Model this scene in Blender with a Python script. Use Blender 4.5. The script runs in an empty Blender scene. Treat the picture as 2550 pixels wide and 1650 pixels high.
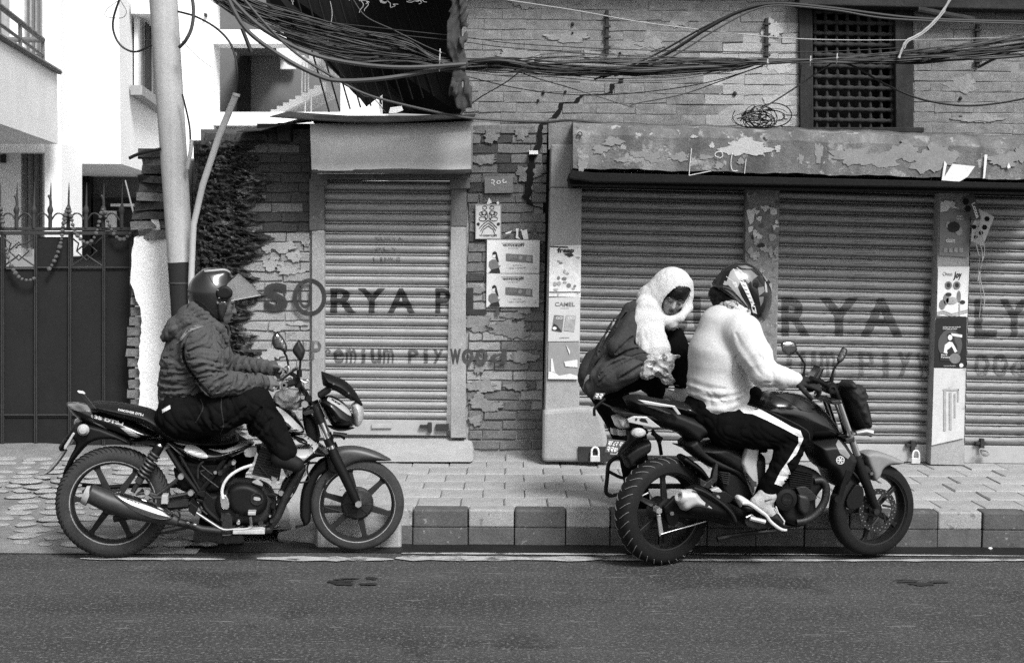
import bpy, bmesh, math, random
import numpy as np
import openvdb
from mathutils import Vector, Matrix, Euler
R = math.radians
scene = bpy.context.scene
COL = scene.collection
# ------------------------------------------------------------------ camera
CAM_H, PITCH, ROLL, FPX = 1.68, 3.6, 0.30, 3541.0
cam_d = bpy.data.cameras.new('camera')
cam_d.sensor_width = 36.0; cam_d.lens = FPX * 36.0 / 2550.0
cam_d.clip_start = 0.1; cam_d.clip_end = 900.0
cam = bpy.data.objects.new('camera', cam_d); COL.objects.link(cam)
CAMR = Matrix.Rotation(R(90 - PITCH), 3, 'X') @ Matrix.Rotation(R(ROLL), 3, 'Z')
cam.matrix_world = Matrix.Translation((0, 0, CAM_H)) @ CAMR.to_4x4()
scene.camera = cam
# ------------------------------------------------------------------ light
SUN_EL, SUN_AZ = 47.0, 150.0            # azimuth clockwise from +Y: behind and right of the camera
world = bpy.data.worlds.new('World'); scene.world = world; world.use_nodes = True
wn = world.node_tree; wn.nodes.clear()
sky = wn.nodes.new('ShaderNodeTexSky'); sky.sky_type = 'NISHITA'; sky.sun_disc = False
sky.sun_elevation = R(SUN_EL); sky.sun_rotation = R(SUN_AZ); sky.dust_density = 4.0; sky.air_density = 1.0
bw = wn.nodes.new('ShaderNodeRGBToBW'); bgd = wn.nodes.new('ShaderNodeBackground'); wo = wn.nodes.new('ShaderNodeOutputWorld')
bgd.inputs['Strength'].default_value = 0.065
wn.links.new(sky.outputs[0], bw.inputs[0]); wn.links.new(bw.outputs[0], bgd.inputs[0]); wn.links.new(bgd.outputs[0], wo.inputs[0])
sd = bpy.data.lights.new('sun', 'SUN'); sd.energy = 1.5; sd.angle = R(16.0); sd.color = (1.0, 1.0, 1.0)
sun = bpy.data.objects.new('sun', sd); COL.objects.link(sun)
_ts = Vector((math.sin(R(SUN_AZ)) * math.cos(R(SUN_EL)), math.cos(R(SUN_AZ)) * math.cos(R(SUN_EL)), math.sin(R(SUN_EL))))
sun.rotation_euler = _ts.to_track_quat('Z', 'Y').to_euler(); sun.location = _ts * 30
vs = scene.view_settings
scene.display_settings.display_device = 'sRGB'
vs.view_transform = 'Standard'; vs.look = 'None'; vs.gamma = 1.0; vs.use_curve_mapping = False
vs.exposure = 1.42
scene.render.engine = 'CYCLES'
scene.cycles.use_denoising = False
scene.cycles.max_bounces = 6; scene.cycles.diffuse_bounces = 3; scene.cycles.glossy_bounces = 3
scene.cycles.transmission_bounces = 4; scene.cycles.transparent_max_bounces = 10
scene.cycles.caustics_reflective = False; scene.cycles.caustics_refractive = False
# ------------------------------------------------------------------ pixel -> world
def ray(px, py):
    return CAMR @ Vector(((px - 1275.0) / FPX, -(py - 825.0) / FPX, -1.0))
CP = Vector((0, 0, CAM_H))
def P(px, py, Y):
    d = ray(px, py); return CP + d * (Y / d.y)
def G(px, py, z=0.0):
    d = ray(px, py); return CP + d * ((z - CAM_H) / d.z)
# ------------------------------------------------------------------ materials
MATS = {}
def mat(name, base, rough=0.8, var=0.0, scale=8.0, bump=0.0, bscale=60.0, metal=0.0, spots=None, streak=None, coat=0.0, spec=0.5, detail=6.0, dash=None):
    """grey procedural material: base value, large scale variation, optional spots (scale, threshold, value), streaks, bump"""
    if name in MATS: return MATS[name]
    m = bpy.data.materials.new(name); m.use_nodes = True; nt = m.node_tree; N = nt.nodes; L = nt.links
    b = N['Principled BSDF']
    b.inputs['Roughness'].default_value = rough; b.inputs['Metallic'].default_value = metal
    b.inputs['Specular IOR Level'].default_value = min(spec, 0.25) if rough > 0.45 and metal == 0 else spec
    if coat: b.inputs['Coat Weight'].default_value = coat; b.inputs['Coat Roughness'].default_value = 0.08
    tc = N.new('ShaderNodeTexCoord')
    val = N.new('ShaderNodeValue'); val.outputs[0].default_value = base; cur = val.outputs[0]
    def noise(sc, det=detail, vec=None, rg=0.6):
        n = N.new('ShaderNodeTexNoise'); n.inputs['Scale'].default_value = sc; n.inputs['Detail'].default_value = det; n.inputs['Roughness'].default_value = rg
        L.new(vec or tc.outputs['Object'], n.inputs['Vector']); return n.outputs['Fac']
    def mapr(f, a, c, lo, hi):
        r = N.new('ShaderNodeMapRange'); r.inputs[1].default_value = a; r.inputs[2].default_value = c; r.inputs[3].default_value = lo; r.inputs[4].default_value = hi
        L.new(f, r.inputs[0]); return r.outputs[0]
    def mul(a, c):
        k = N.new('ShaderNodeMath'); k.operation = 'MULTIPLY'; L.new(a, k.inputs[0]); L.new(c, k.inputs[1]); return k.outputs[0]
    if var:
        cur = mul(cur, mapr(noise(scale), 0.25, 0.75, 1 - var, 1 + var))
        cur = mul(cur, mapr(noise(scale * 7.3), 0.25, 0.75, 1 - var * 0.6, 1 + var * 0.6))
    if rough > 0.7 and var:
        cur = mul(cur, mapr(noise(190.0, 2.0), 0.3, 0.7, 0.78, 1.22))
    if streak:
        sc3, amt = streak
        mp = N.new('ShaderNodeMapping'); mp.inputs['Scale'].default_value = sc3; L.new(tc.outputs['Object'], mp.inputs['Vector'])
        cur = mul(cur, mapr(noise(1.0, 5.0, mp.outputs[0]), 0.35, 0.65, 1 - amt, 1 + amt * 0.5))
    if spots:
        for (ssc, th, sv) in (spots if isinstance(spots[0], tuple) else [spots]):
            mx = N.new('ShaderNodeMix'); mx.data_type = 'FLOAT'
            L.new(mapr(noise(ssc, 8.0, None, 0.65), th - 0.015, th + 0.025, 0, 1), mx.inputs['Factor']); L.new(cur, mx.inputs['A']); mx.inputs['B'].default_value = sv
            cur = mx.outputs['Result']
    if dash:
        mp = N.new('ShaderNodeMapping'); mp.inputs['Scale'].default_value = dash[0]; L.new(tc.outputs['Object'], mp.inputs['Vector'])
        mx = N.new('ShaderNodeMix'); mx.data_type = 'FLOAT'; L.new(mapr(noise(1.0, 3.0, mp.outputs[0]), dash[1], dash[1] + .05, 0, .8), mx.inputs['Factor']); L.new(cur, mx.inputs['A']); mx.inputs['B'].default_value = dash[2]; cur = mx.outputs['Result']
    cc = N.new('ShaderNodeCombineColor'); [L.new(cur, cc.inputs[i]) for i in range(3)]; L.new(cc.outputs[0], b.inputs['Base Color'])
    if bump:
        bp = N.new('ShaderNodeBump'); bp.inputs['Strength'].default_value = 1.0; bp.inputs['Distance'].default_value = bump
        L.new(noise(bscale, 8.0, None, 0.7), bp.inputs['Height']); L.new(bp.outputs[0], b.inputs['Normal'])
    MATS[name] = m; return m
def glass_mat(name, val=0.8, rough=0.1, alpha=0.4):
    if name in MATS: return MATS[name]
    m = bpy.data.materials.new(name); m.use_nodes = True; b = m.node_tree.nodes['Principled BSDF']
    b.inputs['Base Color'].default_value = (val, val, val, 1); b.inputs['Roughness'].default_value = rough; b.inputs['Alpha'].default_value = alpha
    MATS[name] = m; return m
def flat_paint(name, base, wear=0.0, wscale=30.0, rough=0.85):
    """print or thin paint; wear = share worn away to show what lies under it"""
    if name in MATS: return MATS[name]
    m = mat(name, base, rough, 0.25, 14.0)
    if wear:
        nt = m.node_tree; N = nt.nodes; L = nt.links; b = N['Principled BSDF']
        tc = N.new('ShaderNodeTexCoord'); n = N.new('ShaderNodeTexNoise'); n.inputs['Scale'].default_value = wscale; n.inputs['Detail'].default_value = 8; n.inputs['Roughness'].default_value = 0.7
        L.new(tc.outputs['Object'], n.inputs['Vector'])
        r = N.new('ShaderNodeMapRange'); r.inputs[1].default_value = 0.5 - 0.5 * (1 - wear) * 0.5 - 0.02; r.inputs[2].default_value = r.inputs[1].default_value + 0.12; r.inputs[3].default_value = 0.15; r.inputs[4].default_value = 0.95
        L.new(n.outputs['Fac'], r.inputs[0]); L.new(r.outputs[0], b.inputs['Alpha'])
    return m
# ------------------------------------------------------------------ mesh builder (world coordinates)
class MB:
    def __init__(s): s.v = []; s.f = []; s.sm = []
    def add(s, vs_, fs, smooth=False):
        o = len(s.v); s.v.extend([tuple(p) for p in vs_]); s.f.extend([tuple(i + o for i in f) for f in fs]); s.sm.extend([smooth] * len(fs)); return s
    def box(s, c, size, rot=None):
        c = Vector(c); hx, hy, hz = [k / 2 for k in size]
        pts = [Vector((x, y, z)) for z in (-hz, hz) for y in (-hy, hy) for x in (-hx, hx)]
        if rot is not None: pts = [rot @ p for p in pts]
        return s.add([c + p for p in pts], [(0, 2, 3, 1), (4, 5, 7, 6), (0, 1, 5, 4), (2, 6, 7, 3), (0, 4, 6, 2), (1, 3, 7, 5)])
    def hexa(s, a, b):
        """a: 4 front corners (ring), b: 4 back corners"""
        return s.prism(a, b)
    def prism(s, ring_a, ring_b, smooth=False):
        n = len(ring_a)
        fs = [tuple(range(n)), tuple(range(2 * n - 1, n - 1, -1))] + [(i, n + i, n + (i + 1) % n, (i + 1) % n) for i in range(n)]
        return s.add(list(ring_a) + list(ring_b), fs, smooth)
    def tube(s, path, rad, n=8, cap=True, flat=1.0):
        path = [Vector(p) for p in path]; m = len(path)
        rr = [float(k) for k in np.interp(np.linspace(0, 1, m), np.linspace(0, 1, len(rad)), rad)] if isinstance(rad, (list, tuple)) else [rad] * m
        rings = []; up = None
        for i, p in enumerate(path):
            t = (path[min(i + 1, m - 1)] - path[max(i - 1, 0)])
            t = t.normalized() if t.length > 1e-9 else Vector((0, 0, 1))
            if up is None: up = Vector((0, 1, 0)) if abs(t.y) < 0.8 else Vector((1, 0, 0))
            a = up - t * up.dot(t); a.normalize(); b = t.cross(a); up = a
            rings.append([p + a * (math.cos(2 * math.pi * k / n) * rr[i]) + b * (math.sin(2 * math.pi * k / n) * rr[i] * flat) for k in range(n)])
        return s.loft(rings, cap)
    def loft(s, rings, cap=True, closed=True, smooth=True):
        n = len(rings[0]); vs_ = [p for r_ in rings for p in r_]; fs = []
        for i in range(len(rings) - 1):
            for k in range(n if closed else n - 1):
                k2 = (k + 1) % n
                fs.append((i * n + k, i * n + k2, (i + 1) * n + k2, (i + 1) * n + k))
        s.add(vs_, fs, smooth)
        if cap:
            o = len(s.v) - len(vs_); m = len(rings)
            s.f.append(tuple(o + k for k in range(n - 1, -1, -1))); s.sm.append(False)
            s.f.append(tuple(o + (m - 1) * n + k for k in range(n))); s.sm.append(False)
        return s
    def lathe(s, c, axis, prof, n=48, smooth=True, close=False):
        """prof: list of (radius, offset along axis)"""
        c = Vector(c); ax = Vector(axis).normalized(); a = Vector((0, 0, 1)) - ax * ax.z
        if a.length < 1e-3: a = Vector((1, 0, 0))
        a.normalize(); b = ax.cross(a)
        pr = list(prof) + ([prof[0]] if close else [])
        rings = [[c + ax * o + (a * math.cos(2 * math.pi * k / n) + b * math.sin(2 * math.pi * k / n)) * max(r_, 1e-5) for k in range(n)] for (r_, o) in pr]
        return s.loft(rings, cap=False, smooth=smooth)
    def disc(s, c, axis, r, t, n=32, r0=0.0):
        pr = [(r, -t / 2), (r, t / 2), (max(r0, 1e-4), t / 2), (max(r0, 1e-4), -t / 2)]
        return s.lathe(c, axis, pr, n, smooth=False, close=True)
    def ball(s, c, rad, n=10, m=7):
        c = Vector(c); rx, ry, rz = rad if isinstance(rad, (tuple, list)) else (rad,) * 3
        rings = [[c + Vector((rx * math.sin(t) * math.cos(2 * math.pi * k / n), ry * math.sin(t) * math.sin(2 * math.pi * k / n), rz * math.cos(t))) for k in range(n)] for t in [0.05 + (math.pi - 0.1) * i / m for i in range(m + 1)]]
        return s.loft(rings)
    def build(s, name, m, parent=None, org=None, bevel=0.0, seg=2, angle=35):
        return build(name, s.v, s.f, m, parent, org, s.sm, bevel, seg, angle)
def origin_of(o):
    return Vector(o['_o']) if o is not None and '_o' in o else Vector((0, 0, 0))
def build(name, v, f, m, parent=None, org=None, sm=None, bevel=0.0, seg=2, angle=35):
    O = Vector(org) if org is not None else origin_of(parent)
    me = bpy.data.meshes.new(name)
    va = np.asarray([tuple(p) for p in v] if not isinstance(v, np.ndarray) else v, dtype=np.float64) - np.array(O)
    me.from_pydata(va.tolist(), [], [tuple(x) for x in f]) if not isinstance(f, np.ndarray) else me.from_pydata(va, [], f)
    if sm is True: me.polygons.foreach_set('use_smooth', [True] * len(me.polygons))
    elif sm: me.polygons.foreach_set('use_smooth', list(sm))
    if sm and sm is not True and any(sm): me.set_sharp_from_angle(angle=R(angle))
    me.update()
    if m is not None: me.materials.append(m)
    o = bpy.data.objects.new(name, me); COL.objects.link(o)
    if parent is not None: o.parent = parent
    else: o.location = O
    o['_o'] = tuple(O)
    if parent is not None and org is not None: o.location = O - origin_of(parent)
    if bevel:
        bv = o.modifiers.new('bevel', 'BEVEL'); bv.width = bevel; bv.segments = seg; bv.limit_method = 'ANGLE'; bv.angle_limit = R(40)
    return o
def tag(o, label=None, cat=None, group=None, kind=None):
    if label: o['label'] = label
    if cat: o['category'] = cat
    if group: o['group'] = group
    if kind: o['kind'] = kind
    return o
def thing(name, loc, label, cat, group=None):
    o = bpy.data.objects.new(name, None); o.location = loc; o.empty_display_size = 0.1; COL.objects.link(o)
    o['_o'] = tuple(loc); return tag(o, label, cat, group)
def inst(name, me, loc, parent, rot=(0, 0, 0), scale=(1, 1, 1)):
    o = bpy.data.objects.new(name, me); COL.objects.link(o); o.parent = parent
    o.location = Vector(loc) - (origin_of(parent) if parent is not None else Vector((0, 0, 0))); o.rotation_euler = rot; o.scale = scale
    return o
def spline(pts, n=8):
    """Catmull-Rom through points"""
    pts = [Vector(p) for p in pts]; out = []
    for i in range(len(pts) - 1):
        p0, p1, p2, p3 = pts[max(i - 1, 0)], pts[i], pts[i + 1], pts[min(i + 2, len(pts) - 1)]
        for k in range(n):
            t = k / n
            out.append(0.5 * ((2 * p1) + (p2 - p0) * t + (2 * p0 - 5 * p1 + 4 * p2 - p3) * t * t + (3 * p1 - p0 - 3 * p2 + p3) * t ** 3))
    out.append(pts[-1]); return out
def sheet(name, poly_px, Y, thick, m, parent=None, org=None, bevel=0.0, smooth=False):
    """outline in photo pixels on the vertical plane at depth Y, given a real thickness"""
    yy = Y if isinstance(Y, (list, tuple)) else [Y] * len(poly_px)
    a = [P(x, y, d) for (x, y), d in zip(poly_px, yy)]; b = [p + Vector((0, thick, 0)) for p in a]
    return MB().prism(a, b).build(name, m, parent, org, bevel)
def pbox(mb, x0, y0, x1, y1, Yf, Yb):
    """box whose front face fills a photo rectangle at depth Yf, going straight back to Yb"""
    a = [P(x0, y1, Yf), P(x1, y1, Yf), P(x1, y0, Yf), P(x0, y0, Yf)]
    return mb.prism(a, [Vector((p.x, Yb, p.z)) for p in a])
def pquad(mb, q, Yf, Yb):
    a = [P(x, y, Yf) for x, y in q]; return mb.prism(a, [Vector((p.x, Yb, p.z)) for p in a])
# ------------------------------------------------------------------ lettering
_TXT = {}
def glyph(ch, bold=0.0):
    """2D mesh of a string: verts in a unit box (x right, y up), triangles"""
    key = (ch, bold)
    if key in _TXT: return _TXT[key]
    cu = bpy.data.curves.new('t', 'FONT'); cu.body = ch; cu.size = 1.0; cu.offset = bold; cu.resolution_u = 4
    ob = bpy.data.objects.new('t', cu); COL.objects.link(ob)
    dg = bpy.context.evaluated_depsgraph_get(); me = bpy.data.meshes.new_from_object(ob.evaluated_get(dg))
    bm = bmesh.new(); bm.from_mesh(me); bmesh.ops.triangulate(bm, faces=bm.faces[:])
    v = np.array([[p.co.x, p.co.y] for p in bm.verts]).reshape(-1, 2); f = [[q.index for q in fc.verts] for fc in bm.faces]; bm.free()
    bpy.data.objects.remove(ob); bpy.data.curves.remove(cu); bpy.data.meshes.remove(me)
    if len(v):
        lo, hi = v.min(0), v.max(0); asp = (hi[0] - lo[0]) / max(hi[1] - lo[1], 1e-6); v = (v - lo) / np.maximum(hi - lo, 1e-6)
    else: asp = 1
    _TXT[key] = (v, f, asp); return _TXT[key]
def text_px(name, ch, quad, Y, m, parent=None, bold=0.0, org=None):
    """string fitted in a photo quad [tl,tr,br,bl] on the vertical plane Y (number or function of px,py)"""
    v, f, _ = glyph(ch, bold); tl, tr, br, bl = [np.array(q, float) for q in quad]; out = []
    for (s, t) in v:
        q = (tl * (1 - s) + tr * s) * t + (bl * (1 - s) + br * s) * (1 - t)
        out.append(P(q[0], q[1], Y(q[0], q[1]) if callable(Y) else Y))
    return build(name, out, f, m, parent, org)
def rect(x0, y0, x1, y1): return [(x0, y0), (x1, y0), (x1, y1), (x0, y1)]
# ------------------------------------------------------------------ signed distance modelling (one continuous surface per body or garment)
class Frame:
    """local frame: u along heading, w towards the camera, z up"""
    def __init__(s, O, head):
        s.O = Vector(O); s.u = Vector((math.cos(head), math.sin(head), 0)); s.n = Vector((math.sin(head), -math.cos(head), 0)); s.z = Vector((0, 0, 1))
    def __call__(s, px, py, w=0.0):
        d = ray(px, py); o = CP - s.O; t = (w - o.dot(s.n)) / d.dot(s.n); p = o + d * t
        return Vector((p.dot(s.u), w, p.z))
    def W(s, q): return s.O + s.u * q[0] + s.n * q[1] + s.z * q[2]
    def at(s, px, py, w=0.0): return s.W(s(px, py, w))
    def scale(s): return FPX / (s.O.y)
WORLD = Frame((0, 0, 0), 0.0); WORLD.n = Vector((0, 1, 0))
def rnoise(p, freq, seed=0, n=5):
    rg = np.random.RandomState(seed); out = 0
    for i in range(n):
        k = rg.normal(size=3); k *= freq * (0.6 + 0.8 * rg.rand()) / np.linalg.norm(k)
        out = out + np.sin(p[0] * k[0] + p[1] * k[1] + p[2] * k[2] + rg.rand() * 6.28)
    return out / n
class SDF:
    def __init__(s, lo, hi, h):
        s.lo = np.array(lo, float); s.h = h; s.n = np.maximum(((np.array(hi, float) - s.lo) / h).astype(int) + 1, 4)
        s.a = np.full(s.n, 1.0, np.float32)
    def _win(s, lo, hi, pad):
        i0 = np.clip(((np.array(lo) - pad - s.lo) / s.h).astype(int), 0, s.n - 1); i1 = np.clip(((np.array(hi) + pad - s.lo) / s.h).astype(int) + 2, 1, s.n)
        sl = tuple(slice(int(a), int(max(b, a + 1))) for a, b in zip(i0, i1))
        ax = [s.lo[k] + s.h * np.arange(sl[k].start, sl[k].stop) for k in range(3)]
        return sl, [ax[0][:, None, None], ax[1][None, :, None], ax[2][None, None, :]]
    def _comb(s, sl, d, k, op='u'):
        A = s.a[sl]
        if op == 'sub': d = -d
        if k > 0:
            if op == 'u': hh = np.clip(0.5 + 0.5 * (A - d) / k, 0, 1); r_ = A * (1 - hh) + d * hh - k * hh * (1 - hh)
            else: hh = np.clip(0.5 - 0.5 * (A - d) / k, 0, 1); r_ = A * (1 - hh) + d * hh + k * hh * (1 - hh)
        else: r_ = np.minimum(A, d) if op == 'u' else np.maximum(A, d)
        s.a[sl] = r_
    def cone(s, a, b, ra, rb, k=0.02, wr=None, op='u', flat=None):
        """tapered capsule. wr=(amp, wavelength, seed): cloth wrinkles across the axis. flat=(dir, factor) squashes along dir"""
        a = np.array(a, float); b = np.array(b, float); rm = max(ra, rb); pad = 0.05 + k + (wr[0] if wr else 0)
        if flat: pad += rm * max(0, flat[1] - 1)
        sl, p = s._win(np.minimum(a, b) - rm, np.maximum(a, b) + rm, pad)
        ab = b - a; L2 = max(ab @ ab, 1e-9); q = [p[i] - a[i] for i in range(3)]
        t = np.clip((q[0] * ab[0] + q[1] * ab[1] + q[2] * ab[2]) / L2, 0, 1)
        c = [q[i] - t * ab[i] for i in range(3)]
        if flat:
            dv = np.array(flat[0], float); dv /= np.linalg.norm(dv); dd = c[0] * dv[0] + c[1] * dv[1] + c[2] * dv[2]
            c = [c[i] + dv[i] * dd * (1 / flat[1] - 1) for i in range(3)]
        d = np.sqrt(c[0] ** 2 + c[1] ** 2 + c[2] ** 2) - (ra + (rb - ra) * t)
        if wr:
            amp, wl, sd_ = wr; L = math.sqrt(L2); nz = rnoise(p, 22.0, sd_)
            ph = 2 * math.pi * (t * L / wl) + 2.6 * nz; d = d - amp * (1 - np.abs(np.sin(ph / 2)) * 2) * (0.55 + 0.45 * rnoise(p, 14.0, sd_ + 1))
        s._comb(sl, d, k, op); return s
    def chain(s, pts, rad, k=0.02, wr=None, op='u', flat=None):
        for i in range(len(pts) - 1): s.cone(pts[i], pts[i + 1], rad[i], rad[i + 1], k, (wr[0], wr[1], wr[2] + i) if wr else None, op, flat)
        return s
    def ell(s, c, rad, M=None, k=0.02, op='u'):
        """ellipsoid; M: 3x3 with columns the axes"""
        c = np.array(c, float); rad = np.array(rad, float); rm = rad.max(); sl, p = s._win(c - rm, c + rm, 0.03 + k)
        q = [p[i] - c[i] for i in range(3)]
        if M is not None:
            M = np.array(M, float); q = [q[0] * M[0, j] + q[1] * M[1, j] + q[2] * M[2, j] for j in range(3)]
        k0 = np.sqrt((q[0] / rad[0]) ** 2 + (q[1] / rad[1]) ** 2 + (q[2] / rad[2]) ** 2)
        k1 = np.sqrt((q[0] / rad[0] ** 2) ** 2 + (q[1] / rad[1] ** 2) ** 2 + (q[2] / rad[2] ** 2) ** 2) + 1e-6
        s._comb(sl, k0 * (k0 - 1) / k1, k, op); return s
    def cut(s, point, normal, k=0.0):
        """remove everything on the side the normal points to"""
        ax = [s.lo[i] + s.h * np.arange(s.n[i]) for i in range(3)]; nrm = np.array(normal, float); nrm /= np.linalg.norm(nrm)
        d = (ax[0][:, None, None] - point[0]) * nrm[0] + (ax[1][None, :, None] - point[1]) * nrm[1] + (ax[2][None, None, :] - point[2]) * nrm[2]
        s.a = np.maximum(s.a, d).astype(np.float32); return s
    def grid(s):
        ax = [s.lo[i] + s.h * np.arange(s.n[i]) for i in range(3)]; return [ax[0][:, None, None], ax[1][None, :, None], ax[2][None, None, :]]
    def shell(s, t): s.a = (np.abs(s.a) - t).astype(np.float32); return s
    def poly(s, pts, W, Rr, w0=0.0, k=0.0, op='u', power=2.0):
        """pillow: outline pts in (u,z), half thickness W swelling over edge distance Rr, centred on w0"""
        pts = np.array([(p[0], p[-1]) for p in pts], float); lo = pts.min(0); hi = pts.max(0)
        Wm = W if not callable(W) else 0.25
        sl, p = s._win((lo[0], w0 - Wm, lo[1]), (hi[0], w0 + Wm, hi[1]), 0.02)
        U = p[0][:, 0, 0][:, None]; Z = p[2][0, 0, :][None, :]; d2 = np.full((U.shape[0], Z.shape[1]), 1e9); ins = np.zeros_like(d2, bool); n = len(pts)
        for i in range(n):
            a = pts[i]; b = pts[(i + 1) % n]; e = b - a; t = np.clip(((U - a[0]) * e[0] + (Z - a[1]) * e[1]) / max(e @ e, 1e-12), 0, 1)
            d2 = np.minimum(d2, (U - a[0] - t * e[0]) ** 2 + (Z - a[1] - t * e[1]) ** 2)
            cnd = ((a[1] > Z) != (b[1] > Z)); ins ^= cnd & (U < (b[0] - a[0]) * (Z - a[1]) / (b[1] - a[1] + 1e-12) + a[0])
        d = np.where(ins, np.sqrt(d2), -np.sqrt(d2))
        x = np.clip(d / Rr, 0, 1); WW = W(U, Z) if callable(W) else W
        hgt = WW * np.power(1 - (1 - x) ** power, 1 / power); hgt = np.where(d > 0, hgt, 0)
        y = np.abs(p[1] - w0); D = d[:, None, :]; H = hgt[:, None, :]
        f = np.where(D > 0, np.maximum(y - H, -D), np.sqrt(D ** 2 + y ** 2)); s._comb(sl, f, k, op); return s
    def mesh(s, fr=None):
        a = np.clip(s.a, -3 * s.h, 3 * s.h).astype(np.float32)
        a = np.pad(a, 1, constant_values=3 * s.h); g = openvdb.FloatGrid(3 * s.h); g.copyFromArray(a)
        v, q = g.convertToQuads(0.0); v = (np.asarray(v, float) - 1) * s.h + s.lo
        if fr is not None:
            M = np.array([fr.u, fr.n, fr.z]); v = v @ M + np.array(fr.O)
        return v, np.asarray(q)
    def build(s, name, m, parent, fr=None, flip=None, relax=1):
        v, q = s.mesh(fr)
        if len(v) == 0: print('EMPTY', name); v = np.zeros((3, 3)); q = np.array([[0, 1, 2, 2]])
        for _ in range(relax):
            acc = np.zeros_like(v); cnt = np.zeros(len(v))
            for i in range(4):
                for j in ((i + 1) % 4, (i + 3) % 4):
                    np.add.at(acc, q[:, i], v[q[:, j]]); np.add.at(cnt, q[:, i], 1)
            v = 0.5 * v + 0.5 * acc / np.maximum(cnt, 1)[:, None]
        O = origin_of(parent); me = bpy.data.meshes.new(name); v = v - np.array(O)
        n = len(q); me.vertices.add(len(v)); me.vertices.foreach_set('co', v.ravel()); me.loops.add(4 * n); me.polygons.add(n)
        # openvdb quads wind inward for a field that is negative inside; orient by volume sign
        tri = v[q]; vol = np.einsum('ij,ij->i', tri[:, 0], np.cross(tri[:, 1], tri[:, 2])).sum() + np.einsum('ij,ij->i', tri[:, 0], np.cross(tri[:, 2], tri[:, 3])).sum()
        if vol < 0: q = q[:, ::-1]
        me.loops.foreach_set('vertex_index', np.ascontiguousarray(q).ravel().astype(np.int32)); me.polygons.foreach_set('loop_start', np.arange(0, 4 * n, 4, dtype=np.int32))
        me.polygons.foreach_set('loop_total', np.full(n, 4, np.int32)) if False else None
        me.polygons.foreach_set('use_smooth', np.ones(n, bool)); me.update(calc_edges=True); me.validate()
        me.materials.append(m); o = bpy.data.objects.new(name, me); COL.objects.link(o)
        if parent is not None: o.parent = parent
        o['_o'] = tuple(O); return o
def pillow(name, pts, W, Rr, m, parent, fr, w0=0.0, h=0.004, power=2.0, relax=1):
    pts = [(p[0], p[-1]) for p in pts]; a = np.array(pts); Wm = W if not callable(W) else 0.25
    s = SDF((a[:, 0].min() - 0.015, w0 - Wm - 0.015, a[:, 1].min() - 0.015), (a[:, 0].max() + 0.015, w0 + Wm + 0.015, a[:, 1].max() + 0.015), h)
    return s.poly(pts, W, Rr, w0, power=power).build(name, m, parent, fr, relax=relax)
rnd = random.Random(7)
# ------------------------------------------------------------------ palette
M_road = mat('asphalt', 0.055, 0.9, 0.22, 1.3, 0.008, 75.0, spots=[(0.8, 0.57, 0.034), (60.0, 0.565, 0.135), (75.0, 0.60, 0.010)], streak=((0.35, 3.0, 1.0), 0.22), dash=((5.0, 42.0, 1.0), 0.645, 0.20))
M_gutter = mat('damp shaded gutter asphalt', 0.011, 0.55, 0.4, 2.5, 0.004, 120.0)  # damp asphalt, with the shade behind the bikes put into its colour
M_line = flat_paint('road paint', 0.36, 0.55, 6.0)
M_pave = mat('paver concrete', 0.33, 0.9, 0.16, 3.0, 0.004, 120.0)
M_pave2 = mat('paver concrete worn', 0.30, 0.9, 0.16, 3.0, 0.004, 120.0)
M_paveb = mat('pavement bed', 0.31, 0.95, 0.2, 4.0, 0.003, 150.0)
M_kl = mat('kerb pale paint', 0.30, 0.85, 0.2, 6.0, 0.004, 90.0, spots=[(22.0, 0.62, 0.16)])
M_kd = mat('kerb dark paint', 0.085, 0.85, 0.3, 6.0, 0.004, 90.0, spots=[(26.0, 0.64, 0.25)])
M_kbase = mat('kerb stained base', 0.10, 0.85, 0.3, 7.0, 0.004, 90.0)
M_dirt = mat('dusty earth', 0.21, 0.95, 0.3, 3.0, 0.012, 60.0, spots=[(7.0, 0.62, 0.18)])
M_stone = mat('cobble stone', 0.42, 0.9, 0.25, 5.0, 0.008, 70.0)
M_brick_d = mat('bare old brick', 0.072, 0.92, 0.35, 7.0, 0.007, 90.0, spots=[(30.0, 0.63, 0.17)])
M_brick_m = mat('dusty brick', 0.19, 0.92, 0.32, 7.0, 0.007, 90.0, spots=[(30.0, 0.62, 0.22)])
M_brick_p = mat('painted brick', 0.36, 0.9, 0.2, 6.0, 0.006, 80.0, spots=[(24.0, 0.64, 0.13)])
M_brick_w = mat('limewashed brick', 0.265, 0.9, 0.22, 2.2, 0.007, 70.0, spots=[(20.0, 0.68, 0.12)], streak=((6.0, 6.0, 0.7), 0.18))
M_brick_w2 = mat('brighter limewashed brick', 0.42, 0.9, 0.18, 2.5, 0.006, 70.0, spots=[(20.0, 0.69, 0.16)])
M_mortar = mat('old mortar', 0.10, 0.95, 0.3, 9.0, 0.005, 80.0)
M_mortar_p = mat('painted mortar', 0.27, 0.95, 0.3, 9.0, 0.005, 80.0)
M_mortar_w = mat('limewashed mortar', 0.24, 0.95, 0.25, 4.0, 0.005, 80.0)
M_plast_d = mat('dark plaster', 0.13, 0.92, 0.3, 5.0, 0.005, 90.0, spots=[(16.0, 0.62, 0.21)])
M_plast_p = mat('painted plaster', 0.30, 0.9, 0.18, 5.0, 0.004, 90.0, spots=[(18.0, 0.66, 0.16)])
M_plast_g = mat('grey cement plaster', 0.31, 0.9, 0.14, 4.0, 0.003, 110.0, spots=[(14.0, 0.70, 0.2)])
M_canopy = mat('peeling canopy paint', 0.15, 0.9, 0.4, 3.0, 0.008, 70.0, spots=[(6.0, 0.59, 0.25), (13.0, 0.62, 0.32), (9.0, .66, .08)], streak=((5.0, 5.0, 0.7), 0.35))
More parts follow.
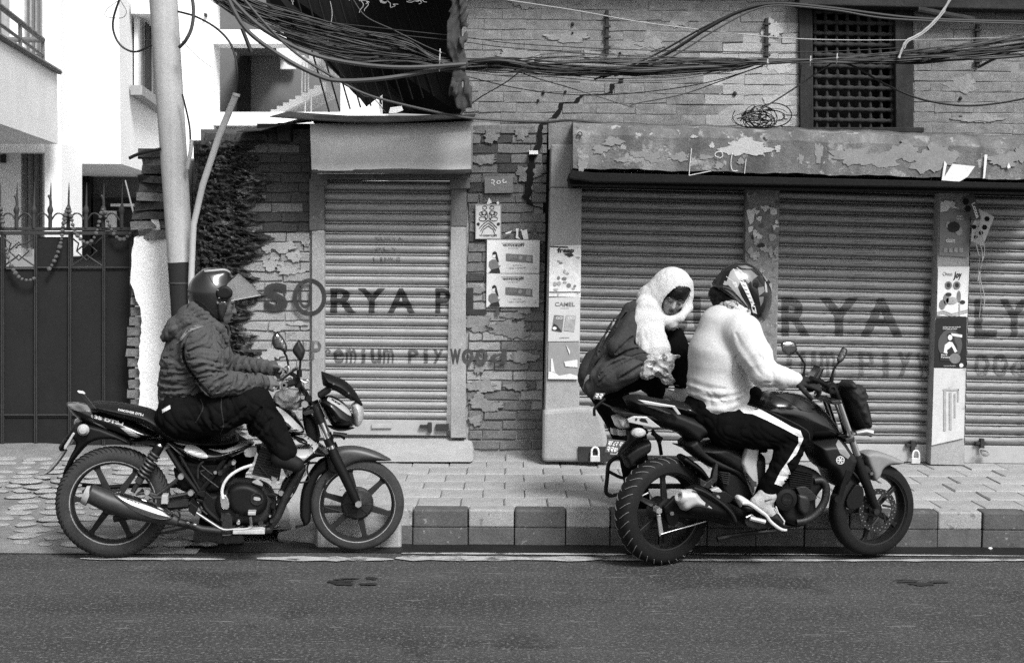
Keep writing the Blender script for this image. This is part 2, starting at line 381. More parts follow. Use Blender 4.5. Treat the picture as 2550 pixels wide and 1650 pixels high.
M_canopy_u = mat('shaded canopy soffit', 0.008, 0.9, 0.3, 4.0, 0.004, 70.0)  # near-black: the shade under the canopy is painted into this colour
M_white = mat('white wall paint', 0.84, 0.85, 0.05, 1.5, 0.002, 60.0)
M_white2 = mat('white wall paint weathered', 0.75, 0.9, 0.08, 3.0, 0.003, 60.0, spots=[(9.0, 0.72, 0.45)])
M_slat = mat('shutter steel', 0.37, 0.55, 0.2, 3.0, 0.0012, 160.0, spots=[(40.0, 0.67, 0.10), (5.0, 0.62, 0.20), (12.0, .66, .16)], streak=((0.8, 2.0, 7.0), 0.22))
M_slat2 = mat('grimy shutter steel', 0.31, 0.55, 0.3, 3.0, 0.0012, 160.0, spots=[(40.0, 0.66, 0.07), (3.0, 0.57, 0.12), (9.0, .63, .15)], streak=((0.8, 2.0, 7.0), 0.25))
M_steel = mat('worn sheet steel', 0.36, 0.6, 0.12, 3.0, 0.0015, 160.0, spots=[(30.0, 0.74, 0.10)])
M_iron = mat('rusty iron', 0.028, 0.7, 0.4, 12.0, 0.002, 120.0)
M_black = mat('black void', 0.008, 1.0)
M_tarp = mat('black tarpaulin', 0.004, 0.9, 0.3, 3.0)  # tarpaulin black that also carries the shade of the space under it
M_wood = mat('old dark timber', 0.030, 0.85, 0.3, 4.0, 0.004, 60.0, streak=((14.0, 14.0, 1.5), 0.35))
M_woodx = mat('old dark timber beam', 0.030, 0.85, 0.3, 4.0, 0.004, 60.0, streak=((1.5, 14.0, 14.0), 0.35))
M_gate = mat('gate sheet metal', 0.014, 0.8, 0.18, 3.0, 0.001, 120.0, spots=[(6.0, 0.68, 0.025), (60.0, 0.74, 0.14)])
M_gbar = mat('gate bar metal', 0.035, 0.6, 0.2, 8.0)
M_pole = mat('pale concrete pole', 0.40, 0.85, 0.1, 4.0, 0.002, 140.0, streak=((30.0, 30.0, 1.2), 0.10))
M_poled = mat('pole dark band', 0.02, 0.8, 0.15, 6.0, 0.001, 120.0)
M_moss = mat('mossy crumbling plaster', 0.05, 0.95, 0.6, 9.0, 0.02, 55.0, spots=[(9.0, 0.58, 0.17), (16.0, 0.58, 0.008), (30.0, .62, .24)])
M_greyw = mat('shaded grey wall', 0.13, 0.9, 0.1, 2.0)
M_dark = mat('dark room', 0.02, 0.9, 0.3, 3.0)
M_wire = mat('wire sheath', 0.012, 0.5)
M_wire2 = mat('dusty wire sheath', 0.06, 0.6)
M_wire3 = mat('pale wire', 0.35, 0.6)
M_paper = mat('poster paper', 0.66, 0.8, 0.07, 18.0, 0.0006, 120.0)
M_paper_t = mat('torn paper', 0.62, 0.85, 0.2, 25.0, 0.002, 120.0, spots=[(26.0, 0.66, 0.2)])
M_ink = flat_paint('dark ink', 0.03); M_inkm = flat_paint('mid grey ink', 0.17); M_inkl = flat_paint('pale grey ink', 0.33)
YL = 9.85        # brick front
# ------------------------------------------------------------------ ground
def flat_sheet(name, x0, x1, y0, y1, z, m, kind='structure'):
    return tag(build(name, [(x0, y0, z), (x1, y0, z), (x1, y1, z), (x0, y1, z)], [(0, 1, 2, 3)], m), kind=kind)
flat_sheet('ground', -150, 150, -120, 300, -0.03, M_dirt)
KY = G(1275, 1358, 0).y            # foot of the kerb
flat_sheet('road', -60, 60, -30, KY + 0.05, 0.0, M_road)
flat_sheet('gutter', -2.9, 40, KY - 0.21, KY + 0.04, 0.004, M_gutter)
rl = tag(thing('road_line', (0, KY, 0), 'worn white painted line along the road edge', 'road marking'), kind='structure')
for (a, b, ya, yb, w) in [(200, 560, 1389, 1391, 9), (640, 980, 1389, 1391, 13), (985, 1500, 1388, 1390, 16), (1000, 1560, 1376, 1379, 5), (1500, 2080, 1392, 1394, 6), (1700, 2560, 1377, 1383, 3), (2080, 2570, 1394, 1393, 7)]:
    n = 12; v = []; f = []
    for i in range(n + 1):
        t = i / n; x = a + (b - a) * t; y = ya + (yb - ya) * t; ww = w * (0.4 + 0.6 * rnd.random()) * (0.3 if i in (0, n) else 1)
        g0 = G(x, y - ww / 2, 0.008); g1 = G(x, y + ww / 2, 0.008); v += [g0, g1]
        if i: f.append((2 * i - 2, 2 * i - 1, 2 * i + 1, 2 * i))
    build('paint_strip', v, f, M_line, rl)
# pavement with pavers, kerb stones
PZ = 0.195
pv = tag(thing('pavement', (0, 9, 0), 'raised pavement of small concrete pavers', 'pavement'), kind='structure')
XK = G(745, 1335, 0).x
MB().box(((XK + 9) / 2 + 0.05, (KY + 10.2) / 2 + 0.1, PZ / 2 - 0.006), (9 - XK - 0.1, 10.2 - KY - 0.2, PZ - 0.024)).build('bed', M_paveb, pv)
def slab_mesh(name, sx, sy, sz, m, seed, j=0.004):
    rg = random.Random(seed); bv = 0.006; v = []
    for (zz, ins) in ((0, 0), (sz - bv, 0), (sz, bv)):
        for (x, y) in ((-1, -1), (1, -1), (1, 1), (-1, 1)): v.append((x * (sx / 2 - ins) + rg.uniform(-j, j) * 0.5, y * (sy / 2 - ins) + rg.uniform(-j, j) * 0.5, zz + (rg.uniform(-j, j) * 0.6 if zz == sz else 0)))
    f = [(8, 9, 10, 11)] + [(r * 4 + i, r * 4 + (i + 1) % 4, r * 4 + 4 + (i + 1) % 4, r * 4 + 4 + i) for r in (0, 1) for i in range(4)]
    me = bpy.data.meshes.new(name); me.from_pydata(v, [], f); me.materials.append(m); return me
pms = [slab_mesh('paver', 0.242, 0.237, 0.03, M_pave if k % 3 else M_pave2, k) for k in range(6)]
ny = 7; y0 = KY + 0.145; yn = (9.88 - y0) / ny
for j in range(ny):
    for i in range(30):
        x = XK + 0.30 + 0.247 * i + (0.12 if j % 2 else 0)
        if x > 3.9: continue
        inst('paver', pms[(i * 7 + j * 3 + i * i) % 6], (x, y0 + yn * (j + 0.5), PZ - 0.030 + rnd.uniform(-0.003, 0.003)), pv, (rnd.uniform(-.01, .01), rnd.uniform(-.008, .008), rnd.uniform(-.006, .006)), (1, (yn - 0.006) / 0.237, 1))
kb = tag(thing('kerb', (0, KY, 0), 'kerb stones painted alternately pale and dark', 'kerb'), kind='structure')
edges = [745, 790, 912, 1027, 1165, 1281, 1408, 1519, 1640, 1760, 1880, 2000, 2110, 2225, 2328, 2437, 2545, 2660, 2780]
for i in range(len(edges) - 1):
    xa = G(edges[i], 1358, 0).x + 0.002; xb = G(edges[i + 1], 1358, 0).x - 0.002; dark = (i % 2 == 1)
    if i in (12,): dark = True
    if i == 0: continue
    m = M_kd if dark else M_kl; d = 0.006 * rnd.random() - (0.008 if dark else 0)
    mb = MB(); c0 = KY + 0.01 + d
    # upper painted part with a rounded arris, lower stained part standing 5 mm back
    for (z0, z1, yo, mm) in ((0.0, 0.0985, 0.003, 'b'), (0.099, PZ + 0.004, 0.0, 'a')):
        q = MB().box(((xa + xb) / 2, c0 + yo + 0.065, (z0 + z1) / 2), (xb - xa - rnd.uniform(0, 0.003), 0.13, z1 - z0))
        if mm == 'a': q.build('kerb_stone', m, kb, bevel=0.010, seg=2)
        else: q.build('kerb_foot', (M_kd if dark else M_kbase), kb, bevel=0.004)
# rounded cement end of the pavement left of the kerb
endp = [(690, 1332), (700, 1240), (760, 1180), (760, 1120), (1000, 1120), (1000, 1275), (790, 1275), (781, 1340)]
tz = [0.02, 0.10, 0.17, 0.195, 0.195, 0.196, 0.196, 0.03]
MB().prism([Vector((G(x, y, z).x, G(x, y, z).y, z)) for (x, y), z in zip(endp, tz)][::-1], [Vector((G(x, y, z).x, G(x, y, z).y, -0.02)) for (x, y), z in zip(endp, tz)][::-1]).build('cement_ramp', M_pave, pv, bevel=0.02)
# earth driveway with stones
dv = tag(thing('driveway', (-2.6, 8.8, 0), 'sloping earth driveway paved with rough pale cobbles', 'driveway'), kind='structure')
def drive_z(y): return max(0.0, min(1.0, (y - 7.55) / 2.3)) * 0.19
n = 60; v = []; f = []
for j in range(n + 1):
    for i in range(n + 1):
        x = -6.5 + 5.35 * i / n; y = 7.52 + 3.2 * j / n
        v.append((x, y, drive_z(y) + 0.006 + 0.012 * rnoise((x, y, 0), 9, 3) * min(1, (y - 7.5) * 3)))
for j in range(n):
    for i in range(n):
        if not (v[j * (n + 1) + i][1] < 7.98 and v[j * (n + 1) + i][0] > -1.76 + .08 * math.sin(j * 3)): f.append((j * (n + 1) + i, j * (n + 1) + i + 1, (j + 1) * (n + 1) + i + 1, (j + 1) * (n + 1) + i))
build('earth', v, f, M_dirt, dv, sm=True)
def cobble_mesh(seed):
    rg = random.Random(seed); mb = MB(); rings = []
    for (rr, z) in ((1.0, 0), (0.95, 0.55), (0.6, 0.95)): rings.append([Vector((rr * math.cos(2 * math.pi * k / 8) * (1 + 0.12 * math.sin(3 * k + seed)) + rg.uniform(-.07, .07), rr * math.sin(2 * math.pi * k / 8) + rg.uniform(-.08, .08), z + rg.uniform(-.06, .06))) for k in range(8)])
    mb.loft(rings); me = bpy.data.meshes.new('cobblestone'); me.from_pydata(mb.v, [], mb.f); me.polygons.foreach_set('use_smooth', mb.sm); me.materials.append(M_stone); return me
cms = [cobble_mesh(k) for k in range(6)]; nst = 0; yy = 7.7
while yy < 9.75 and nst < 296:
    xx = -5.0 + rnd.uniform(0, .1)
    while xx < -1.45:
        s = rnd.uniform(0.05, 0.115); pxx = 1275 + FPX * xx / yy
        if pxx < (500 if yy < 7.95 else 690) and pxx > -60 and rnd.random() < 0.96 and nst < 296:
            inst('cobblestone', cms[rnd.randrange(6)], (xx + s, yy + rnd.uniform(-.02, .02), drive_z(yy) + 0.002), dv, (0, 0, rnd.uniform(-.5, .5)), (s, s * 0.62, rnd.uniform(0.013, 0.022))); nst += 1
        xx += 2 * s + rnd.uniform(0.004, 0.022)
    yy += 0.122
# small litter on the road and pavement
for (x, y, s) in [(2466, 1367, 7), (1378, 1143, 4)]:
    g = G(x, y, 0.004 if y > 1300 else PZ); tag(MB().ball(g + Vector((0, 0, s * 0.0008)), (s * .0018, s * .0014, s * .0010), 6, 4).build('pebble', M_white2, org=g), 'white pebble in the gutter below the right kerb' if y > 1300 else 'small dark pebble on the pavement beside the pillar foot', 'pebble')
for (x, y, m, lab) in [(880, 1444, M_poled, 'ragged black tar patch on the road below the front wheel'), (2290, 1447, mat('faint tar', 0.030, 0.9), 'faint dark tar stain on the road at right')]:
    v = []; f = []; rg = random.Random(x)
    for k in range(9):
        cx, cy, L, w = x + rg.uniform(-45, 45), y + rg.uniform(-7, 9), rg.uniform(12, 34), rg.uniform(1.2, 3.5); o = len(v); n_ = 14
        for q in range(n_): t = 2 * math.pi * q / n_; rr = rg.uniform(.6, 1.15); p = G(cx + L * rr * math.cos(t), cy + w * rr * math.sin(t), 0.005 + k * .0002); v.append(p)
        f.append(tuple(range(o + n_ - 1, o - 1, -1)))
    tag(build('tar_patch', v, f, m, None, org=G(x, y, 0.005)), lab, 'tar patch', kind='stuff')
# ------------------------------------------------------------------ bricks
def brick_mesh(name, m, seed, rough=0.06):
    """unit brick face: x,z in [-.5,.5], front towards -y, chamfered and chipped"""
    rg = random.Random(seed); v = []
    for (y, ins) in ((0.0, 0.0), (-0.7, 0.01), (-1.0, 0.05)):
        for (x, z) in ((-.5, -.5), (0, -.5), (.5, -.5), (.5, .5), (0, .5), (-.5, .5)):
            v.append((x * (1 - ins * 0.5) + rg.uniform(-1, 1) * 0.018, y + (rg.uniform(-1, 1) * 0.35 if y < -.9 else 0), z * (1 - ins * 3) + rg.uniform(-1, 1) * rough))
    f = [(12, 13, 16, 17), (13, 14, 15, 16)] + [(r * 6 + i, r * 6 + (i + 1) % 6, r * 6 + 6 + (i + 1) % 6, r * 6 + 6 + i) for r in (0, 1) for i in range(6)]
    me = bpy.data.meshes.new(name); me.from_pydata(v, [], f); me.materials.append(m); return me
BM = {}
for key, m in (('d', M_brick_d), ('m', M_brick_m), ('p', M_brick_p), ('w', M_brick_w), ('w2', M_brick_w2)):
    BM[key] = [brick_mesh('brick', m, s + hash(key) % 7 if False else s * 3 + len(key), 0.085) for s in range(6)]
def brick_field(parent, x0f, x1f, y0, y1, Y, pick, course=24.5, length=84, joint=3.4, crack=None, limit=300, depth=0.016, seed=1, slope=0.0):
    rg = random.Random(seed); n = 0; y = y0; row = 0; s = Y / FPX
    while y < y1 - 4:
        xa, xb = x0f(y + course / 2), x1f(y + course / 2); x = xa - (length * 0.5 if row % 2 else 0) - rg.uniform(0, 12)
        cuts = [crack(y + course / 2)] if crack and crack(y + course / 2) else []
        while x < xb:
            L = length + rg.uniform(-7, 7); a, b = max(x, xa), min(x + L - joint, xb); x += L
            segs = [(a, b)]
            for (cx, cg) in cuts:
                segs = [q for (p_, r_) in segs for q in ([(p_, min(r_, cx - cg)), (max(p_, cx + cg), r_)] if p_ < cx + cg and r_ > cx - cg else [(p_, r_)])]
            for (p_, r_) in segs:
                if r_ - p_ < 7: continue
                cx, cy = (p_ + r_) / 2, y + course / 2 + slope * (p_ + r_ - 2 * xa) / 2; k = pick(cx, cy)
                if k is None or n >= limit: continue
                me = BM[k][rg.randrange(6)]; o = inst('brick', me, P(cx, cy, Y + depth + rg.uniform(-0.004, 0.004)), parent, (0, R(rg.uniform(-.5, .5)), R(rg.uniform(-1, 1))), ((r_ - p_) * s, depth * rg.uniform(0.8, 1.15), (course - joint - rg.uniform(0, 1.2)) * s)); n += 1
        y += course; row += 1
    return n
_fk = 0
def flake(cx, cy, rx, ry, seed, m, Yf=9.056, n=44, part='paint_flake', parent=None):
    rg = random.Random(seed); ring = []
    for k in range(n):
        t = 2 * math.pi * k / n; q = 1 + 0.18 * math.sin(3 * t + seed) + 0.14 * math.sin(7 * t + seed * 2) + .07 * math.sin(17 * t + seed) + rg.uniform(-.09, .09)
        ring.append((cx + rx * q * math.cos(t), cy + ry * q * math.sin(t)))
    global _fk; _fk += 1
    return sheet(part, ring, Yf - 0.00007 * (_fk % 61), 0.012, m, parent if parent is not None else cn)
# ------------------------------------------------------------------ shop with the single shutter
shop = thing('shop_building', P(965, 1130, YL), 'low brick shop with one narrow roller shutter and a sheet metal box above it', 'shop')
def wash_line(x): return 592 - (x - 655) * 0.2 if x < 800 else 566 + (x - 1123) * 0.35
def pick1(x, y):
    r_ = rnd.random()
    if x < 800: return None if x < 640 and y > 350 and False else ('p' if y > wash_line(x) else ('d' if r_ < .7 else 'm'))
    if y > 970: return 'm' if r_ < .75 else 'p'
    if y > 690 and x < 1260 + 60 * math.sin(y * .02): return 'p'
    if y > 820: return 'p' if r_ < 0.6 else 'm'
    return 'm' if r_ < .78 else 'd'
w1 = MB(); pbox(w1, 500, 322, 776, 1150, YL + 0.016, YL + 0.3); wl = w1.build('wall', M_mortar, shop)
w1b = MB(); pquad(w1b, [(500, 1150), (776, 1150), (776, 572), (655, 594), (500, 600)], YL + 0.0125, YL + 0.2); w1b.build('wall', M_mortar_p, shop)
w2 = MB(); pbox(w2, 1160, 285, 1352, 1150, YL + 0.016, YL + 0.3); wr_ = w2.build('wall', M_mortar_p, shop)
brick_field(wl, lambda y: 505 + 5 * math.sin(y), lambda y: 772, 358, 1140, YL, pick1, seed=4, joint=2.6)
brick_field(wl, lambda y: 511, lambda y: 690, 330, 356, YL - 0.02, lambda x, y: 'd', course=25, seed=9)
def crack1(y):
    pts = [(300, 1342, 7), (345, 1343, 8), (372, 1337, 6), (380, 1323, 7), (420, 1320, 7), (455, 1317, 9), (490, 1312, 7), (520, 1345, 9), (540, 1350, 4)]
    if y < 300 or y > 540: return None
    for (a, b) in zip(pts, pts[1:]):
        if a[0] <= y <= b[0]:
            t = (y - a[0]) / (b[0] - a[0]); return (a[1] + (b[1] - a[1]) * t, a[2] + (b[2] - a[2]) * t)
brick_field(wr_, lambda y: 1166 + 3 * math.sin(y), lambda y: 1364 - (y - 450) * 0.018 - 4, 310, 1120, YL, pick1, crack=crack1, seed=6, joint=2.6)
MB().add([], []) if False else None
# recessed black gap between the two buildings
MB().prism([P(x, y, YL + 0.02) for x, y in [(1345, 1120), (1385, 1120), (1385, 300), (1352, 300)]], [P(x, y, YL + 0.03) + Vector((0, .02, 0)) for x, y in [(1345, 1120), (1385, 1120), (1385, 300), (1352, 300)]]).build('gap', M_black, shop)
# smears of plaster and limewash that hide the brick pattern
rq = random.Random(19)
M_smear = mat('worn limewash smear', .215, .9, .25, 8., .005, 80., spots=[(20., .64, .12)])
for k in range(26):
    x, y = rq.uniform(1175, 1340), rq.choice([rq.uniform(320, 440), rq.uniform(690, 960), rq.uniform(690, 960), rq.uniform(960, 1100)])
    flake(x, y, min(rq.uniform(12, 40), 1350 - x), rq.uniform(6, 20), k, M_smear if y > 680 else M_brick_m, Yf=YL - 0.0112, n=60, part='plaster_smear', parent=wr_)
for k in range(22):
    x, y = rq.uniform(665, 765), rq.choice([rq.uniform(600, 680), rq.uniform(800, 1090)]); flake(x, y, min(rq.uniform(8, 26), 772 - x), rq.uniform(5, 14), k + 3, M_brick_p, Yf=YL - 0.0125, n=26, part='plaster_smear', parent=wl)
w3_ = MB(); pquad(w3_, [(1366, 372), (1432, 372), (1432, 296), (1366, 296)], YL - 0.02, YL + .2); w3_.build('wall', M_brick_m, shop)
# jambs, lintel, threshold
j = MB(); pbox(j, 776, 575, 808, 1090, YL - 0.03, YL + 0.2); j.build('jamb', M_plast_p, shop, bevel=0.006)
j = MB(); pbox(j, 770, 445, 808, 574, YL - 0.03, YL + 0.2); j.build('jamb', M_plast_d, shop, bevel=0.006)
j = MB(); pbox(j, 1122, 565, 1160, 1090, YL - 0.03, YL + 0.2); j.build('jamb', M_plast_p, shop, bevel=0.006)
j = MB(); pbox(j, 1123, 450, 1162, 564, YL - 0.03, YL + 0.2); j.build('jamb', M_plast_d, shop, bevel=0.006)
j = MB(); pbox(j, 775, 432, 1165, 446, YL - 0.05, YL + 0.2); j.build('lintel', M_plast_d, shop, bevel=0.005)
j = MB(); pbox(j, 1120, 445, 1170, 470, YL - 0.055, YL + 0.1); j.build('bracket_block', M_plast_d, shop, bevel=0.006)
j = MB(); pbox(j, 780, 445, 815, 462, YL - 0.05, YL + 0.1); j.build('bracket_block', M_plast_d, shop, bevel=0.006)
st = MB(); a = [P(x, y, d) for x, y, d in [(700, 1150, 9.45), (1180, 1150, 9.45), (1175, 1090, YL + .05), (720, 1090, YL + .05)]]
b = [Vector((p.x, 10.3, PZ - .02 if i < 2 else p.z)) for i, p in enumerate(a)]
st.prism(a, b).build('doorstep', M_pave, shop, bevel=0.02)
# crumbling mossy plaster patch
def lumpy(name, x0f, x1f, y0, y1, Y, amp, m, parent, step=3, seed=3, freq=18):
    ys = np.arange(y0, y1 + 1, step); nx = 64; v = []; f = []
    for jj, y in enumerate(ys):
        xa, xb = x0f(y), x1f(y)
        for i in range(nx + 1):
            t = i / nx; x = xa + (xb - xa) * t; p = P(x, y, Y); ed = min(1, t * 6, (1 - t) * 5, (y - y0 + 8) / 25)
            d = amp * ed * (0.95 + 0.4 * rnoise((p.x * 1, 0, p.z * 1.6), freq, seed, 7) - 0.9 * abs(rnoise((p.x, 0, p.z * 2.2), freq * 2.2, seed + 1, 7)) - 0.55 * abs(rnoise((p.x, 0, p.z * 2.0), freq * 5, seed + 2, 7)) + 0.3 * rnoise((p.x, 0, p.z * 1.8), freq * 9, seed + 3, 7))
            v.append((p.x + 0.006 * rnoise((p.x, 0, p.z), 60, 5), Y - max(d, -.005), p.z))
        if jj:
            for i in range(nx): f.append(((jj - 1) * (nx + 1) + i, jj * (nx + 1) + i, jj * (nx + 1) + i + 1, (jj - 1) * (nx + 1) + i + 1))
    f = [q[::-1] for q in f]
    return build(name, v, f, m, parent, sm=True)
lumpy('mossy_plaster', lambda y: 484 + 4 * math.sin(y * .05), lambda y: (648 if y < 640 else 635 - (y - 640) * 0.06) + 16 * math.sin(y * .045) + 12 * math.sin(y * .13) + 9 * math.sin(y * .31) + 5 * math.sin(y * .7), 350, 1080, YL - 0.012, 0.085, M_moss, shop, seed=11, freq=30)
side = MB(); pbox(side, 482, 350, 506, 1120, YL + 0.0, YL + 0.5); side.build('wall_end', M_moss, shop)
# roller shutters
NP = 10
SLP = [(0.0, 0.008), (0.03, -0.008), (0.07, -0.018), (0.12, -0.016), (0.15, -0.004), (0.165, 0.006), (0.185, 0.006), (0.20, -0.006), (0.28, -0.020), (0.42, -0.027), (0.58, -0.025), (0.72, -0.017), (0.84, -0.006), (0.90, 0.004), (0.95, 0.012), (1.0, 0.012)]
def slat_mesh(m):
    v = [(x, y, -t) for x in (0, 1) for (t, y) in SLP]; k = len(SLP)
    f = [(i, i + 1, k + i + 1, k + i) for i in range(k - 1)]
    me = bpy.data.meshes.new('slat'); me.from_pydata(v, [], f); me.polygons.foreach_set('use_smooth', [True] * len(f)); me.materials.append(m); return me
def prof(t): return float(np.interp(t % 1.0, [a for a, b in SLP], [b for a, b in SLP]))
class Shutter:
    def __init__(s, bld, quad, Y, n, m, extra='', bottom_m=None, bar_px=38):
        s.q = [np.array(c, float) for c in quad]; s.Y = Y; s.n = n
        s.part = MB().prism([P(*c, Y + 0.028) for c in (quad[3], quad[2], quad[1], quad[0])], [P(*c, Y + 0.05) for c in (quad[3], quad[2], quad[1], quad[0])]).build('roller_shutter', M_iron, bld)
        me = slat_mesh(m); tl, tr, br, bl = s.q
        for i in range(n):
            t0, t1 = i / n, (i + 1) / n
            a = P(*(tl + (bl - tl) * t0), Y); b = P(*(tr + (br - tr) * t0), Y); c = P(*(tl + (bl - tl) * t1), Y)
            L = (b - a).length; o = inst('slat', me, a + Vector((0, rnd.uniform(-.0015, .0015), 0)), s.part, (0, -math.atan2(b.z - a.z, b.x - a.x), 0), (L, rnd.uniform(.92, 1.05), (a - c).length))
        # flat bottom rail
        bb = MB().prism([P(bl[0], bl[1] + bar_px, Y - 0.018), P(br[0], br[1] + bar_px, Y - 0.018), P(br[0], br[1], Y - 0.018), P(bl[0], bl[1], Y - 0.018)], [P(bl[0], bl[1] + bar_px, Y + 0.02), P(br[0], br[1] + bar_px, Y + 0.02), P(br[0], br[1], Y + 0.02), P(bl[0], bl[1], Y + 0.02)])
        s.rail = bb.build('bottom_rail', bottom_m or M_steel, s.part, bevel=0.004)
    def inv(s, px, py):
        tl, tr, br, bl = s.q; t = 0.5
        for _ in range(3):
            l = tl + (bl - tl) * t; r_ = tr + (br - tr) * t; u = (px - l[0]) / (r_[0] - l[0]); top = tl[1] + (tr[1] - tl[1]) * u; bot = bl[1] + (br[1] - bl[1]) * u; t = (py - top) / (bot - top)
        return u, t
    def letter(s, ch, quad, m, bold=0.02, name='painted_letter'):
        """lettering painted on the slats: cut along the slat profile and laid on it, 2 mm proud"""
        v, f, _ = glyph(ch, bold); bm = bmesh.new(); tl, tr, br, bl = [np.array(q, float) for q in quad]
        bv = []
        for (a, t) in v:
            q = (tl * (1 - a) + tr * a) * t + (bl * (1 - a) + br * a) * (1 - t); u_, t_ = s.inv(q[0], q[1]); bv.append(bm.verts.new((u_, t_ * s.n, 0)))
        for tri in f:
            try: bm.faces.new([bv[i] for i in tri])
            except ValueError: pass
        ts = [p.co.y for p in bm.verts]; lo, hi = math.floor(min(ts)), math.ceil(max(ts))
        for k in range(lo, hi + 1):
            for tp in [q_[0] for q_ in SLP[:-1]]:
                bmesh.ops.bisect_plane(bm, geom=bm.verts[:] + bm.edges[:] + bm.faces[:], plane_co=(0, k + tp, 0), plane_no=(0, 1, 0), dist=1e-6)
        tl, tr, br, bl = s.q; out = []
        for p in bm.verts:
            u_, t_ = p.co.x, p.co.y / s.n; q = (tl * (1 - u_) + tr * u_) * (1 - t_) + (bl * (1 - u_) + br * u_) * t_
            w = P(q[0], q[1], s.Y); out.append((w.x, w.y + prof(p.co.y) * 1.02 - 0.0035, w.z))
        bm.verts.index_update(); fs = [[q.index for q in fc.verts] for fc in bm.faces]; bm.free()
        return build(name, out, fs, m, s.part)
M_pnt = flat_paint('faded painted lettering', 0.055, 0.30, 45.0)
M_pntw = flat_paint('wall lettering', 0.035, 0.10, 50.0); M_pnt2 = flat_paint('faint painted lettering', 0.10, 0.60, 45.0); M_pnt3 = flat_paint('sunbleached painted lettering', 0.10, 0.5, 30.0); M_pnt4 = flat_paint('ghost lettering', 0.15, 0.75, 40.0)
S1 = Shutter(shop, [(808, 449), (1124, 452), (1112, 1046), (804, 1043)], YL + 0.04, 23, M_slat)
def letters(word, xs, y0, y1, surf, m, bold=0.03, dy=0.0):
    for ch, (a, b) in zip(word, xs):
        if ch == ' ': continue
        if ch in 'iIlj': a, b = (a + b) / 2 - (b - a) * 0.2, (a + b) / 2 + (b - a) * 0.2
        q = [(a, y0 + dy * a), (b, y0 + dy * b), (b, y1 + dy * b), (a, y1 + dy * a)]
        if isinstance(surf, Shutter): surf.letter(ch, q, m, bold)
        else: text_px('painted_letter', ch, q, surf[1], m, surf[0], bold)
letters('RYAP', [(824, 888), (893, 960), (966, 1034), (1085, 1122)], 717, 779, S1, M_pnt)
letters('S', [(657, 717)], 704, 775, (wl, YL - 0.016), M_pntw, 0.05)
letters('U', [(745, 775)], 712, 768, (wl, YL - 0.033), M_pntw, 0.01)
ring = [];
for (rx, ry) in ((42, 47), (31, 36)): ring.append([P(771 + rx * math.cos(t), 740 + ry * math.sin(t), YL - 0.033) for t in [2 * math.pi * k / 40 for k in range(40)]])
build('painted_ring', ring[0] + ring[1], [(i, 40 + i, 40 + (i + 1) % 40, (i + 1) % 40) for i in range(40)], M_pntw, wl)
letters('P', [(1124, 1152)], 716, 780, (wr_, YL - 0.034), M_pnt, 0.03) if False else None
letters('L', [(1162, 1212)], 716, 783, (wr_, YL - 0.018), M_pntw, 0.03)
letters('Y', [(1216, 1262)], 730, 785, (wr_, YL - 0.024), M_pnt2, 0.03)
letters("remium Ply", [(800 + 31 * i, 826 + 31 * i) for i in range(10)], 868, 902, S1, M_pnt2, 0.02)
letters('P', [(775, 800)], 848, 895, (wl, YL - 0.036), M_pnt2, 0.02)
letters('wood', [(1120, 1148), (1150, 1180), (1183, 1215), (1220, 1262)], 868, 906, (wr_, YL - 0.034), M_pnt, 0.03)
letters('SURYA', [(935 + 14 * i, 947 + 14 * i) for i in range(5)], 590, 600, S1, M_pnt4, 0.01)
letters('PLY', [(935 + 20 * i, 951 + 20 * i) for i in range(3)], 616, 626, S1, M_pnt4, 0.01)
letters('LINKS', [(930 + 14 * i, 942 + 14 * i) for i in range(5)], 640, 652, S1, M_pnt4, 0.01)
# bolts, handles and rust on the bottom rail
for (x, y, w, h) in [(1045, 1058, 20, 7), (1065, 1052, 10, 24), (1085, 1056, 32, 16)]:
    hb = MB(); pbox(hb, x, y, x + w, y + h, YL - 0.01, YL + 0.03); hb.build('hasp', M_iron, S1.part, bevel=0.003)
hb = MB(); pbox(hb, 925, 1056, 975, 1066, YL + 0.005, YL + 0.03); hb.build('handle', M_steel, S1.part, bevel=0.003)
# shutter box (sheet metal hood)
def hood(x0, x1, ytf, ybf, Yf, Yb, bulge, m, parent, name):
    nx, nz = 24, 12; v = []; f = []
    for jz in range(nz + 1):
        for i in range(nx + 1):
            u, t = i / nx, jz / nz; x = x0(t) + (x1(t) - x0(t)) * u; y = ytf(u) + (ybf(u) - ytf(u)) * t
            d = bulge * math.sin(math.pi * min(1, t * 1.1)) * 0.6 + 0.012 * math.sin(5 * u + 2 * t) * math.sin(math.pi * u) + 0.010 * math.sin(math.pi * 3 * u) * t
            v.append(P(x, y, Yf - d))
    for jz in range(nz):
        for i in range(nx): q = jz * (nx + 1) + i; f.append((q, q + nx + 1, q + nx + 2, q + 1))
    rim = [i for i in range(nx + 1)] + [(k + 1) * (nx + 1) - 1 + 0 for k in range(1, nz + 1)] + [nz * (nx + 1) + i for i in range(nx - 1, -1, -1)] + [k * (nx + 1) for k in range(nz - 1, 0, -1)]
    o = len(v)
    for r_ in rim: v.append(Vector((v[r_].x, Yb, v[r_].z)))
    m_ = len(rim)
    for k in range(m_): f.append((rim[k], rim[(k + 1) % m_], o + (k + 1) % m_, o + k))
    ob = build(name, v, f, m, parent, sm=[True] * (nx * nz) + [False] * m_); return ob
hd = hood(lambda t: 772 + 4 * t, lambda t: 1174 - 1 * t, lambda u: 308 + 3 * math.sin(math.pi * u) - 6 * u, lambda u: 424 - 4 * u + 2 * math.sin(9 * u), YL - 0.33, YL - 0.01, 0.05, M_steel, shop, 'shutter_box')
hb = MB(); pbox(hb, 776, 422, 1172, 431, YL - 0.335, YL - 0.28); hb.build('box_lip', M_iron, shop, bevel=0.003)
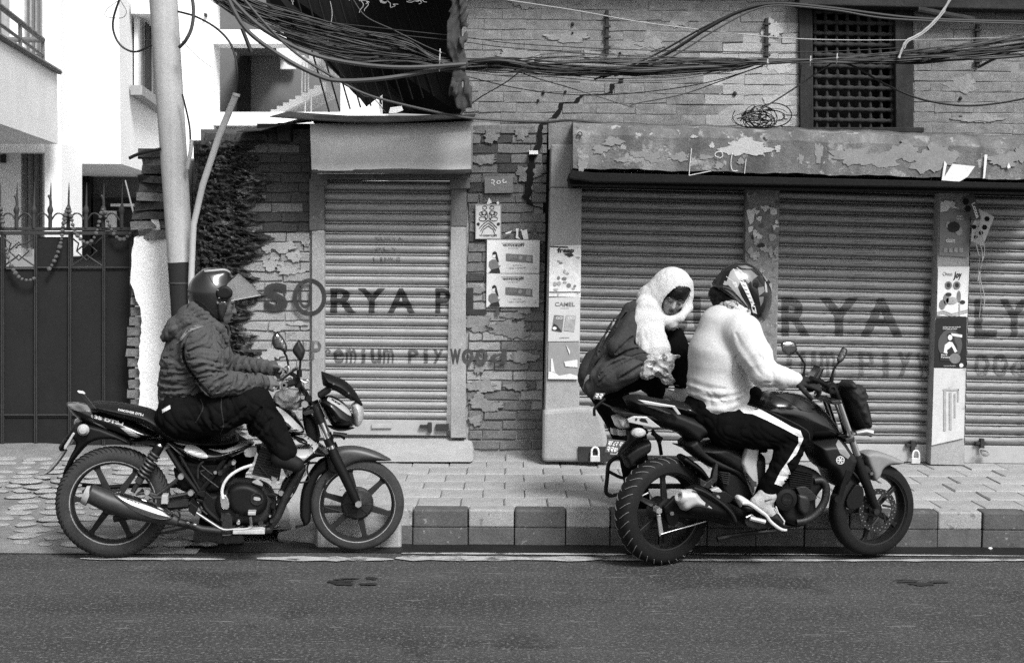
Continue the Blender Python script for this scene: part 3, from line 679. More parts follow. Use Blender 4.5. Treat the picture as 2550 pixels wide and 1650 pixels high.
def tin(name, pts, m=M_iron, th=0.006):
    """thin sheet: pts list of (px,py,Y) near edge, extruded back by depth"""
    near = [P(*p) for p in pts]; far = [p + Vector((0.0, 0.75, 0.10)) for p in near]; n = len(near)
    v = near + far + [p + Vector((0, 0, th)) for p in near + far]; f = []
    for i in range(n - 1): f += [(i, i + 1, n + i + 1, n + i), (2 * n + i, 3 * n + i, 3 * n + i + 1, 2 * n + i + 1), (i, 2 * n + i, 2 * n + i + 1, i + 1), (n + i, n + i + 1, 3 * n + i + 1, 3 * n + i)]
    f += [(0, n, 3 * n, 2 * n), (n - 1, 3 * n - 1, 4 * n - 1, 2 * n - 1)]; return build(name, v, f, m, shop)
tin('roof_sheet', [(672, 292, 9.45), (740, 297, 9.45), (860, 305, 9.42), (960, 306, 9.42), (1080, 300, 9.42), (1180, 293, 9.42)])
tin('roof_sheet', [(590, 330, 9.6), (650, 326, 9.6), (700, 312, 9.55), (775, 304, 9.5)])
rb = MB(); pbox(rb, 690, 306, 722, 350, YL - 0.12, YL + .3); rb.build('rafter_end', M_woodx, shop, bevel=0.006)
vd = MB(); pbox(vd, 640, 308, 780, 340, YL + 0.05, YL + .25); vd.build('roof_void', M_black, shop)
rf = MB(); pbox(rf, 780, 288, 1172, 306, YL - 0.2, YL + 0.3); rf.build('box_top', M_iron, shop)
# ------------------------------------------------------------------ whitewashed building with lattice window, canopy and three shutters
bld = thing('corner_building', P(1960, 1150, YL), 'old limewashed brick building with lattice window, peeling canopy and three roller shutters', 'building')
CR = [(195, 1548, 5), (206, 1546, 5), (209, 1524, 5), (232, 1521, 5), (236, 1450, 4), (255, 1434, 5), (257, 1398, 5), (275, 1392, 5), (292, 1382, 6), (303, 1363, 5), (310, 1348, 5)]
_rc = random.Random(41)
def rough_crack(pts, fx):
    out = []
    for a, b in zip(pts, pts[1:]):
        n_ = max(2, int(math.dist(a[:2], b[:2]) / 6))
        for k in range(n_): t = k / n_; out.append(tuple(a[i] + (b[i] - a[i]) * t + (0 if k == 0 else _rc.uniform(*((-1.2, 1.2), (-fx, fx), (-2, 2))[i])) for i in range(3)))
    return out + [pts[-1]]
CR = rough_crack(CR, 3)
def crack2(y):
    if y < 195 or y > 312: return None
    for (a, b) in zip(CR, CR[1:]):
        if a[0] <= y <= b[0]:
            t = (y - a[0]) / (b[0] - a[0]); return (a[1] + (b[1] - a[1]) * t, a[2] + (b[2] - a[2]) * t)
def pick2(x, y):
    if 1992 < x < 2272 and 10 < y < 322: return None
    k = math.exp(-((x - 1920) / 170) ** 2 - ((y - 200) / 130) ** 2)
    return 'w2' if k + rnd.uniform(-.2, .2) > 0.42 else 'w'
uw = MB()
for (a, b, c, d) in [(1150, -60, 1990, 330), (2274, -60, 2680, 345), (1990, 322, 2274, 345), (1990, -60, 2274, 8)]: pbox(uw, a, b, c, d, YL + 0.005, YL + 0.28)
up = uw.build('upper_wall', M_mortar_w, bld)
nb = brick_field(up, lambda y: 1156, lambda y: 1991, -30, 306, YL, pick2, course=25.8, length=100, joint=1.3, depth=0.005, limit=150, crack=crack2, seed=21, slope=0.012)
nb2 = brick_field(up, lambda y: 2276, lambda y: 2600, -30, 336, YL, pick2, course=25.8, length=100, joint=1.3, depth=0.005, limit=100, seed=22, slope=0.012)
rq = random.Random(23)
for k in range(34):
    x, y = rq.uniform(1170, 2540), rq.uniform(-10, 310)
    if 1950 < x < 2310 or (1340 < x < 1560 and y > 180 and abs(x - 1445) < 130): continue
    kk = math.exp(-((x - 1920) / 170) ** 2 - ((y - 200) / 130) ** 2); flake(x, y, rq.uniform(20, 60), rq.uniform(8, 26), k, M_brick_w2 if kk + rq.uniform(-.25, .2) > .42 else M_brick_w, Yf=YL - 0.0028, n=60, part='limewash_smear', parent=up)
# the crack itself: black ribbon on the wall, the cleft's shade put into its colour
cv = []; cf = []
for i, (y, x, w) in enumerate(CR):
    for s_ in (-1, 1): cv.append(P(x + s_ * w * 1.15, y + s_ * 0.0, YL - 0.0045))
    if i: cf.append((2 * i - 2, 2 * i - 1, 2 * i + 1, 2 * i))
n0 = len(cv); cv += [p + Vector((0, 0.06, 0)) for p in cv]; cf2 = [tuple(k + n0 for k in q) for q in cf] + [(2 * i, 2 * i + 2, n0 + 2 * i + 2, n0 + 2 * i) for i in range(len(CR) - 1)] + [(2 * i + 1, n0 + 2 * i + 1, n0 + 2 * i + 3, 2 * i + 3) for i in range(len(CR) - 1)]
build('crack', cv, cf + cf2, M_black, bld)
c1 = [(312, 1347, 5), (345, 1346, 6), (372, 1337, 7), (380, 1324, 8), (420, 1321, 7), (455, 1317, 9), (495, 1311, 7), (512, 1325, 4), (520, 1352, 5)]
c1 = rough_crack(c1, 4)
cv = []; cf = []
for i, (y, x, w) in enumerate(c1):
    for s_ in (-1, 1): cv.append(P(x + s_ * w * 1.05, y, YL - 0.0135))
    if i: cf.append((2 * i - 2, 2 * i - 1, 2 * i + 1, 2 * i))
n0 = len(cv); cv += [p + Vector((0, 0.05, 0)) for p in cv]; m_ = len(c1)
cf2 = [tuple(k + n0 for k in q) for q in cf] + [(2 * i, 2 * i + 2, n0 + 2 * i + 2, n0 + 2 * i) for i in range(m_ - 1)] + [(2 * i + 1, n0 + 2 * i + 1, n0 + 2 * i + 3, 2 * i + 3) for i in range(m_ - 1)]
build('crack', cv, cf + cf2, M_black, shop)  # lower crack: black ribbon too, painting the shade inside it
hb = MB(); pbox(hb, 1318, 375, 1340, 384, YL - 0.05, YL); hb.build('stub_pipe', M_white2, shop)
# lattice window
win = MB()
pquad(win, [(1993, 322), (2026, 322), (2023, -20), (1989, -20)], YL - 0.035, YL + 0.16)
wf = win.build('window_frame', M_wood, bld, bevel=0.006)
win = MB(); pquad(win, [(2231, 322), (2276, 325), (2272, -20), (2229, -20)], YL - 0.035, YL + 0.16); win.build('window_jamb', M_wood, wf, bevel=0.006)
wd = MB(); pbox(wd, 2000, -40, 2275, 325, YL + 0.2, YL + 0.3); wd.build('window_void', M_black, bld)
sl_ = MB(); pbox(sl_, 1920, 317, 2302, 330, YL - 0.07, YL + 0.1); sl_.build('window_sill', M_wood, bld, bevel=0.006)
vb = MB(); s = YL / FPX
def lattice_bar(a, b, r_):
    m = MB(); n = 40; path = [a + (b - a) * (i / n) for i in range(n + 1)]; return m
per = 26.9
for i in range(9):
    x = 2030.5 + per * i - 1
    if x > 2236: break
    a = P(x + 4, 330, YL + 0.03); b = P(x - 2, -25, YL + 0.03)
    if 'lvb' not in globals():
        lvb = MB(); L = (b - a).length; n = int(round(L / (per * s))); pts = []; rr = []
        for k in range(n * 4 + 1): pts.append((0, 0, L * k / (n * 4))); rr.append((0.0155, 0.0175, 0.0155, 0.0115)[k % 4])
        lvb.tube(pts, rr, 8, flat=0.8); lme = bpy.data.meshes.new('lattice_bar'); lme.from_pydata(lvb.v, [], lvb.f); lme.polygons.foreach_set('use_smooth', lvb.sm); lme.materials.append(M_wood)
    inst('lattice_bar', lme, a, wf, (0, math.atan2(b.x - a.x, b.z - a.z), 0))
for j_ in range(13):
    y = 302 - per * j_
    if y < -20: break
    a = P(2024, y - 4, YL + 0.022); b = P(2234, y + 0, YL + 0.022)
    if 'lmh' not in globals():
        lh = MB(); L = (b - a).length; n = int(round(L / (per * s))); pts = []; rr = []
        for k in range(n * 4 + 1): pts.append((L * k / (n * 4), 0, 0)); rr.append((0.0115, 0.0165, 0.0185, 0.0165)[k % 4])
        lh.tube(pts, rr, 8); lmh = bpy.data.meshes.new('lattice_bar'); lmh.from_pydata(lh.v, [], lh.f); lmh.polygons.foreach_set('use_smooth', lh.sm); lmh.materials.append(M_wood)
    inst('lattice_bar', lmh, a, wf, (0, -math.atan2(b.z - a.z, b.x - a.x), 0))
# timber eave above, jutting out and shading the top of the wall
ev = MB(); a = [P(x, y, 9.70) for x, y in [(1990, 12), (2680, 28), (2680, -60), (1990, -60)]]; ev.prism(a, [Vector((p.x, YL + .1, p.z)) for p in a]).build('eave_beam', M_woodx, bld, bevel=0.008)
ev = MB(); z1 = P(1500, -95, 9.6).z; ev.box((2.2, 9.80, z1 + 0.15), (6.2, 0.5, 0.2)); ev.build('jetty', M_woodx, bld)
for (x0, y0, x1, y1) in [(2285, 25, 2425, 47)]:
    a, b = P(x0, y0, 9.66), P(x1, y1 + 4, 9.66); MB().tube([a, b], 0.024, 10).build('purlin_end', M_wood, bld)
# wall brackets (perforated straps) and pegs
for (x, y0, y1) in [(1512, 25, 134), (1910, 45, 150), (2436, 60, 165)]:
    hb = MB(); pbox(hb, x - 4, y0, x + 4, y1, YL - 0.03, YL + 0.01); hb.build('wall_strap', M_iron, bld, bevel=0.002)
    for k in range(4):
        hb = MB(); pbox(hb, x - 7, y0 + 12 + k * 26, x + 9, y0 + 17 + k * 26, YL - 0.04, YL - 0.02); hb.build('strap_peg', M_iron, bld)
for (x, y, r_) in [(1426, 60, 5), (1426, 82, 3), (1353, 230, 5), (1340, 250, 4), (1408, 228, 4), (1830, 233, 6), (1544, 133, 4), (1542, 1000, 3), (2392, 245, 5)]:
    if y > 400: continue
    MB().ball(P(x, y, YL - 0.008), (r_ * .0024, .014, r_ * .0026), 8, 5).build('nail', M_iron, bld)
# canopy slab
def canopy():
    xs = np.linspace(1427, 2640, 90); n = len(xs)
    def ln(x, a, b): return a + (b - a) * (x - 1427) / (2550 - 1427)
    rows = []
    def row(yf, Yf): rows.append([P(x, yf(x) + 1.6 * math.sin(x * .031 + Yf * 9) + 0.9 * math.sin(x * .11), Yf) for x in xs])
    row(lambda x: ln(x, 300, 338), 9.84); row(lambda x: ln(x, 306, 344), 9.16); row(lambda x: ln(x, 311, 350), 9.09)
    for t in (0.2, 0.4, 0.6, 0.8, 0.95): row(lambda x, t=t: ln(x, 311, 350) + (ln(x, 424, 452) - ln(x, 311, 350)) * t, 9.06)
    v = [p for r_ in rows for p in r_]; f = []
    for a in range(len(rows) - 1):
        for i in range(n - 1): f.append((a * n + i, (a + 1) * n + i, (a + 1) * n + i + 1, a * n + i + 1))
    v = [Vector((p.x, p.y - (0.006 * rnoise((p.x, p.y, p.z), 14, 8) if p.y < 9.2 else 0), p.z)) for p in v]
    # soffit and back
    o = len(v); last = rows[-1]; v += [Vector((p.x, 9.84, p.z + 0.0)) for p in last]
    k = (len(rows) - 1) * n
    for i in range(n - 1): f.append((k + i, o + i, o + i + 1, k + i + 1))
    f.append(tuple([a * n for a in range(len(rows))][::-1] + [o]))
    return build('canopy', v, f, M_canopy, bld, sm=False)
cn = canopy()
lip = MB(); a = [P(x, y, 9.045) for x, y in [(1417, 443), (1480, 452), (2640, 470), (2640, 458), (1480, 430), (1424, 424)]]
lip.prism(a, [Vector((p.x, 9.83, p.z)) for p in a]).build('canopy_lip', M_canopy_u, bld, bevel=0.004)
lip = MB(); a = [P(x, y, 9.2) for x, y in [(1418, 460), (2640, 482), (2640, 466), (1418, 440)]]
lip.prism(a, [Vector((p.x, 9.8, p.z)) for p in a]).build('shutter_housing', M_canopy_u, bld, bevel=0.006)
# paint flakes still standing proud on the canopy face
M_flake = mat('pale paint flake', 0.215, 0.9, 0.15, 9.0, 0.003, 80.0); M_flake2 = mat('bright plaster patch', 0.40, 0.9, 0.12, 9.0, 0.004, 80.0)
for k, (x, y, rx, ry, b_) in enumerate([(1858, 368, 58, 20, 1), (1527, 352, 24, 11, 0), (1495, 372, 20, 10, 0), (1590, 384, 22, 7, 0), (1625, 392, 20, 13, 0), (1692, 391, 20, 11, 0), (1773, 362, 6, 7, 1), (1728, 340, 9, 4, 1), (1757, 391, 18, 6, 0), (2039, 380, 10, 25, 0), (2120, 388, 45, 20, 0), (2190, 398, 52, 18, 0), (2250, 380, 45, 22, 0), (2310, 405, 38, 26, 0), (2340, 390, 40, 30, 0), (1995, 396, 6, 12, 0), (1937, 370, 7, 9, 1), (2500, 398, 34, 18, 0), (2540, 385, 18, 20, 0), (1845, 402, 9, 8, 0), (1790, 412, 10, 9, 0), (1450, 412, 12, 14, 0), (1910, 341, 6, 6, 0), (2253, 352, 8, 6, 0), (1550, 398, 16, 6, 0)]):
    flake(x, y, rx, ry, k, M_flake2 if b_ else M_flake)
sheet('torn_paper', [(2345, 449), (2352, 400), (2358, 408), (2352, 440), (2372, 408), (2386, 410), (2428, 414), (2410, 440), (2390, 452), (2370, 451)], 9.043, 0.004, M_paper, cn)
sheet('torn_paper', [(2448, 445), (2452, 385), (2459, 385), (2453, 443)], 9.043, 0.004, M_paper, cn)
sheet('torn_paper', [(2508, 415), (2512, 405), (2517, 417), (2510, 420)], 9.043, 0.004, M_paper, cn)
for pts in ([(1716, 437), (1718, 410), (1722, 370)], [(1716, 437), (1740, 432), (1770, 426)], [(1824, 380), (1820, 405), (1824, 424), (1838, 425)], [(1858, 396), (1854, 432)], [(1790, 392), (1781, 388), (1783, 380), (1795, 377), (1800, 388), (1792, 394)]):
    MB().tube([P(x, y, 9.046) for x, y in spline([(x, y, 0) for x, y in pts], 4) and [(q.x, q.y) for q in spline([(x, y, 0) for x, y in pts], 4)]], 0.0025, 5).build('chalk_mark', M_paper, cn)
MB().lathe(P(1444, 334, 9.045), (0, 1, 0), [(0.010, -.004), (0.016, -.004), (0.016, .004), (0.010, .004)], 16, close=True).build('ring_bolt', M_iron, cn)
# pillar, posts
M_post = mat('worn post paint', 0.20, 0.85, 0.3, 4.0, 0.004, 90.0, spots=[(9.0, 0.56, 0.12), (20.0, 0.63, 0.36), (40.0, 0.68, 0.03)])
M_post2 = mat('rust flecked post paint', 0.30, 0.8, 0.15, 6.0, 0.002, 90.0, spots=[(18.0, 0.66, 0.05)])
p_ = MB(); pquad(p_, [(1354, 1135), (1441, 1135), (1449, 468), (1371, 468)], 9.48, 9.9); p_.build('pillar', M_plast_g, bld, bevel=0.008)
p_ = MB(); pquad(p_, [(1371, 467), (1425, 467), (1428, 360), (1373, 360)], 9.49, 9.9); p_.build('pillar_top', M_plast_g, bld, bevel=0.008)
pl = MB(); a = [P(x, y, 9.42) for x, y in [(1350, 1150), (1520, 1152), (1512, 1090), (1498, 1030), (1470, 1015), (1441, 1014), (1352, 1020)]]; pl.prism(a, [p + Vector((0, .16, 0)) for p in a]).build('plinth', M_plast_g, bld, bevel=0.03, seg=3)
p_ = MB(); pquad(p_, [(1852, 1150), (1930, 1155), (1942, 462), (1857, 460)], 9.52, 9.8); po_ = p_.build('post', M_post, bld, bevel=0.004)
for k in range(26):
    y_ = rnd.choice([rnd.uniform(515, 590), rnd.uniform(580, 720)]); flake(rnd.uniform(1866, 1934), y_, rnd.uniform(3, 10), rnd.uniform(3, 12), k + 50, rnd.choice([M_plast_p, M_plast_g, M_iron]) if y_ > 590 else M_paper_t, Yf=9.514, n=20, part='paint_flake', parent=po_)
p_ = MB(); pquad(p_, [(2317, 1156), (2400, 1158), (2418, 468), (2340, 466)], 9.49, 9.8); p_.build('post', M_post2, bld, bevel=0.004)
S2 = Shutter(bld, [(1448, 466), (1860, 476), (1852, 1100), (1436, 1092)], 9.62, 23, M_slat2)
S3 = Shutter(bld, [(1940, 470), (2341, 482), (2320, 1106), (1928, 1103)], 9.62, 23, M_slat2, bar_px=44)
S4 = Shutter(bld, [(2417, 484), (2700, 492), (2690, 1112), (2400, 1108)], 9.62, 23, M_slat2, bar_px=44)
letters('RYA P', [(1945, 2016), (2040, 2136), (2142, 2246), (0, 0), (2298, 2338)], 733, 828, S3, M_pnt3, 0.03, 0.004)
letters('LY', [(2425, 2480), (2486, 2560)], 736, 832, S4, M_pnt3, 0.03, 0.003)
letters('SU', [(1640, 1712), (1726, 1800)], 738, 830, S2, M_pnt3, 0.03)
letters('ium Plyw', [(1945 + 48 * i, 1983 + 48 * i) for i in range(8)], 866, 930, S3, M_pnt4, 0.02, 0.004)
letters('ood', [(2424, 2462), (2470, 2508), (2514, 2552)], 880, 936, S4, M_pnt4, 0.02)
letters('Prem', [(1700 + 38 * i, 1732 + 38 * i) for i in range(4)], 870, 925, S2, M_pnt4, 0.02)
0 and letters('SURYA LINKS', [(2010 + 24 * i, 2028 + 24 * i) for i in range(11)], 606, 640, S3, M_pnt4, 0.01)
for (x, y) in [(2275, 1105), (2448, 1100)]:
    hb = MB(); pbox(hb, x - 18, y, x + 8, y + 7, 9.57, 9.6); pbox(hb, x - 6, y - 8, x + 4, y + 20, 9.565, 9.6); hb.build('hasp', M_iron, (S3 if x < 2400 else S4).part, bevel=0.003)
hb = MB(); pbox(hb, 1440, 1112, 1520, 1148, 9.40, 9.5); hb.build('lock_recess', M_iron, bld, bevel=0.004)
# extensions beyond the frame so that a side step still shows a street
ex = MB(); ex.box((P(2690, 700, 9.7).x + 3.0, 9.95, 1.6), (6.0, .5, 3.4)); ex.build('side_wall', M_brick_w, bld)
# ------------------------------------------------------------------ white house at left (two wings)
wh = thing('white_house', P(150, 560, 17.0), 'overexposed white house with railed balcony and barred window behind the gate', 'house')
def V2(px, Y): return 0.0 + (ray(px, 600) * (Y / ray(px, 600).y)).x
zA0 = P(148, 359, 16).z; zA1 = P(148, 180, 16).z
ringA = [(V2(0, 13) + 0.03, 12.5), (V2(148, 16), 16.0), (-12, 16.0), (-12, 12.5)]
MB().prism([Vector((x, y, zA0)) for x, y in ringA][::-1], [Vector((x, y, zA1)) for x, y in ringA][::-1]).build('balcony_block', M_white2, wh)
# coping edge strip, stained
MB().tube([Vector((ringA[0][0] + .01, ringA[0][1], zA1)), Vector((ringA[1][0] + .03, ringA[1][1], zA1))], 0.03, 6).build('coping', M_plast_d, wh)
rail = [Vector((ringA[0][0] - .05, 12.5, zA1)), Vector((ringA[1][0] - 0.12, 15.9, zA1))]
rl_ = MB(); h1, h2 = 0.34, 0.17
for h_, r_ in ((h1, .03), (h2, .018)):
    rl_.tube([rail[0] + Vector((0, 0, h_)), rail[1] + Vector((0, 0, h_))], r_, 8)
    rl_.tube([rail[1] + Vector((0, 0, h_)), rail[1] + Vector((-0.9, 0, h_))], r_, 8)
rlo = rl_.build('railing', M_plast_d, wh); rlo['kind'] = 'thing'
for t in (0.28, 0.62, 1.0): MB().tube([rail[0].lerp(rail[1], t), rail[0].lerp(rail[1], t) + Vector((0, 0, h1))], .02, 6).build('railing_post', M_plast_d, rlo)
# upper wall behind the balcony with a tall window
q = MB(); pbox(q, -200, -200, 150, 380, 16.4, 17); q.build('wall', M_white, wh)
def window_px(x0, y0, x1, y1, Y, parent, bars, mf, mg):
    w = MB(); pbox(w, x0, y0, x1, y1, Y - 0.04, Y + .05); f_ = w.build('window', mf, parent)
    g = MB(); pbox(g, x0 + 5, y0 + 5, x1 - 5, y1 - 4, Y - 0.05, Y - .04); g.build('pane', mg, f_)
    for i in range(bars):
        x = x0 + (x1 - x0) * (i + 1) / (bars + 1); b = MB(); pbox(b, x - 2, y0, x + 2, y1, Y - 0.08, Y - 0.05); b.build('bar', M_greyw, f_)
    return f_
M_pgl = mat('pale curtain pane', 0.34, 0.5, 0.25, 3.0, 0.0, streak=((8, 8, .5), .3))
window_px(56, -60, 110, 150, 16.4, wh, 3, M_white2, M_pgl)
window_px(-30, -60, 28, 140, 16.4, wh, 1, M_white2, M_pgl)
# ground floor under the balcony
q = MB(); pbox(q, -200, 350, 52, 640, 16.6, 17); q.build('wall', M_white, wh)
window_px(50, 365, 110, 620, 16.7, wh, 3, M_white2, mat('grey curtain', 0.22, 0.7, 0.25, 3.0, 0.0, streak=((9, 9, .4), .4)))
q = MB(); pbox(q, 110, 355, 152, 640, 16.2, 17); q.build('column', M_white, wh, bevel=0.01)
q = MB(); pbox(q, 0, 385, 12, 405, 16.55, 16.65); q.build('wall_lamp', M_iron, wh)
# second wing, its side face running away from us
cB = Vector((V2(303, 17.0), 17.0, 0)); dB = Vector((-0.106, 1, 0)); zB0 = P(303, 408, 17.0).z
eB = cB + dB * 5.0; lB = Vector((V2(149, 17.0), 17.0, 0))
ring = [lB, cB, eB, Vector((lB.x - 1.2, 22, 0)), Vector((lB.x - .2, 17.6, 0))]
MB().prism([Vector((p.x, p.y, zB0)) for p in ring][::-1], [Vector((p.x, p.y, 8.5)) for p in ring][::-1]).build('upper_wing', M_white, wh)
def sideB(px_):  # point on the side face at photo x
    d = ray(px_, 600); n_ = Vector((dB.y, -dB.x, 0)); t = (cB - Vector((0, 0, 0))).dot(n_) / d.dot(n_); return d.x * t, d.y * t
def SB(px, py, off=0.0):
    x, y = sideB(px); p = P(px, py, y); n_ = Vector((dB.y, -dB.x, 0)).normalized(); return p + n_ * off
def sbox(name, quad, o0, o1, m, par):
    return MB().prism([SB(x, y, o1) for x, y in quad], [SB(x, y, o0) for x, y in quad]).build(name, m, par)
fw = sbox('window', [(334, 218), (396, 268), (396, 92), (334, 40)], 0.0, 0.05, M_white2, wh)
sbox('pane', [(339, 212), (391, 254), (391, 92), (339, 50)], 0.05, 0.06, M_pgl, fw)
for x in (344, 349, 355, 371, 379): sbox('bar', [(x - 1, 214 + (x - 338) * .8), (x + 1.4, 214 + (x - 338) * .8), (x + 1.4, 50 + (x - 338) * .85), (x - 1, 50 + (x - 338) * .85)], 0.09, 0.11, M_iron, fw)
sbox('sill', [(325, 236), (396, 285), (396, 262), (325, 212)], 0.0, 0.14, M_plast_p, fw)
sbox('hood', [(327, 34), (398, 92), (398, 66), (327, 8)], 0.0, 0.25, M_white2, fw)
# garage below the wing
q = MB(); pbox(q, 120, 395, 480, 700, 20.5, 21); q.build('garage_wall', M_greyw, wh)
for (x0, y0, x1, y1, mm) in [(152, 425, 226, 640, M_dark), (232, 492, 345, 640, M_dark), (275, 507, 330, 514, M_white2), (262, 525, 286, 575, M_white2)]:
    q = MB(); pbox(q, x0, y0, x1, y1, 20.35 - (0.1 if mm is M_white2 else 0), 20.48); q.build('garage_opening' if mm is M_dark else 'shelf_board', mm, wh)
fr_ = MB(); pts = []
for i in range(9): pts += [(154 + 8 * i, 432), (158 + 8 * i, 462 if i % 2 else 452)]
fr_.prism([P(x, y, 20.3) for x, y in pts + [(226, 425), (154, 425)]][::-1], [P(x, y, 20.32) + Vector((0, .02, 0)) for x, y in pts + [(226, 425), (154, 425)]][::-1]).build('garage_valance', M_black, wh)
# ------------------------------------------------------------------ house with outside stairs
sh = thing('stair_house', P(650, 560, 22), 'pale house with an open landing and outside staircase beyond the low shop', 'house')
w_ = MB()
for r_ in [(440, -200, 531, 760), (848, -200, 960, 760), (531, 74, 848, 109), (531, 279, 848, 312), (531, 328, 848, 760), (531, -200, 720, -60)]: pbox(w_, *r_, 22.0, 22.5)
w_.build('wall', M_white, sh)
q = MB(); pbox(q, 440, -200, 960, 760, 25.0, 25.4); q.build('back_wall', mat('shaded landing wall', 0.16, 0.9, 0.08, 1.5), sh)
q = MB(); pbox(q, 531, 309, 848, 330, 22.6, 25.0); q.build('landing_slab', M_white2, sh)
q = MB(); pbox(q, 590, 130, 622, 290, 24.9, 25.0); q.build('doorway', M_dark, sh)
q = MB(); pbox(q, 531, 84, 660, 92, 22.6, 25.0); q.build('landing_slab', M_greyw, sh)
def flight(x0, y0, x1, y1, n, Y, th, name):
    f_ = MB(); top = []
    for i in range(n):
        a = (x0 + (x1 - x0) * i / n, y0 + (y1 - y0) * i / n); b = (x0 + (x1 - x0) * (i + 1) / n, y0 + (y1 - y0) * (i + 1) / n); top += [(a[0], b[1]), (b[0], b[1])]
    poly = [(x0, y0)] + top + [(x1, y1 + th), (x0 + (8 if x1 > x0 else -8), y0 + th * .4)]
    if x1 < x0: poly = poly[::-1]
    a = [P(x, y, Y) for x, y in poly]; f_.prism(a[::-1], [p + Vector((0, 1.2, 0)) for p in a][::-1]).build(name, M_white2, sh)
flight(674, 281, 812, 205, 9, 22.9, 22, 'stair_flight'); flight(846, 190, 688, 112, 9, 23.2, 26, 'stair_flight')
for (x, y0, y1) in [(752, 150, 232), (760, 152, 228), (768, 156, 224), (760, 235, 280), (775, 235, 280)]:
    MB().tube([P(x, y1, 22.85), P(x + 1, y0, 22.85)], 0.012, 6).build('baluster', M_white2, sh)
q = MB(); pbox(q, 770, 135, 800, 160, 22.8, 23.6); q.build('newel_block', M_white2, sh)
sheet('wall_lamp', [(508, 33), (513, 33), (513, 41), (508, 41)], 21.9, 0.1, M_iron, sh)
sheet('notice_board', [(698, 150), (735, 150), (735, 172), (698, 172)], 24.8, 0.1, M_white2, sh)
# ------------------------------------------------------------------ tarpaulin by the corner building; its black also paints the dark interior
tp = [(650, -60), (668, 30), (690, 55), (723, 111), (790, 128), (812, 160), (846, 193), (880, 232), (897, 246), (912, 266), (932, 250), (952, 236), (953, 284), (1000, 282), (1040, 284), (1128, 288), (1150, 288), (1150, -60)]
v = []; f = []
tsh = MB(); a = []
for (x, y) in tp: a.append(P(x, y, 10.3 + 0.10 * math.sin(x * .02)))
ins = [P(*p, 10.5) for p in [(900, 60), (1000, 200)]]
tsh.prism(a[::-1], [p + Vector((0, 0.01, 0)) for p in a][::-1])
tpo = tsh.build('tarpaulin', M_tarp, None, org=P(1000, 285, 10.3)); tag(tpo, 'ragged tarpaulin and the dark space under it, one black sheet beside the upper brick wall', 'tarpaulin')
# thin ribs slanting across the sheet
rb_ = MB()
for i in range(14):
    x0 = 700 + 26 * i; rb_.tube([P(x0 + 30, -40, 10.22), P(x0 + 120, 280 - 4 * i, 10.22)], 0.006, 4)
rbk = rb_.build('tarpaulin_ribs', mat('tarpaulin rib', 0.007, 0.8), tpo); rbk['kind'] = 'stuff'
sheet('torn_edge', [(952, 236), (942, 244), (946, 284), (953, 284)], 10.25, 0.01, M_white2, tpo); sheet('torn_edge', [(972, 268), (1000, 264), (1004, 275), (985, 282), (968, 282)], 10.22, 0.01, M_white2, tpo)
# dry creeper hanging at the top
ck = MB(); rg = random.Random(3)
for i in range(26):
    x = rg.uniform(720, 1060); y = rg.uniform(-20, 6); pts = [(x, y)]
    for k in range(6): x += rg.uniform(-9, 14); y += rg.uniform(-6, 7); pts.append((x, y))
    ck.tube(spline([P(a_, b_, 9.7) for a_, b_ in pts], 3), 0.0022, 4)
for (x, n_) in ((900, 14), (912, 12), (822, 50)):
    pts = [(x + 5 * math.sin(k), 4 + n_ * k * 0.4) for k in range(6)]; ck.tube(spline([P(a_, b_, 9.7) for a_, b_ in pts], 3), 0.0025, 4)
tag(ck.build('dry_creeper', M_wire3, None, org=P(880, 0, 9.7)), 'wispy dry creeper strands hanging over the black tarpaulin', 'creeper', kind='stuff')
# hanging rag
rs = SDF((-0.42, 8.85, 2.2), (-0.05, 9.35, 4.0), 0.006)
rg_pts = [(1142, -40), (1140, 30), (1128, 70), (1122, 100), (1136, 130), (1148, 160), (1142, 190), (1136, 225), (1148, 255), (1152, 280)]
for i, (x, y) in enumerate(rg_pts): pass
wd_ = [0.075, 0.085, 0.10, 0.11, 0.085, 0.07, 0.075, 0.075, 0.06, 0.03]
rs.chain([tuple(P(x, y, 9.12)) for x, y in rg_pts], [w * .62 for w in wd_], 0.02, flat=((0, 1, 0), 0.45))
rs.cone(P(1150, -20, 9.1), P(1155, 60, 9.1), .035, .03, .01); rs.cone(P(1148, 110, 9.08), P(1160, 85, 9.08), .03, .02, .01); rs.cone(P(1135, 230, 9.08), P(1128, 200, 9.08), .03, .02, .01); rs.cone(P(1160, 200, 9.12), P(1166, 260, 9.12), .03, .03, .01)
p_ = rs.grid(); rs.a = (rs.a + 0.020 * np.abs(rnoise((p_[0] * 1.6 + 0.5 * p_[2], p_[1], p_[2] * 0.40), 85, 4, 6)) + 0.008 * rnoise((p_[0], p_[1], p_[2] * .8), 160, 8, 6) - 0.004).astype(np.float32)
M_rag = mat('faded cloth', 0.05, 0.95, 0.25, 12.0, 0.002, 180.0)
_i = np.nonzero(np.abs(rs.a) < .05); _p = [rs.lo[k] + rs.h * _i[k] for k in range(3)]; rs.a[_i] += (.016 * np.abs(np.sin(_p[0] * 70 + 4 * np.sin(_p[2] * 5) + 2.5 * np.sin(_p[2] * 13))) - .004).astype(np.float32)
rago = rs.build('rag', M_rag, None); tag(rago, 'tattered grey cloth rag hanging over the cable bundle at the wall corner', 'rag')
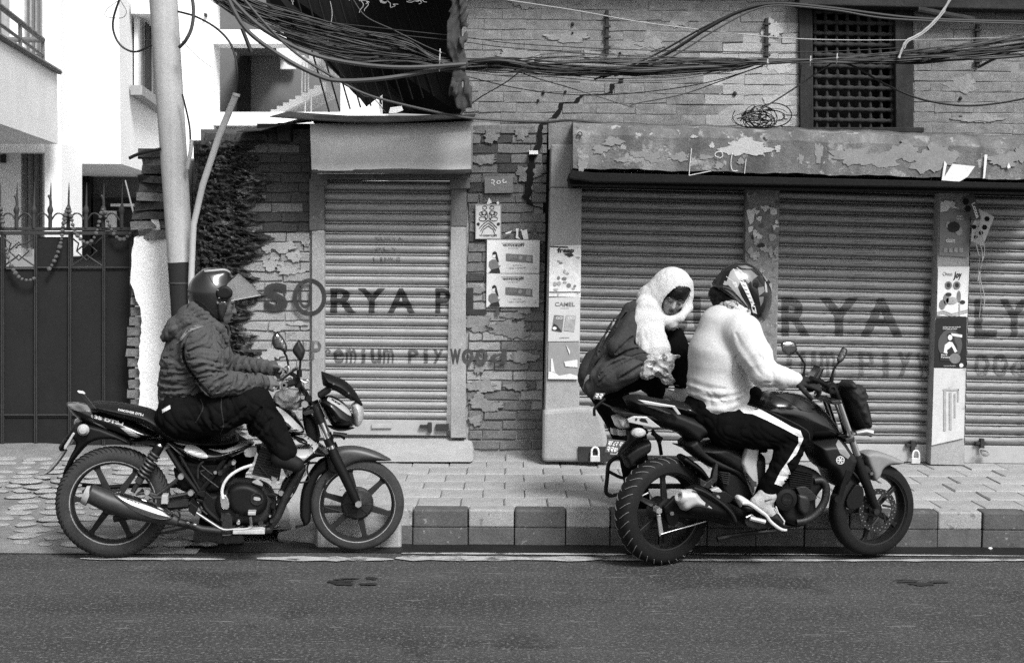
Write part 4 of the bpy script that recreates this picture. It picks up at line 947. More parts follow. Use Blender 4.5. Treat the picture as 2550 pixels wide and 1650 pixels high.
# ------------------------------------------------------------------ broken gate pier
pier = thing('gate_pier', P(380, 1060, 10.1), 'broken brick gate pier with white plaster behind the leaning pole', 'pier')
q = MB(); pquad(q, [(352, 1120), (478, 1120), (478, 400), (356, 400)], 10.16, 10.5); q.build('core', M_mortar, pier)
rg = random.Random(12); y = 372; r_ = 0
while y < 590:
    xl = 350 + rg.uniform(-18, 14)
    for (a, b) in ((xl, 430 - rg.uniform(0, 10)),):
        me = BM['m' if rg.random() < .6 else 'd'][rg.randrange(6)]; c = P((a + b) / 2, y + 11, 10.12)
        inst('brick', me, c, pier, (0, R(rg.uniform(-6, 6)), R(rg.uniform(-8, 8))), ((b - a) * 10.1 / FPX, 0.07 + rg.uniform(0, .05), rg.uniform(18, 25) * 10.1 / FPX))
    y += rg.uniform(19, 25); r_ += 1
y = 660
while y < 1040:
    a = 326 + rg.uniform(-5, 6) + (6 if y < 750 else 0); me = BM['m'][rg.randrange(6)]; c = P(a + 28, y + 12, 10.14)
    inst('brick', me, c, pier, (0, R(rg.uniform(-4, 4)), R(rg.uniform(-3, 3))), (64 * 10.1 / FPX, 0.05, 22 * 10.1 / FPX)); y += 25.5
pc = [(333, 590), (350, 580), (372, 600), (378, 540), (388, 535), (396, 560), (400, 590), (420, 580), (478, 590), (478, 1075), (342, 1072), (342, 1010), (350, 990), (346, 930), (344, 890), (348, 850), (352, 800), (352, 770), (338, 748), (334, 720), (322, 705), (326, 660), (328, 620)]
pc2 = []; rg = random.Random(5)
for i in range(len(pc)):
    a, b = pc[i], pc[(i + 1) % len(pc)]; n_ = max(1, int(math.dist(a, b) / 12))
    for k in range(n_): pc2.append((a[0] + (b[0] - a[0]) * k / n_ + (rg.uniform(-3, 3) if a[0] < 477 else 0), a[1] + (b[1] - a[1]) * k / n_ + rg.uniform(-3, 3)))
sheet('plaster_coat', pc2, 10.03, 0.12, mat('bright lime plaster', 0.80, 0.9, 0.08, 4.0, 0.006, 40.0, spots=[(7.0, 0.76, 0.5)]), pier)
lumpy('rubble_top', lambda y: 350 + 8 * math.sin(y * .2), lambda y: 440 + 0 * y, 455, 600, 10.10, 0.06, M_moss, pier, seed=31, freq=22)
# ------------------------------------------------------------------ utility pole
pole = thing('utility_pole', P(462, 1100, 9.72), 'leaning pale concrete utility pole with dark painted lower band', 'pole')
def pole_c(y): return 407 + (450 - 407) * y / 653.0
pts = [(-160, 67), (0, 68), (300, 66), (653, 63)]
MB().tube([P(pole_c(y), y, 9.72) for y, d in pts], [d / 2 * 9.72 / FPX for y, d in pts], 28).build('shaft', M_pole, pole)
pts = [(653, 63.6), (760, 63), (900, 63), (1115, 63)]
MB().tube([P(pole_c(y), y, 9.72) for y, d in pts], [d / 2 * 9.72 / FPX for y, d in pts], 28).build('painted_band', M_poled, pole)
for y in (702,): MB().tube([P(pole_c(y), y, 9.72), P(pole_c(y), y + 4, 9.72)], 33.2 * 9.72 / FPX, 28).build('wire_ring', M_wire2, pole)
for (x0, y0, x1, y1) in [(472, 345, 478, 420)]:
    MB().tube(spline([P(466, 420, 9.62), P(474, 380, 9.6), P(477, 348, 9.6)], 5), 0.014, 8).build('conduit_stub', M_pole, pole)
tag(MB().tube([P(588, 236, 9.35), P(545, 340, 9.42), P(505, 460, 9.5), P(482, 560, 9.58), P(476, 700, 9.6), P(478, 1100, 9.62)], [0.022, .022, .022, .021, .021, .021], 12).tube([P(589, 233, 9.35), P(587.5, 240, 9.35)], 0.025, 12).build('conduit_pipe', mat('pale plastic pipe', 0.46, 0.5, 0.08, 6.0), None, org=P(480, 1100, 9.6)), 'pale plastic conduit pipe slanting up from behind the leaning pole', 'pipe')
# ------------------------------------------------------------------ gate
gate = thing('gate', P(160, 1118, 10.25), 'dark sheet metal double gate with spear points and diamond panels', 'gate')
GY = 10.25
def gbox(x0, y0, x1, y1, name, m=M_gbar, yo=0.0, th=0.05, bev=0.003, par=None):
    q = MB(); pbox(q, x0, y0, x1, y1, GY + yo, GY + yo + th); return q.build(name, m, par or gate, bevel=bev)
for (x0, x1, y0) in [(-60, 2, 590), (90, 172, 590), (260, 330, 590), (4, 88, 669), (174, 258, 669)]:
    gbox(x0, y0, x1, 1030, 'sheet_panel', M_gate, 0.02, 0.004, 0)
for (x0, x1) in [(-60, 2), (4, 88), (90, 172), (174, 258), (260, 330)]: gbox(x0, 1030, x1, 1116, 'sheet_panel', M_gate, 0.022, 0.004, 0)
gbox(-60, 566, 330, 574, 'top_rail', M_gbar, -0.005, .06); gbox(-60, 576, 330, 585, 'top_rail', M_gbar, 0.0, .05)
for y in (664, 1031, 1113): gbox(-60, y, 330, y + 4, 'cross_rail'); gbox(-60, y + 5, 330, y + 8, 'cross_rail', M_gbar, 0.012, .03)
for x in (5, 88, 173, 258):
    gbox(x - 3.6, 585, x - 0.6, 1116, 'upright', M_gbar, -0.012, .06); gbox(x + 0.6, 585, x + 3.6, 1116, 'upright', M_gbar, -0.012, .06)
gbox(322, 566, 330, 1118, 'upright', M_gbar, -0.02, .07)
def gtube(pts, r_, name, par=None, yo=0.0, n_=6, sp=4):
    return MB().tube(spline([P(x, y, GY + yo) for x, y in pts], sp) if sp else [P(x, y, GY + yo) for x, y in pts], r_, n_).build(name, M_gbar, par or gate)
for x0 in (5, 174):
    c = x0 + 42
    gtube([(x0, 588), (c - 20, 606), (c - 25, 625), (c, 648), (c + 25, 625), (c, 603), (c - 25, 625)], 0.006, 'diamond', sp=0); gtube([(x0 + 2, 664), (c - 6, 640), (c, 634), (c + 6, 640), (x0 + 84, 664)], .006, 'diamond', sp=0); gtube([(x0 + 84, 588), (c + 20, 606), (c, 610), (c - 8, 618)], .006, 'diamond', sp=0)
for k, x in enumerate([-1, 41, 84, 125, 170, 214, 257, 303, 347]):
    if x > 330: continue
    gtube([(x, 568), (x, 530)], [0.014, 0.014], 'spear', sp=0)
    sp_ = MB().tube([P(x, 533, GY), P(x, 524, GY), P(x + .4, 518, GY), P(x + 1, 510, GY), P(x + 1.5, 480, GY), P(x + 2, 455, GY)], [0.014, 0.022, 0.018, 0.008, 0.006, 0.002], 6); sp_.build('spear', M_gbar, gate)
    if k in (1, 3, 6): gtube([(x + 1, 520), (x + 1, 500), (x - 2, 490), (x - 5, 487)], [0.016, .015, .010, 0.004] * 1 + [0.01] * 9 if False else 0.010, 'spear_hook')
    if x < 300: gtube([(x + 3, 548), (x + 12, 535), (x + 21, 531), (x + 31, 535), (x + 40, 548)], 0.006, 'scroll')
tag(MB().tube([P(341, 562, 10.1), P(326, 505, 10.12), P(312, 449, 10.15)], [0.007, .006, .005], 6).build('stick', M_wire3, None, org=P(341, 562, 10.1)), 'thin pale stick leaning at the right end of the gate', 'stick')
# dried flower garlands draped over the gate
def garland(pts, label, seed):
    rg = random.Random(seed); path = spline([P(x, y, GY - .05) for x, y in pts], 10); root = thing('garland', path[0], label, 'garland', None)
    MB().tube(path, 0.003, 5).build('string', M_wire, root)
    acc = 0; last = path[0]; me = None
    for a, b in zip(path, path[1:]):
        acc += (b - a).length
        if acc > 0.026:
            acc = 0
            if me is None:
                mb = MB().ball((0, 0, 0), (0.016, 0.016, 0.013), 8, 5); me = bpy.data.meshes.new('bead'); me.from_pydata(mb.v, [], mb.f); me.materials.append(mat('dry marigold', 0.09, 0.95, 0.4, 40.0, 0.004, 150.0))
            s_ = rg.uniform(.75, 1.25); inst('bead', me, b, root, (rg.uniform(-1, 1), rg.uniform(-1, 1), 0), (s_, s_, s_))
garland([(15, 610), (20, 640), (35, 675), (55, 695), (80, 697), (86, 690)], 'dried flower garland hanging in the leftmost diamond panel of the gate', 1)
garland([(116, 678), (135, 650), (150, 610), (158, 560), (168, 518), (176, 535), (184, 570), (200, 595), (220, 605), (238, 585), (250, 540), (258, 522), (268, 550), (285, 585), (305, 597), (325, 582), (340, 560)], 'long dried flower garland looped over three spear points of the gate', 2)
garland([(-5, 500), (4, 530), (8, 570)], 'short end of a dried garland at the left frame edge of the gate', 3)
# bare flat apron joining the gate to the drive is the driveway itself
# ------------------------------------------------------------------ wires
def cable(pts, r_, label, m=M_wire, group=None, wob=0.0, seed=0, name='cable', sp=8):
    rg = random.Random(seed); path = spline([P(*p) for p in pts], sp)
    if wob:
        ph = rg.random() * 6
        path = [p + Vector((0, 0.0, wob * (math.sin(i * .7 + ph) + .6 * math.sin(i * .33 + 2 * ph)))) for i, p in enumerate(path)]
    o = MB().tube(path, r_, 6).build(name, m, None, org=path[0]); return tag(o, label, 'cable', group)
rg = random.Random(77)
W = [(505, -40, 8.9), (620, 28, 8.95), (760, 74, 9.0), (900, 106, 9.05), (1010, 128, 9.1), (1110, 158, 9.15), (1250, 160, 9.2), (1400, 168, 9.2), (1600, 170, 9.2), (1800, 163, 9.2), (1910, 154, 9.2), (2085, 150, 9.2), (2260, 140, 9.2), (2420, 128, 9.2), (2600, 105, 9.2)]
SPR = [26, 34, 36, 32, 26, 18, 30, 38, 36, 26, 7, 5, 14, 22, 32]
NB = 54
for c in range(NB):
    o1 = (c + .5) / NB * 2 - 1; o2 = rg.uniform(-1, 1); o3 = rg.uniform(-1, 1); pts = []
    for k, (x, y, d) in enumerate(W):
        off = o1 if k < 5 else (0.45 * o1 + 0.55 * o2 if k < 7 else (o2 * .7 + .3 * o3 if k < 11 else o3))
        yy = y + off * SPR[k] + (rg.uniform(-4, 4) if 5 < k < 10 else rg.uniform(-2, 2)) + (max(0, o1) * 22 if k in (2, 3) else 0)
        pts.append((x + rg.uniform(-12, 12), yy, d + rg.uniform(-0.05, 0.05)))
    thick = c in (5, 12, 20, 27)
    cable(pts, rg.choice([0.0022, 0.0026, 0.0035, 0.0045]) + (0.005 if thick else 0), 'dusty black cable in the tangled bundle strung across the street front', rg.choice([M_wire, M_wire, M_wire2]), 'cables of the overhead bundle', 0.004, c)
SN = [
 ([(555, -30, 8.8), (610, 70, 8.8), (700, 140, 8.85), (790, 188, 8.9), (850, 201, 8.95), (960, 195, 9.0), (1100, 172, 9.1), (1160, 168, 9.1)], 0.015, 'thickest cable sagging lowest across the black tarpaulin', M_wire2),
 ([(560, -20, 8.85), (640, 60, 8.85), (750, 125, 8.9), (860, 155, 8.95), (1000, 168, 9.0), (1160, 160, 9.1)], 0.014, 'thick dusty cable just above the lowest sagging one', M_wire2),
 ([(600, -10, 8.85), (670, 70, 8.85), (740, 135, 8.9), (830, 192, 8.95), (920, 238, 9.0), (1080, 278, 9.2), (1180, 295, 9.3), (1350, 304, 9.4), (1430, 300, 9.3), (1560, 313, 9.25), (1680, 321, 9.2)], 0.009, 'cable crossing in front of the shutter box top down to the canopy', M_wire2),
 ([(1260, 0, 9.3), (1430, 26, 9.3), (1600, 56, 9.3), (1780, 78, 9.3), (1990, 97, 9.3), (2250, 100, 9.3), (2560, 92, 9.3)], 0.0035, 'highest thin pale wire stretched across the brick wall', M_wire3),
 ([(760, 50, 9.2), (1000, 76, 9.25), (1150, 92, 9.3), (1300, 110, 9.3), (1600, 125, 9.3), (1990, 130, 9.3), (2240, 120, 9.3)], 0.003, 'straight thin wire running just above the bundle', M_wire),
 ([(780, 64, 9.2), (1000, 88, 9.25), (1150, 104, 9.3), (1300, 122, 9.3), (1700, 146, 9.3), (1990, 146, 9.3)], 0.003, 'straight thin wire second above the bundle', M_wire),
 ([(1500, 192, 9.25), (1640, 145, 9.25), (1760, 72, 9.25), (1850, 26, 9.25), (1935, 10, 9.25), (2060, 20, 9.25), (2250, 44, 9.25), (2400, 52, 9.25), (2570, 56, 9.25)], 0.012, 'thick cable climbing diagonally to the timber eave', M_wire),
 ([(1530, 190, 9.22), (1660, 148, 9.22), (1780, 76, 9.22), (1870, 28, 9.22), (1940, 14, 9.22), (2080, 26, 9.22), (2230, 48, 9.22), (2560, 60, 9.22)], 0.006, 'pale cable beside the thick one climbing to the eave', M_wire2),
 ([(1480, 198, 9.28), (1620, 142, 9.28), (1750, 70, 9.28), (1850, 24, 9.28), (1930, 6, 9.28)], 0.007, 'dark cable behind the pair climbing to the eave', M_wire),
 ([(1835, 296, 9.3), (1880, 280, 9.3), (1960, 232, 9.3), (2060, 165, 9.25), (2075, 157, 9.2)], 0.006, 'cable running from the wire tangle up to the bundle', M_wire2),
 ([(2100, 156, 9.2), (2140, 172, 9.25), (2200, 208, 9.3), (2290, 246, 9.3), (2390, 263, 9.3), (2480, 258, 9.3), (2570, 242, 9.3)], 0.007, 'cable sagging right across the lattice window jamb', M_wire),
 ([(1260, 165, 9.25), (1330, 193, 9.25), (1430, 222, 9.25), (1572, 267, 9.25)], 0.0035, 'wire slanting down left side of the hooked joint', M_wire2),
 ([(1572, 267, 9.25), (1585, 258, 9.25), (1700, 235, 9.25), (1800, 200, 9.25), (1900, 163, 9.22)], 0.004, 'wire rising from the hooked joint to the bundle', M_wire2),
 ([(1160, 190, 9.3), (1300, 222, 9.35), (1450, 237, 9.35), (1600, 230, 9.35), (1760, 206, 9.3), (1900, 165, 9.25)], 0.0035, 'thin slack wire below the bundle on the brick wall', M_wire2),
 ([(1170, 262, 9.4), (1200, 240, 9.4), (1260, 205, 9.4), (1300, 175, 9.35), (1330, 160, 9.3)], 0.004, 'short branching wire rising beside the rag', M_wire),
 ([(2570, 105, 9.2), (2480, 145, 9.2), (2436, 168, 9.2)], 0.010, 'black cable end sticking out of the bundle at right', M_wire),
 ([(300, -8, 9.6), (284, 40, 9.6), (282, 75, 9.6), (296, 108, 9.6), (320, 126, 9.6), (345, 128, 9.6), (378, 112, 9.6)], 0.0075, 'black cable loop hanging left of the pole', M_wire),
 ([(298, 0, 9.6), (268, 22, 9.6), (262, 40, 9.6), (285, 45, 9.6), (306, 44, 9.6), (315, 30, 9.6), (305, 10, 9.6), (298, 0, 9.6)], 0.002, 'fine wire loop beside the black loop at the pole', M_wire),
 ([(443, 29, 9.55), (488, 42, 9.5), (535, 68, 9.45), (568, 100, 9.4), (584, 135, 9.38), (591, 175, 9.36), (590, 210, 9.36), (587, 236, 9.36)], 0.0075, 'cable arching from the pole into the pale conduit pipe', M_wire),
 ([(478, -10, 9.5), (482, 30, 9.5), (477, 70, 9.5), (463, 100, 9.5), (447, 118, 9.55)], 0.012, 'thick grey cable curving behind the right side of the pole', M_wire2),
 ([(447, 95, 9.55), (490, 140, 9.55), (530, 170, 9.6)], 0.002, 'fine slack wire right of the pole', M_wire),
 ([(454, 235, 9.6), (464, 275, 9.6), (472, 315, 9.6), (474, 348, 9.6)], 0.0065, 'cable dropping down the right side of the pole', M_wire),
 ([(322, 394, 9.7), (350, 382, 9.68), (400, 371, 9.65)], 0.012, 'black cable stub sticking out left of the pole', M_wire),
 ([(603, 72, 8.8), (612, 95, 8.8), (626, 131, 8.8)], 0.013, 'short thick black cable end hanging from the bundle', M_wire),
 ([(675, 55, 9.0), (690, 95, 9.0), (705, 108, 9.0)], 0.002, 'fine wire strand dangling from the bundle', M_wire2),
 ([(815, 90, 9.1), (830, 140, 9.1), (848, 180, 9.1), (900, 235, 9.2), (930, 245, 9.2), (960, 280, 9.2)], 0.003, 'thin kinked wire hanging across the tarpaulin', M_wire2),
 ([(880, 0, 9.3), (912, 42, 9.3), (980, 75, 9.25), (1060, 115, 9.2), (1110, 135, 9.15)], 0.0035, 'thin wire slanting down over the tarpaulin to the bundle', M_wire2),
 ([(1995, 163, 9.2), (1992, 200, 9.3), (1990, 230, 9.4)], 0.003, 'short wire dropping beside the window frame', M_wire),
]
for i, (pts, r_, lab, m) in enumerate(SN): cable(pts, r_, lab, m, None, 0.0, i)
MB().lathe(P(1574, 262, 9.25), (0.2, 1, 0.3), [(0.012, -.002), (0.016, 0), (0.012, .002)], 14, close=True).build('wire_hook', M_wire2, None, org=P(1574, 262, 9.25))
tag(bpy.data.objects['wire_hook'], 'small wire hook joining two slack wires on the wall', 'hook')
for i, (x, y0, y1) in enumerate([(1096, 122, 178), (1912, 148, 166), (2019, 140, 165), (2085, 134, 158)]):
    tag(MB().tube([P(x, y0, 9.08), P(x - 1, (y0 + y1) / 2, 9.05), P(x - 2, y1, 9.08)], 0.004, 6).tube([P(x - 2, y0 + 4, 9.06), P(x + 3, y0 + 10, 9.06)], .003, 5).build('cable_tie', M_wire3, None, org=P(x, y0, 9.08)), ['white tie round the bundle beside the rag', 'pale tie round the bundle left of the lattice window', 'pale tie on the bundle at the window jamb', 'pale tie on the bundle across the lattice'][i], 'tie')
# twisted rag strip knotted on the bundle at the window
tw = MB(); pts = [(2370, -10), (2350, 25), (2320, 60), (2290, 85), (2258, 102), (2248, 120), (2238, 145)]
tw.tube(spline([P(x, y, 9.12) for x, y in pts], 5), [0.006 + 0.004 * abs(math.sin(i * .9)) for i in range(31)], 6); tw.tube(spline([P(x + 4, y + 2, 9.1) for x, y in pts[1:6]], 5), 0.004, 5)
tag(tw.build('cloth_strip', M_wire3, None, org=P(2300, 80, 9.12)), 'pale twisted cloth strip tied to the bundle before the window', 'cloth')
# tangle of wire ends on top of the canopy
tg = MB(); rg = random.Random(4)
for i in range(22):
    cx, cy, rx, ry = rg.uniform(1860, 1930), rg.uniform(285, 305), rg.uniform(20, 45), rg.uniform(10, 30); t0 = rg.uniform(0, 6); pts = []
    for k in range(9):
        t = t0 + k * .55; pts.append(P(cx + rx * math.cos(t), min(318, cy + ry * math.sin(t)), 9.4 + rg.uniform(-.08, .08)))
    tg.tube(spline(pts, 4), rg.choice([.002, .003, .004]), 5)
tgo = tg.build('wire_tangle', M_wire, None, org=P(1890, 318, 9.4)); tag(tgo, 'bird nest of loose wire ends lying on the canopy top', 'wire tangle', kind='stuff')
# ------------------------------------------------------------------ posters and papers
def poster(name, quad, Y, m, label, cat='poster', th=0.003, curl=0.0):
    root = thing(name, P(*quad[0], Y), label, cat)
    n_ = 8; a = []
    tl, tr, br, bl = [np.array(q, float) for q in quad]
    v = []; f = []
    for j_ in range(n_ + 1):
        for i in range(n_ + 1):
            u, t = i / n_, j_ / n_; q = (tl * (1 - u) + tr * u) * (1 - t) + (bl * (1 - u) + br * u) * t
            v.append(P(q[0], q[1], Y - 0.0012 * math.sin(7 * u + 3 * t) - curl * (u ** 4) - curl * (1 - t) ** 6 * .5))
    for j_ in range(n_):
        for i in range(n_): k = j_ * (n_ + 1) + i; f.append((k, k + n_ + 1, k + n_ + 2, k + 1))
    o = len(v); v += [p + Vector((0, th, 0)) for p in v]; f += [tuple(k + o for k in q[::-1]) for q in f]
    build('paper', v, f, m, root, sm=True); return root
def pprint(root, kind, quad_or_pts, m, Y, txt=None, bold=0.0):
    if kind == 'text': return text_px('lettering', txt, quad_or_pts, Y, m, root, bold)
    a = [P(x, y, Y) for x, y in quad_or_pts]; return build(kind, a, [tuple(range(len(a)))], m, root)
def ell(cx, cy, rx, ry, n_=16, t0=0.0): return [(cx + rx * math.cos(2 * math.pi * k / n_ + t0), cy + ry * math.sin(2 * math.pi * k / n_ + t0)) for k in range(n_)]
YP = YL - 0.026
r1 = poster('poster', rect(1184, 509, 1248, 595), YP, mat('ornate poster paper', 0.52, 0.8, 0.1, 20.0), 'small ornate scrollwork poster on the brick wall right of the single shutter')
for (x0, y0, x1, y1) in [(1184, 509, 1248, 511), (1184, 593, 1248, 595), (1184, 511, 1186, 593), (1246, 511, 1248, 593)]: pprint(r1, 'border', rect(x0, y0, x1, y1), M_inkl, YP - .003)
for s_ in (-1, 1):
    for (cx, cy, rx, ry) in [(10, 530, 8, 6), (14, 545, 10, 6), (9, 517, 6, 5), (5, 538, 4, 9), (18, 532, 5, 5)]:
        o_ = ell(1216 + s_ * cx, cy, rx, ry, 18); i_ = ell(1216 + s_ * cx, cy, rx - 1.6, ry - 1.6, 18); a = [P(x, y, YP - .0035) for x, y in o_ + i_]; build('scroll', a, [(k, 18 + k, 18 + (k + 1) % 18, (k + 1) % 18) for k in range(18)], M_ink, r1)
    for k in range(3):
        x, y = 1216, 548 + 7 * k; MB().tube([P(x, y, YP - .004), P(x + s_ * 12, y + 9, YP - .004), P(x + s_ * (22 - 3 * k), y + 20, YP - .004)], 0.0022, 4).build('scroll', M_ink, r1)
    pprint(r1, 'ornament', ell(1216 + s_ * 25, 558, 4, 4), M_ink, YP - .0035)
pprint(r1, 'text', rect(1194, 583, 1238, 590), M_ink, YP - .004, 'कामाक्षी', 0.03)
for k, (y0, dx, sm_) in enumerate([(597, 0, ''), (681, -1, '')]):
    r2 = poster('poster', [(1213 + dx, y0), (1344 + dx, y0 + 1), (1343 + dx, y0 + 83), (1212 + dx, y0 + 83)], YP, M_paper, ['upper of two white posters of a woman holding a tray', 'lower of two white posters of a woman holding a tray'][k], curl=0.004)
    x = 1212 + dx; y = y0; Z = YP - .0035
    pprint(r2, 'text', rect(x + 40, y + 9, x + 94, y + 18), M_ink, Z - .002, 'कामाक्षी', 0.02); pprint(r2, 'rule', rect(x + 36, y + 8, x + 95, y + 9), M_inkm, Z); pprint(r2, 'text', rect(x + 54, y + 19.5, x + 78, y + 22), M_inkm, Z, 'INCENSE')
    pprint(r2, 'banner', [(x + 48, y + 34), (x + 122, y + 39), (x + 121, y + 59), (x + 48, y + 52)], M_inkm, Z)
    pprint(r2, 'text', [(x + 55, y + 37), (x + 76, y + 38.5), (x + 76, y + 48), (x + 55, y + 46)], M_inkl, Z - .001, 'अगर'); pprint(r2, 'ornament', ell(x + 84, y + 45, 5, 5), M_inkl, Z - .001); pprint(r2, 'ornament', [(x + 100, y + 40), (x + 112, y + 41), (x + 110, y + 55), (x + 98, y + 52)], M_inkl, Z - .001)
    pprint(r2, 'text', rect(x + 66, y + 62, x + 88, y + 65), M_inkm, Z, 'NATURAL'); pprint(r2, 'text', rect(x + 56, y + 68, x + 98, y + 73), M_inkm, Z, 'शुद्ध र सुगन्धित')
    pprint(r2, 'figure', [(x + 4, y + 82), (x + 12, y + 74), (x + 5, y + 66), (x + 6, y + 54), (x + 13, y + 49), (x + 21, y + 49), (x + 28, y + 55), (x + 30, y + 64), (x + 36, y + 63), (x + 30, y + 69), (x + 33, y + 82)], M_inkm, Z)
    pprint(r2, 'figure', [(x + 15, y + 31), (x + 20, y + 28), (x + 25, y + 31), (x + 28, y + 44), (x + 31, y + 56), (x + 26, y + 54), (x + 22, y + 44), (x + 22, y + 36), (x + 14, y + 38)], M_ink, Z - .001); pprint(r2, 'figure', ell(x + 18.5, y + 39, 4.6, 6), M_paper, Z - .0005); pprint(r2, 'figure', [(x + 8, y + 82), (x + 12, y + 74), (x + 31, y + 69), (x + 34, y + 82)], M_ink, Z - .001)
    for i in range(9): pprint(r2, 'ornament', ell(x + 124 + 4 * math.sin(i * 2), y + 8 + i * 8, 2.5, 2), M_inkl, Z)
sheet_y = YL - 0.03
rp = thing('house_number_plate', P(1207, 438, sheet_y), 'embossed metal house number plate above the ornate poster', 'plate')
sheet('plate', [(1207, 440), (1277, 438), (1278, 480), (1207, 481)], sheet_y, 0.006, mat('zinc plate', 0.19, 0.6, 0.15, 8.0, 0.002, 150.0), rp); text_px('lettering', '२०५', [(1222, 447), (1264, 445), (1264, 463), (1222, 464)], sheet_y - .003, M_paper_t, rp, 0.02); text_px('lettering', 'का.म.न.पा.', rect(1228, 469, 1262, 476), sheet_y - .003, M_inkl, rp)
tl = MB()
for i, pts in enumerate([[(1212, 508), (1218, 492), (1225, 504), (1216, 509)], [(1236, 505), (1240, 500), (1244, 506), (1240, 510)]]): tag(sheet('paper_scrap', pts, sheet_y, 0.004, M_paper_t, None, org=P(*pts[0], sheet_y)), ['triangular paper scrap above the ornate poster', 'tiny paper scrap at the upper right corner of the ornate poster'][i], 'paper scrap')
for i, pts in enumerate([[(1298, 575), (1312, 571), (1316, 595), (1304, 596)], [(1258, 580), (1275, 574), (1272, 580), (1260, 583)], [(1284, 570), (1291, 568), (1290, 588), (1296, 596), (1284, 592), (1286, 580)], [(1296, 572), (1300, 570), (1301, 578)]]): tag(sheet('paper_scrap', pts, sheet_y, 0.004, M_paper, None, org=P(*pts[0], sheet_y)), ['widest torn white scrap above the upper woman poster', 'narrow slanting scrap right of the ornate poster', 'ragged scrap in the middle above the upper woman poster', 'smallest scrap beside the widest torn one'][i], 'paper scrap')
# pillar posters
YQ = 9.468
r3 = poster('poster', [(1369, 612), (1447, 610), (1446, 740), (1367, 738)], YQ, M_paper_t, 'torn weathered poster high on the grey pillar')
pprint(r3, 'text', rect(1388, 617, 1430, 632), M_ink, YQ - .005, 'fresp', 0.04); pprint(r3, 'ornament', [(1404, 632), (1422, 629), (1430, 636), (1418, 640)], M_ink, YQ - .004)
for i in range(16):
    rg = random.Random(i); pprint(r3, 'stain', ell(rg.uniform(1375, 1442), rg.uniform(640, 735), rg.uniform(2, 7), rg.uniform(2, 6), 7), rg.choice([M_inkl, M_inkl, M_inkm]), YQ - .0035)
pprint(r3, 'rule', rect(1368, 726, 1446, 728), M_ink, YQ - .004); pprint(r3, 'rule', [(1369, 612), (1415, 614), (1415, 617), (1369, 615)], M_ink, YQ - .004)
r4 = poster('poster', [(1367, 741), (1445, 740), (1443, 849), (1365, 850)], YQ, mat('pale poster paper', 0.50, 0.8, 0.05, 9.0), 'pale CAMEL poster showing two cigarette packs on the grey pillar')
pprint(r4, 'text', rect(1382, 752, 1432, 762), M_inkm, YQ - .004, 'CAMEL', 0.01); pprint(r4, 'rule', rect(1396, 766, 1418, 767), M_inkl, YQ - .004)
for (x, m) in ((1374, M_inkm), (1404, M_inkl)):
    pprint(r4, 'pack', [(x + 6, 784), (x + 30, 786), (x + 26, 826), (x, 822)], m, YQ - .004); pprint(r4, 'text', [(x + 11, 788), (x + 27, 789), (x + 26, 795), (x + 10, 794)], M_paper, YQ - .005, 'GO', 0.02)
pprint(r4, 'pack', [(1379, 805), (1388, 810), (1399, 825), (1374, 821)], M_ink, YQ - .005); pprint(r4, 'ornament', ell(1381, 817, 5, 4), M_paper, YQ - .006); pprint(r4, 'rule', rect(1394, 839, 1418, 841), M_inkl, YQ - .004)
r5 = poster('poster', [(1366, 852), (1441, 851), (1438, 944), (1364, 943)], YQ, mat('grey poster paper', 0.26, 0.85, 0.1, 20.0), 'torn grey poster below the CAMEL poster on the pillar')
for pts in ([(1405, 900), (1438, 895), (1438, 914), (1408, 912)], [(1366, 925), (1380, 926), (1392, 935), (1420, 930), (1438, 936), (1438, 944), (1365, 943)], [(1410, 858), (1420, 875), (1418, 882)], [(1372, 893), (1376, 892), (1382, 928), (1372, 925)]): sheet('torn_patch', pts, YQ - .006, 0.003, M_paper, r5)
for i, pts in enumerate([[(1859, 525), (1862, 522), (1893, 524), (1885, 535), (1880, 530), (1876, 552), (1868, 560), (1863, 545)], [(1862, 566), (1876, 562), (1874, 575), (1865, 580)], [(1922, 525), (1934, 523), (1935, 533), (1925, 536)], [(1923, 560), (1932, 566), (1928, 574)]]): tag(sheet('paper_scrap', pts, 9.512, 0.004, M_paper, None, org=P(*pts[0], 9.512)), ['largest torn white scrap at top of the middle post', 'second white scrap on the middle post below the largest', 'small scrap at the right edge of the middle post top', 'smallest scrap on the middle post lower right'][i], 'paper scrap')
# post posters at right
YZ = 9.478
r6 = poster('poster', [(2341, 528), (2415, 527), (2410, 640), (2339, 636)], YZ, mat('grey snack poster', 0.20, 0.6, 0.15, 12.0), 'grey biscuit poster at the top of the poster covered right post')
sheet('torn_patch', [(2342, 502), (2350, 503), (2352, 499), (2372, 501), (2380, 506), (2376, 512), (2388, 520), (2366, 516), (2358, 526), (2342, 528)], YZ - .002, 0.003, M_paper, r6)
pprint(r6, 'text', rect(2356, 592, 2378, 604), M_paper, YZ - .004, 'doin', 0.03); pprint(r6, 'text', rect(2382, 536, 2400, 548), M_paper, YZ - .004, 'ANY\nWAY', 0.02)
for (x, y, rx, ry, m) in [(2375, 565, 16, 14, M_ink), (2388, 575, 9, 12, M_inkl), (2362, 560, 7, 9, M_inkl), (2372, 552, 7, 6, M_inkm)]: pprint(r6, 'ornament', ell(x, y, rx, ry, 9), m, YZ - .004 - rx * .0001)
for i in range(4): pprint(r6, 'ornament', rect(2350 + 13 * i, 617, 2359 + 13 * i, 628), M_inkl, YZ - .004)
r7 = poster('poster', [(2336, 664), (2414, 664), (2409, 788), (2333, 786)], YZ, M_paper, 'white Joy cone poster in the middle of the right post')
pprint(r7, 'text', [(2377, 676), (2396, 675), (2394, 696), (2374, 697)], M_ink, YZ - .004, 'Joy', 0.03); pprint(r7, 'text', rect(2348, 677, 2372, 686), M_inkm, YZ - .004, 'Choco', 0.01)
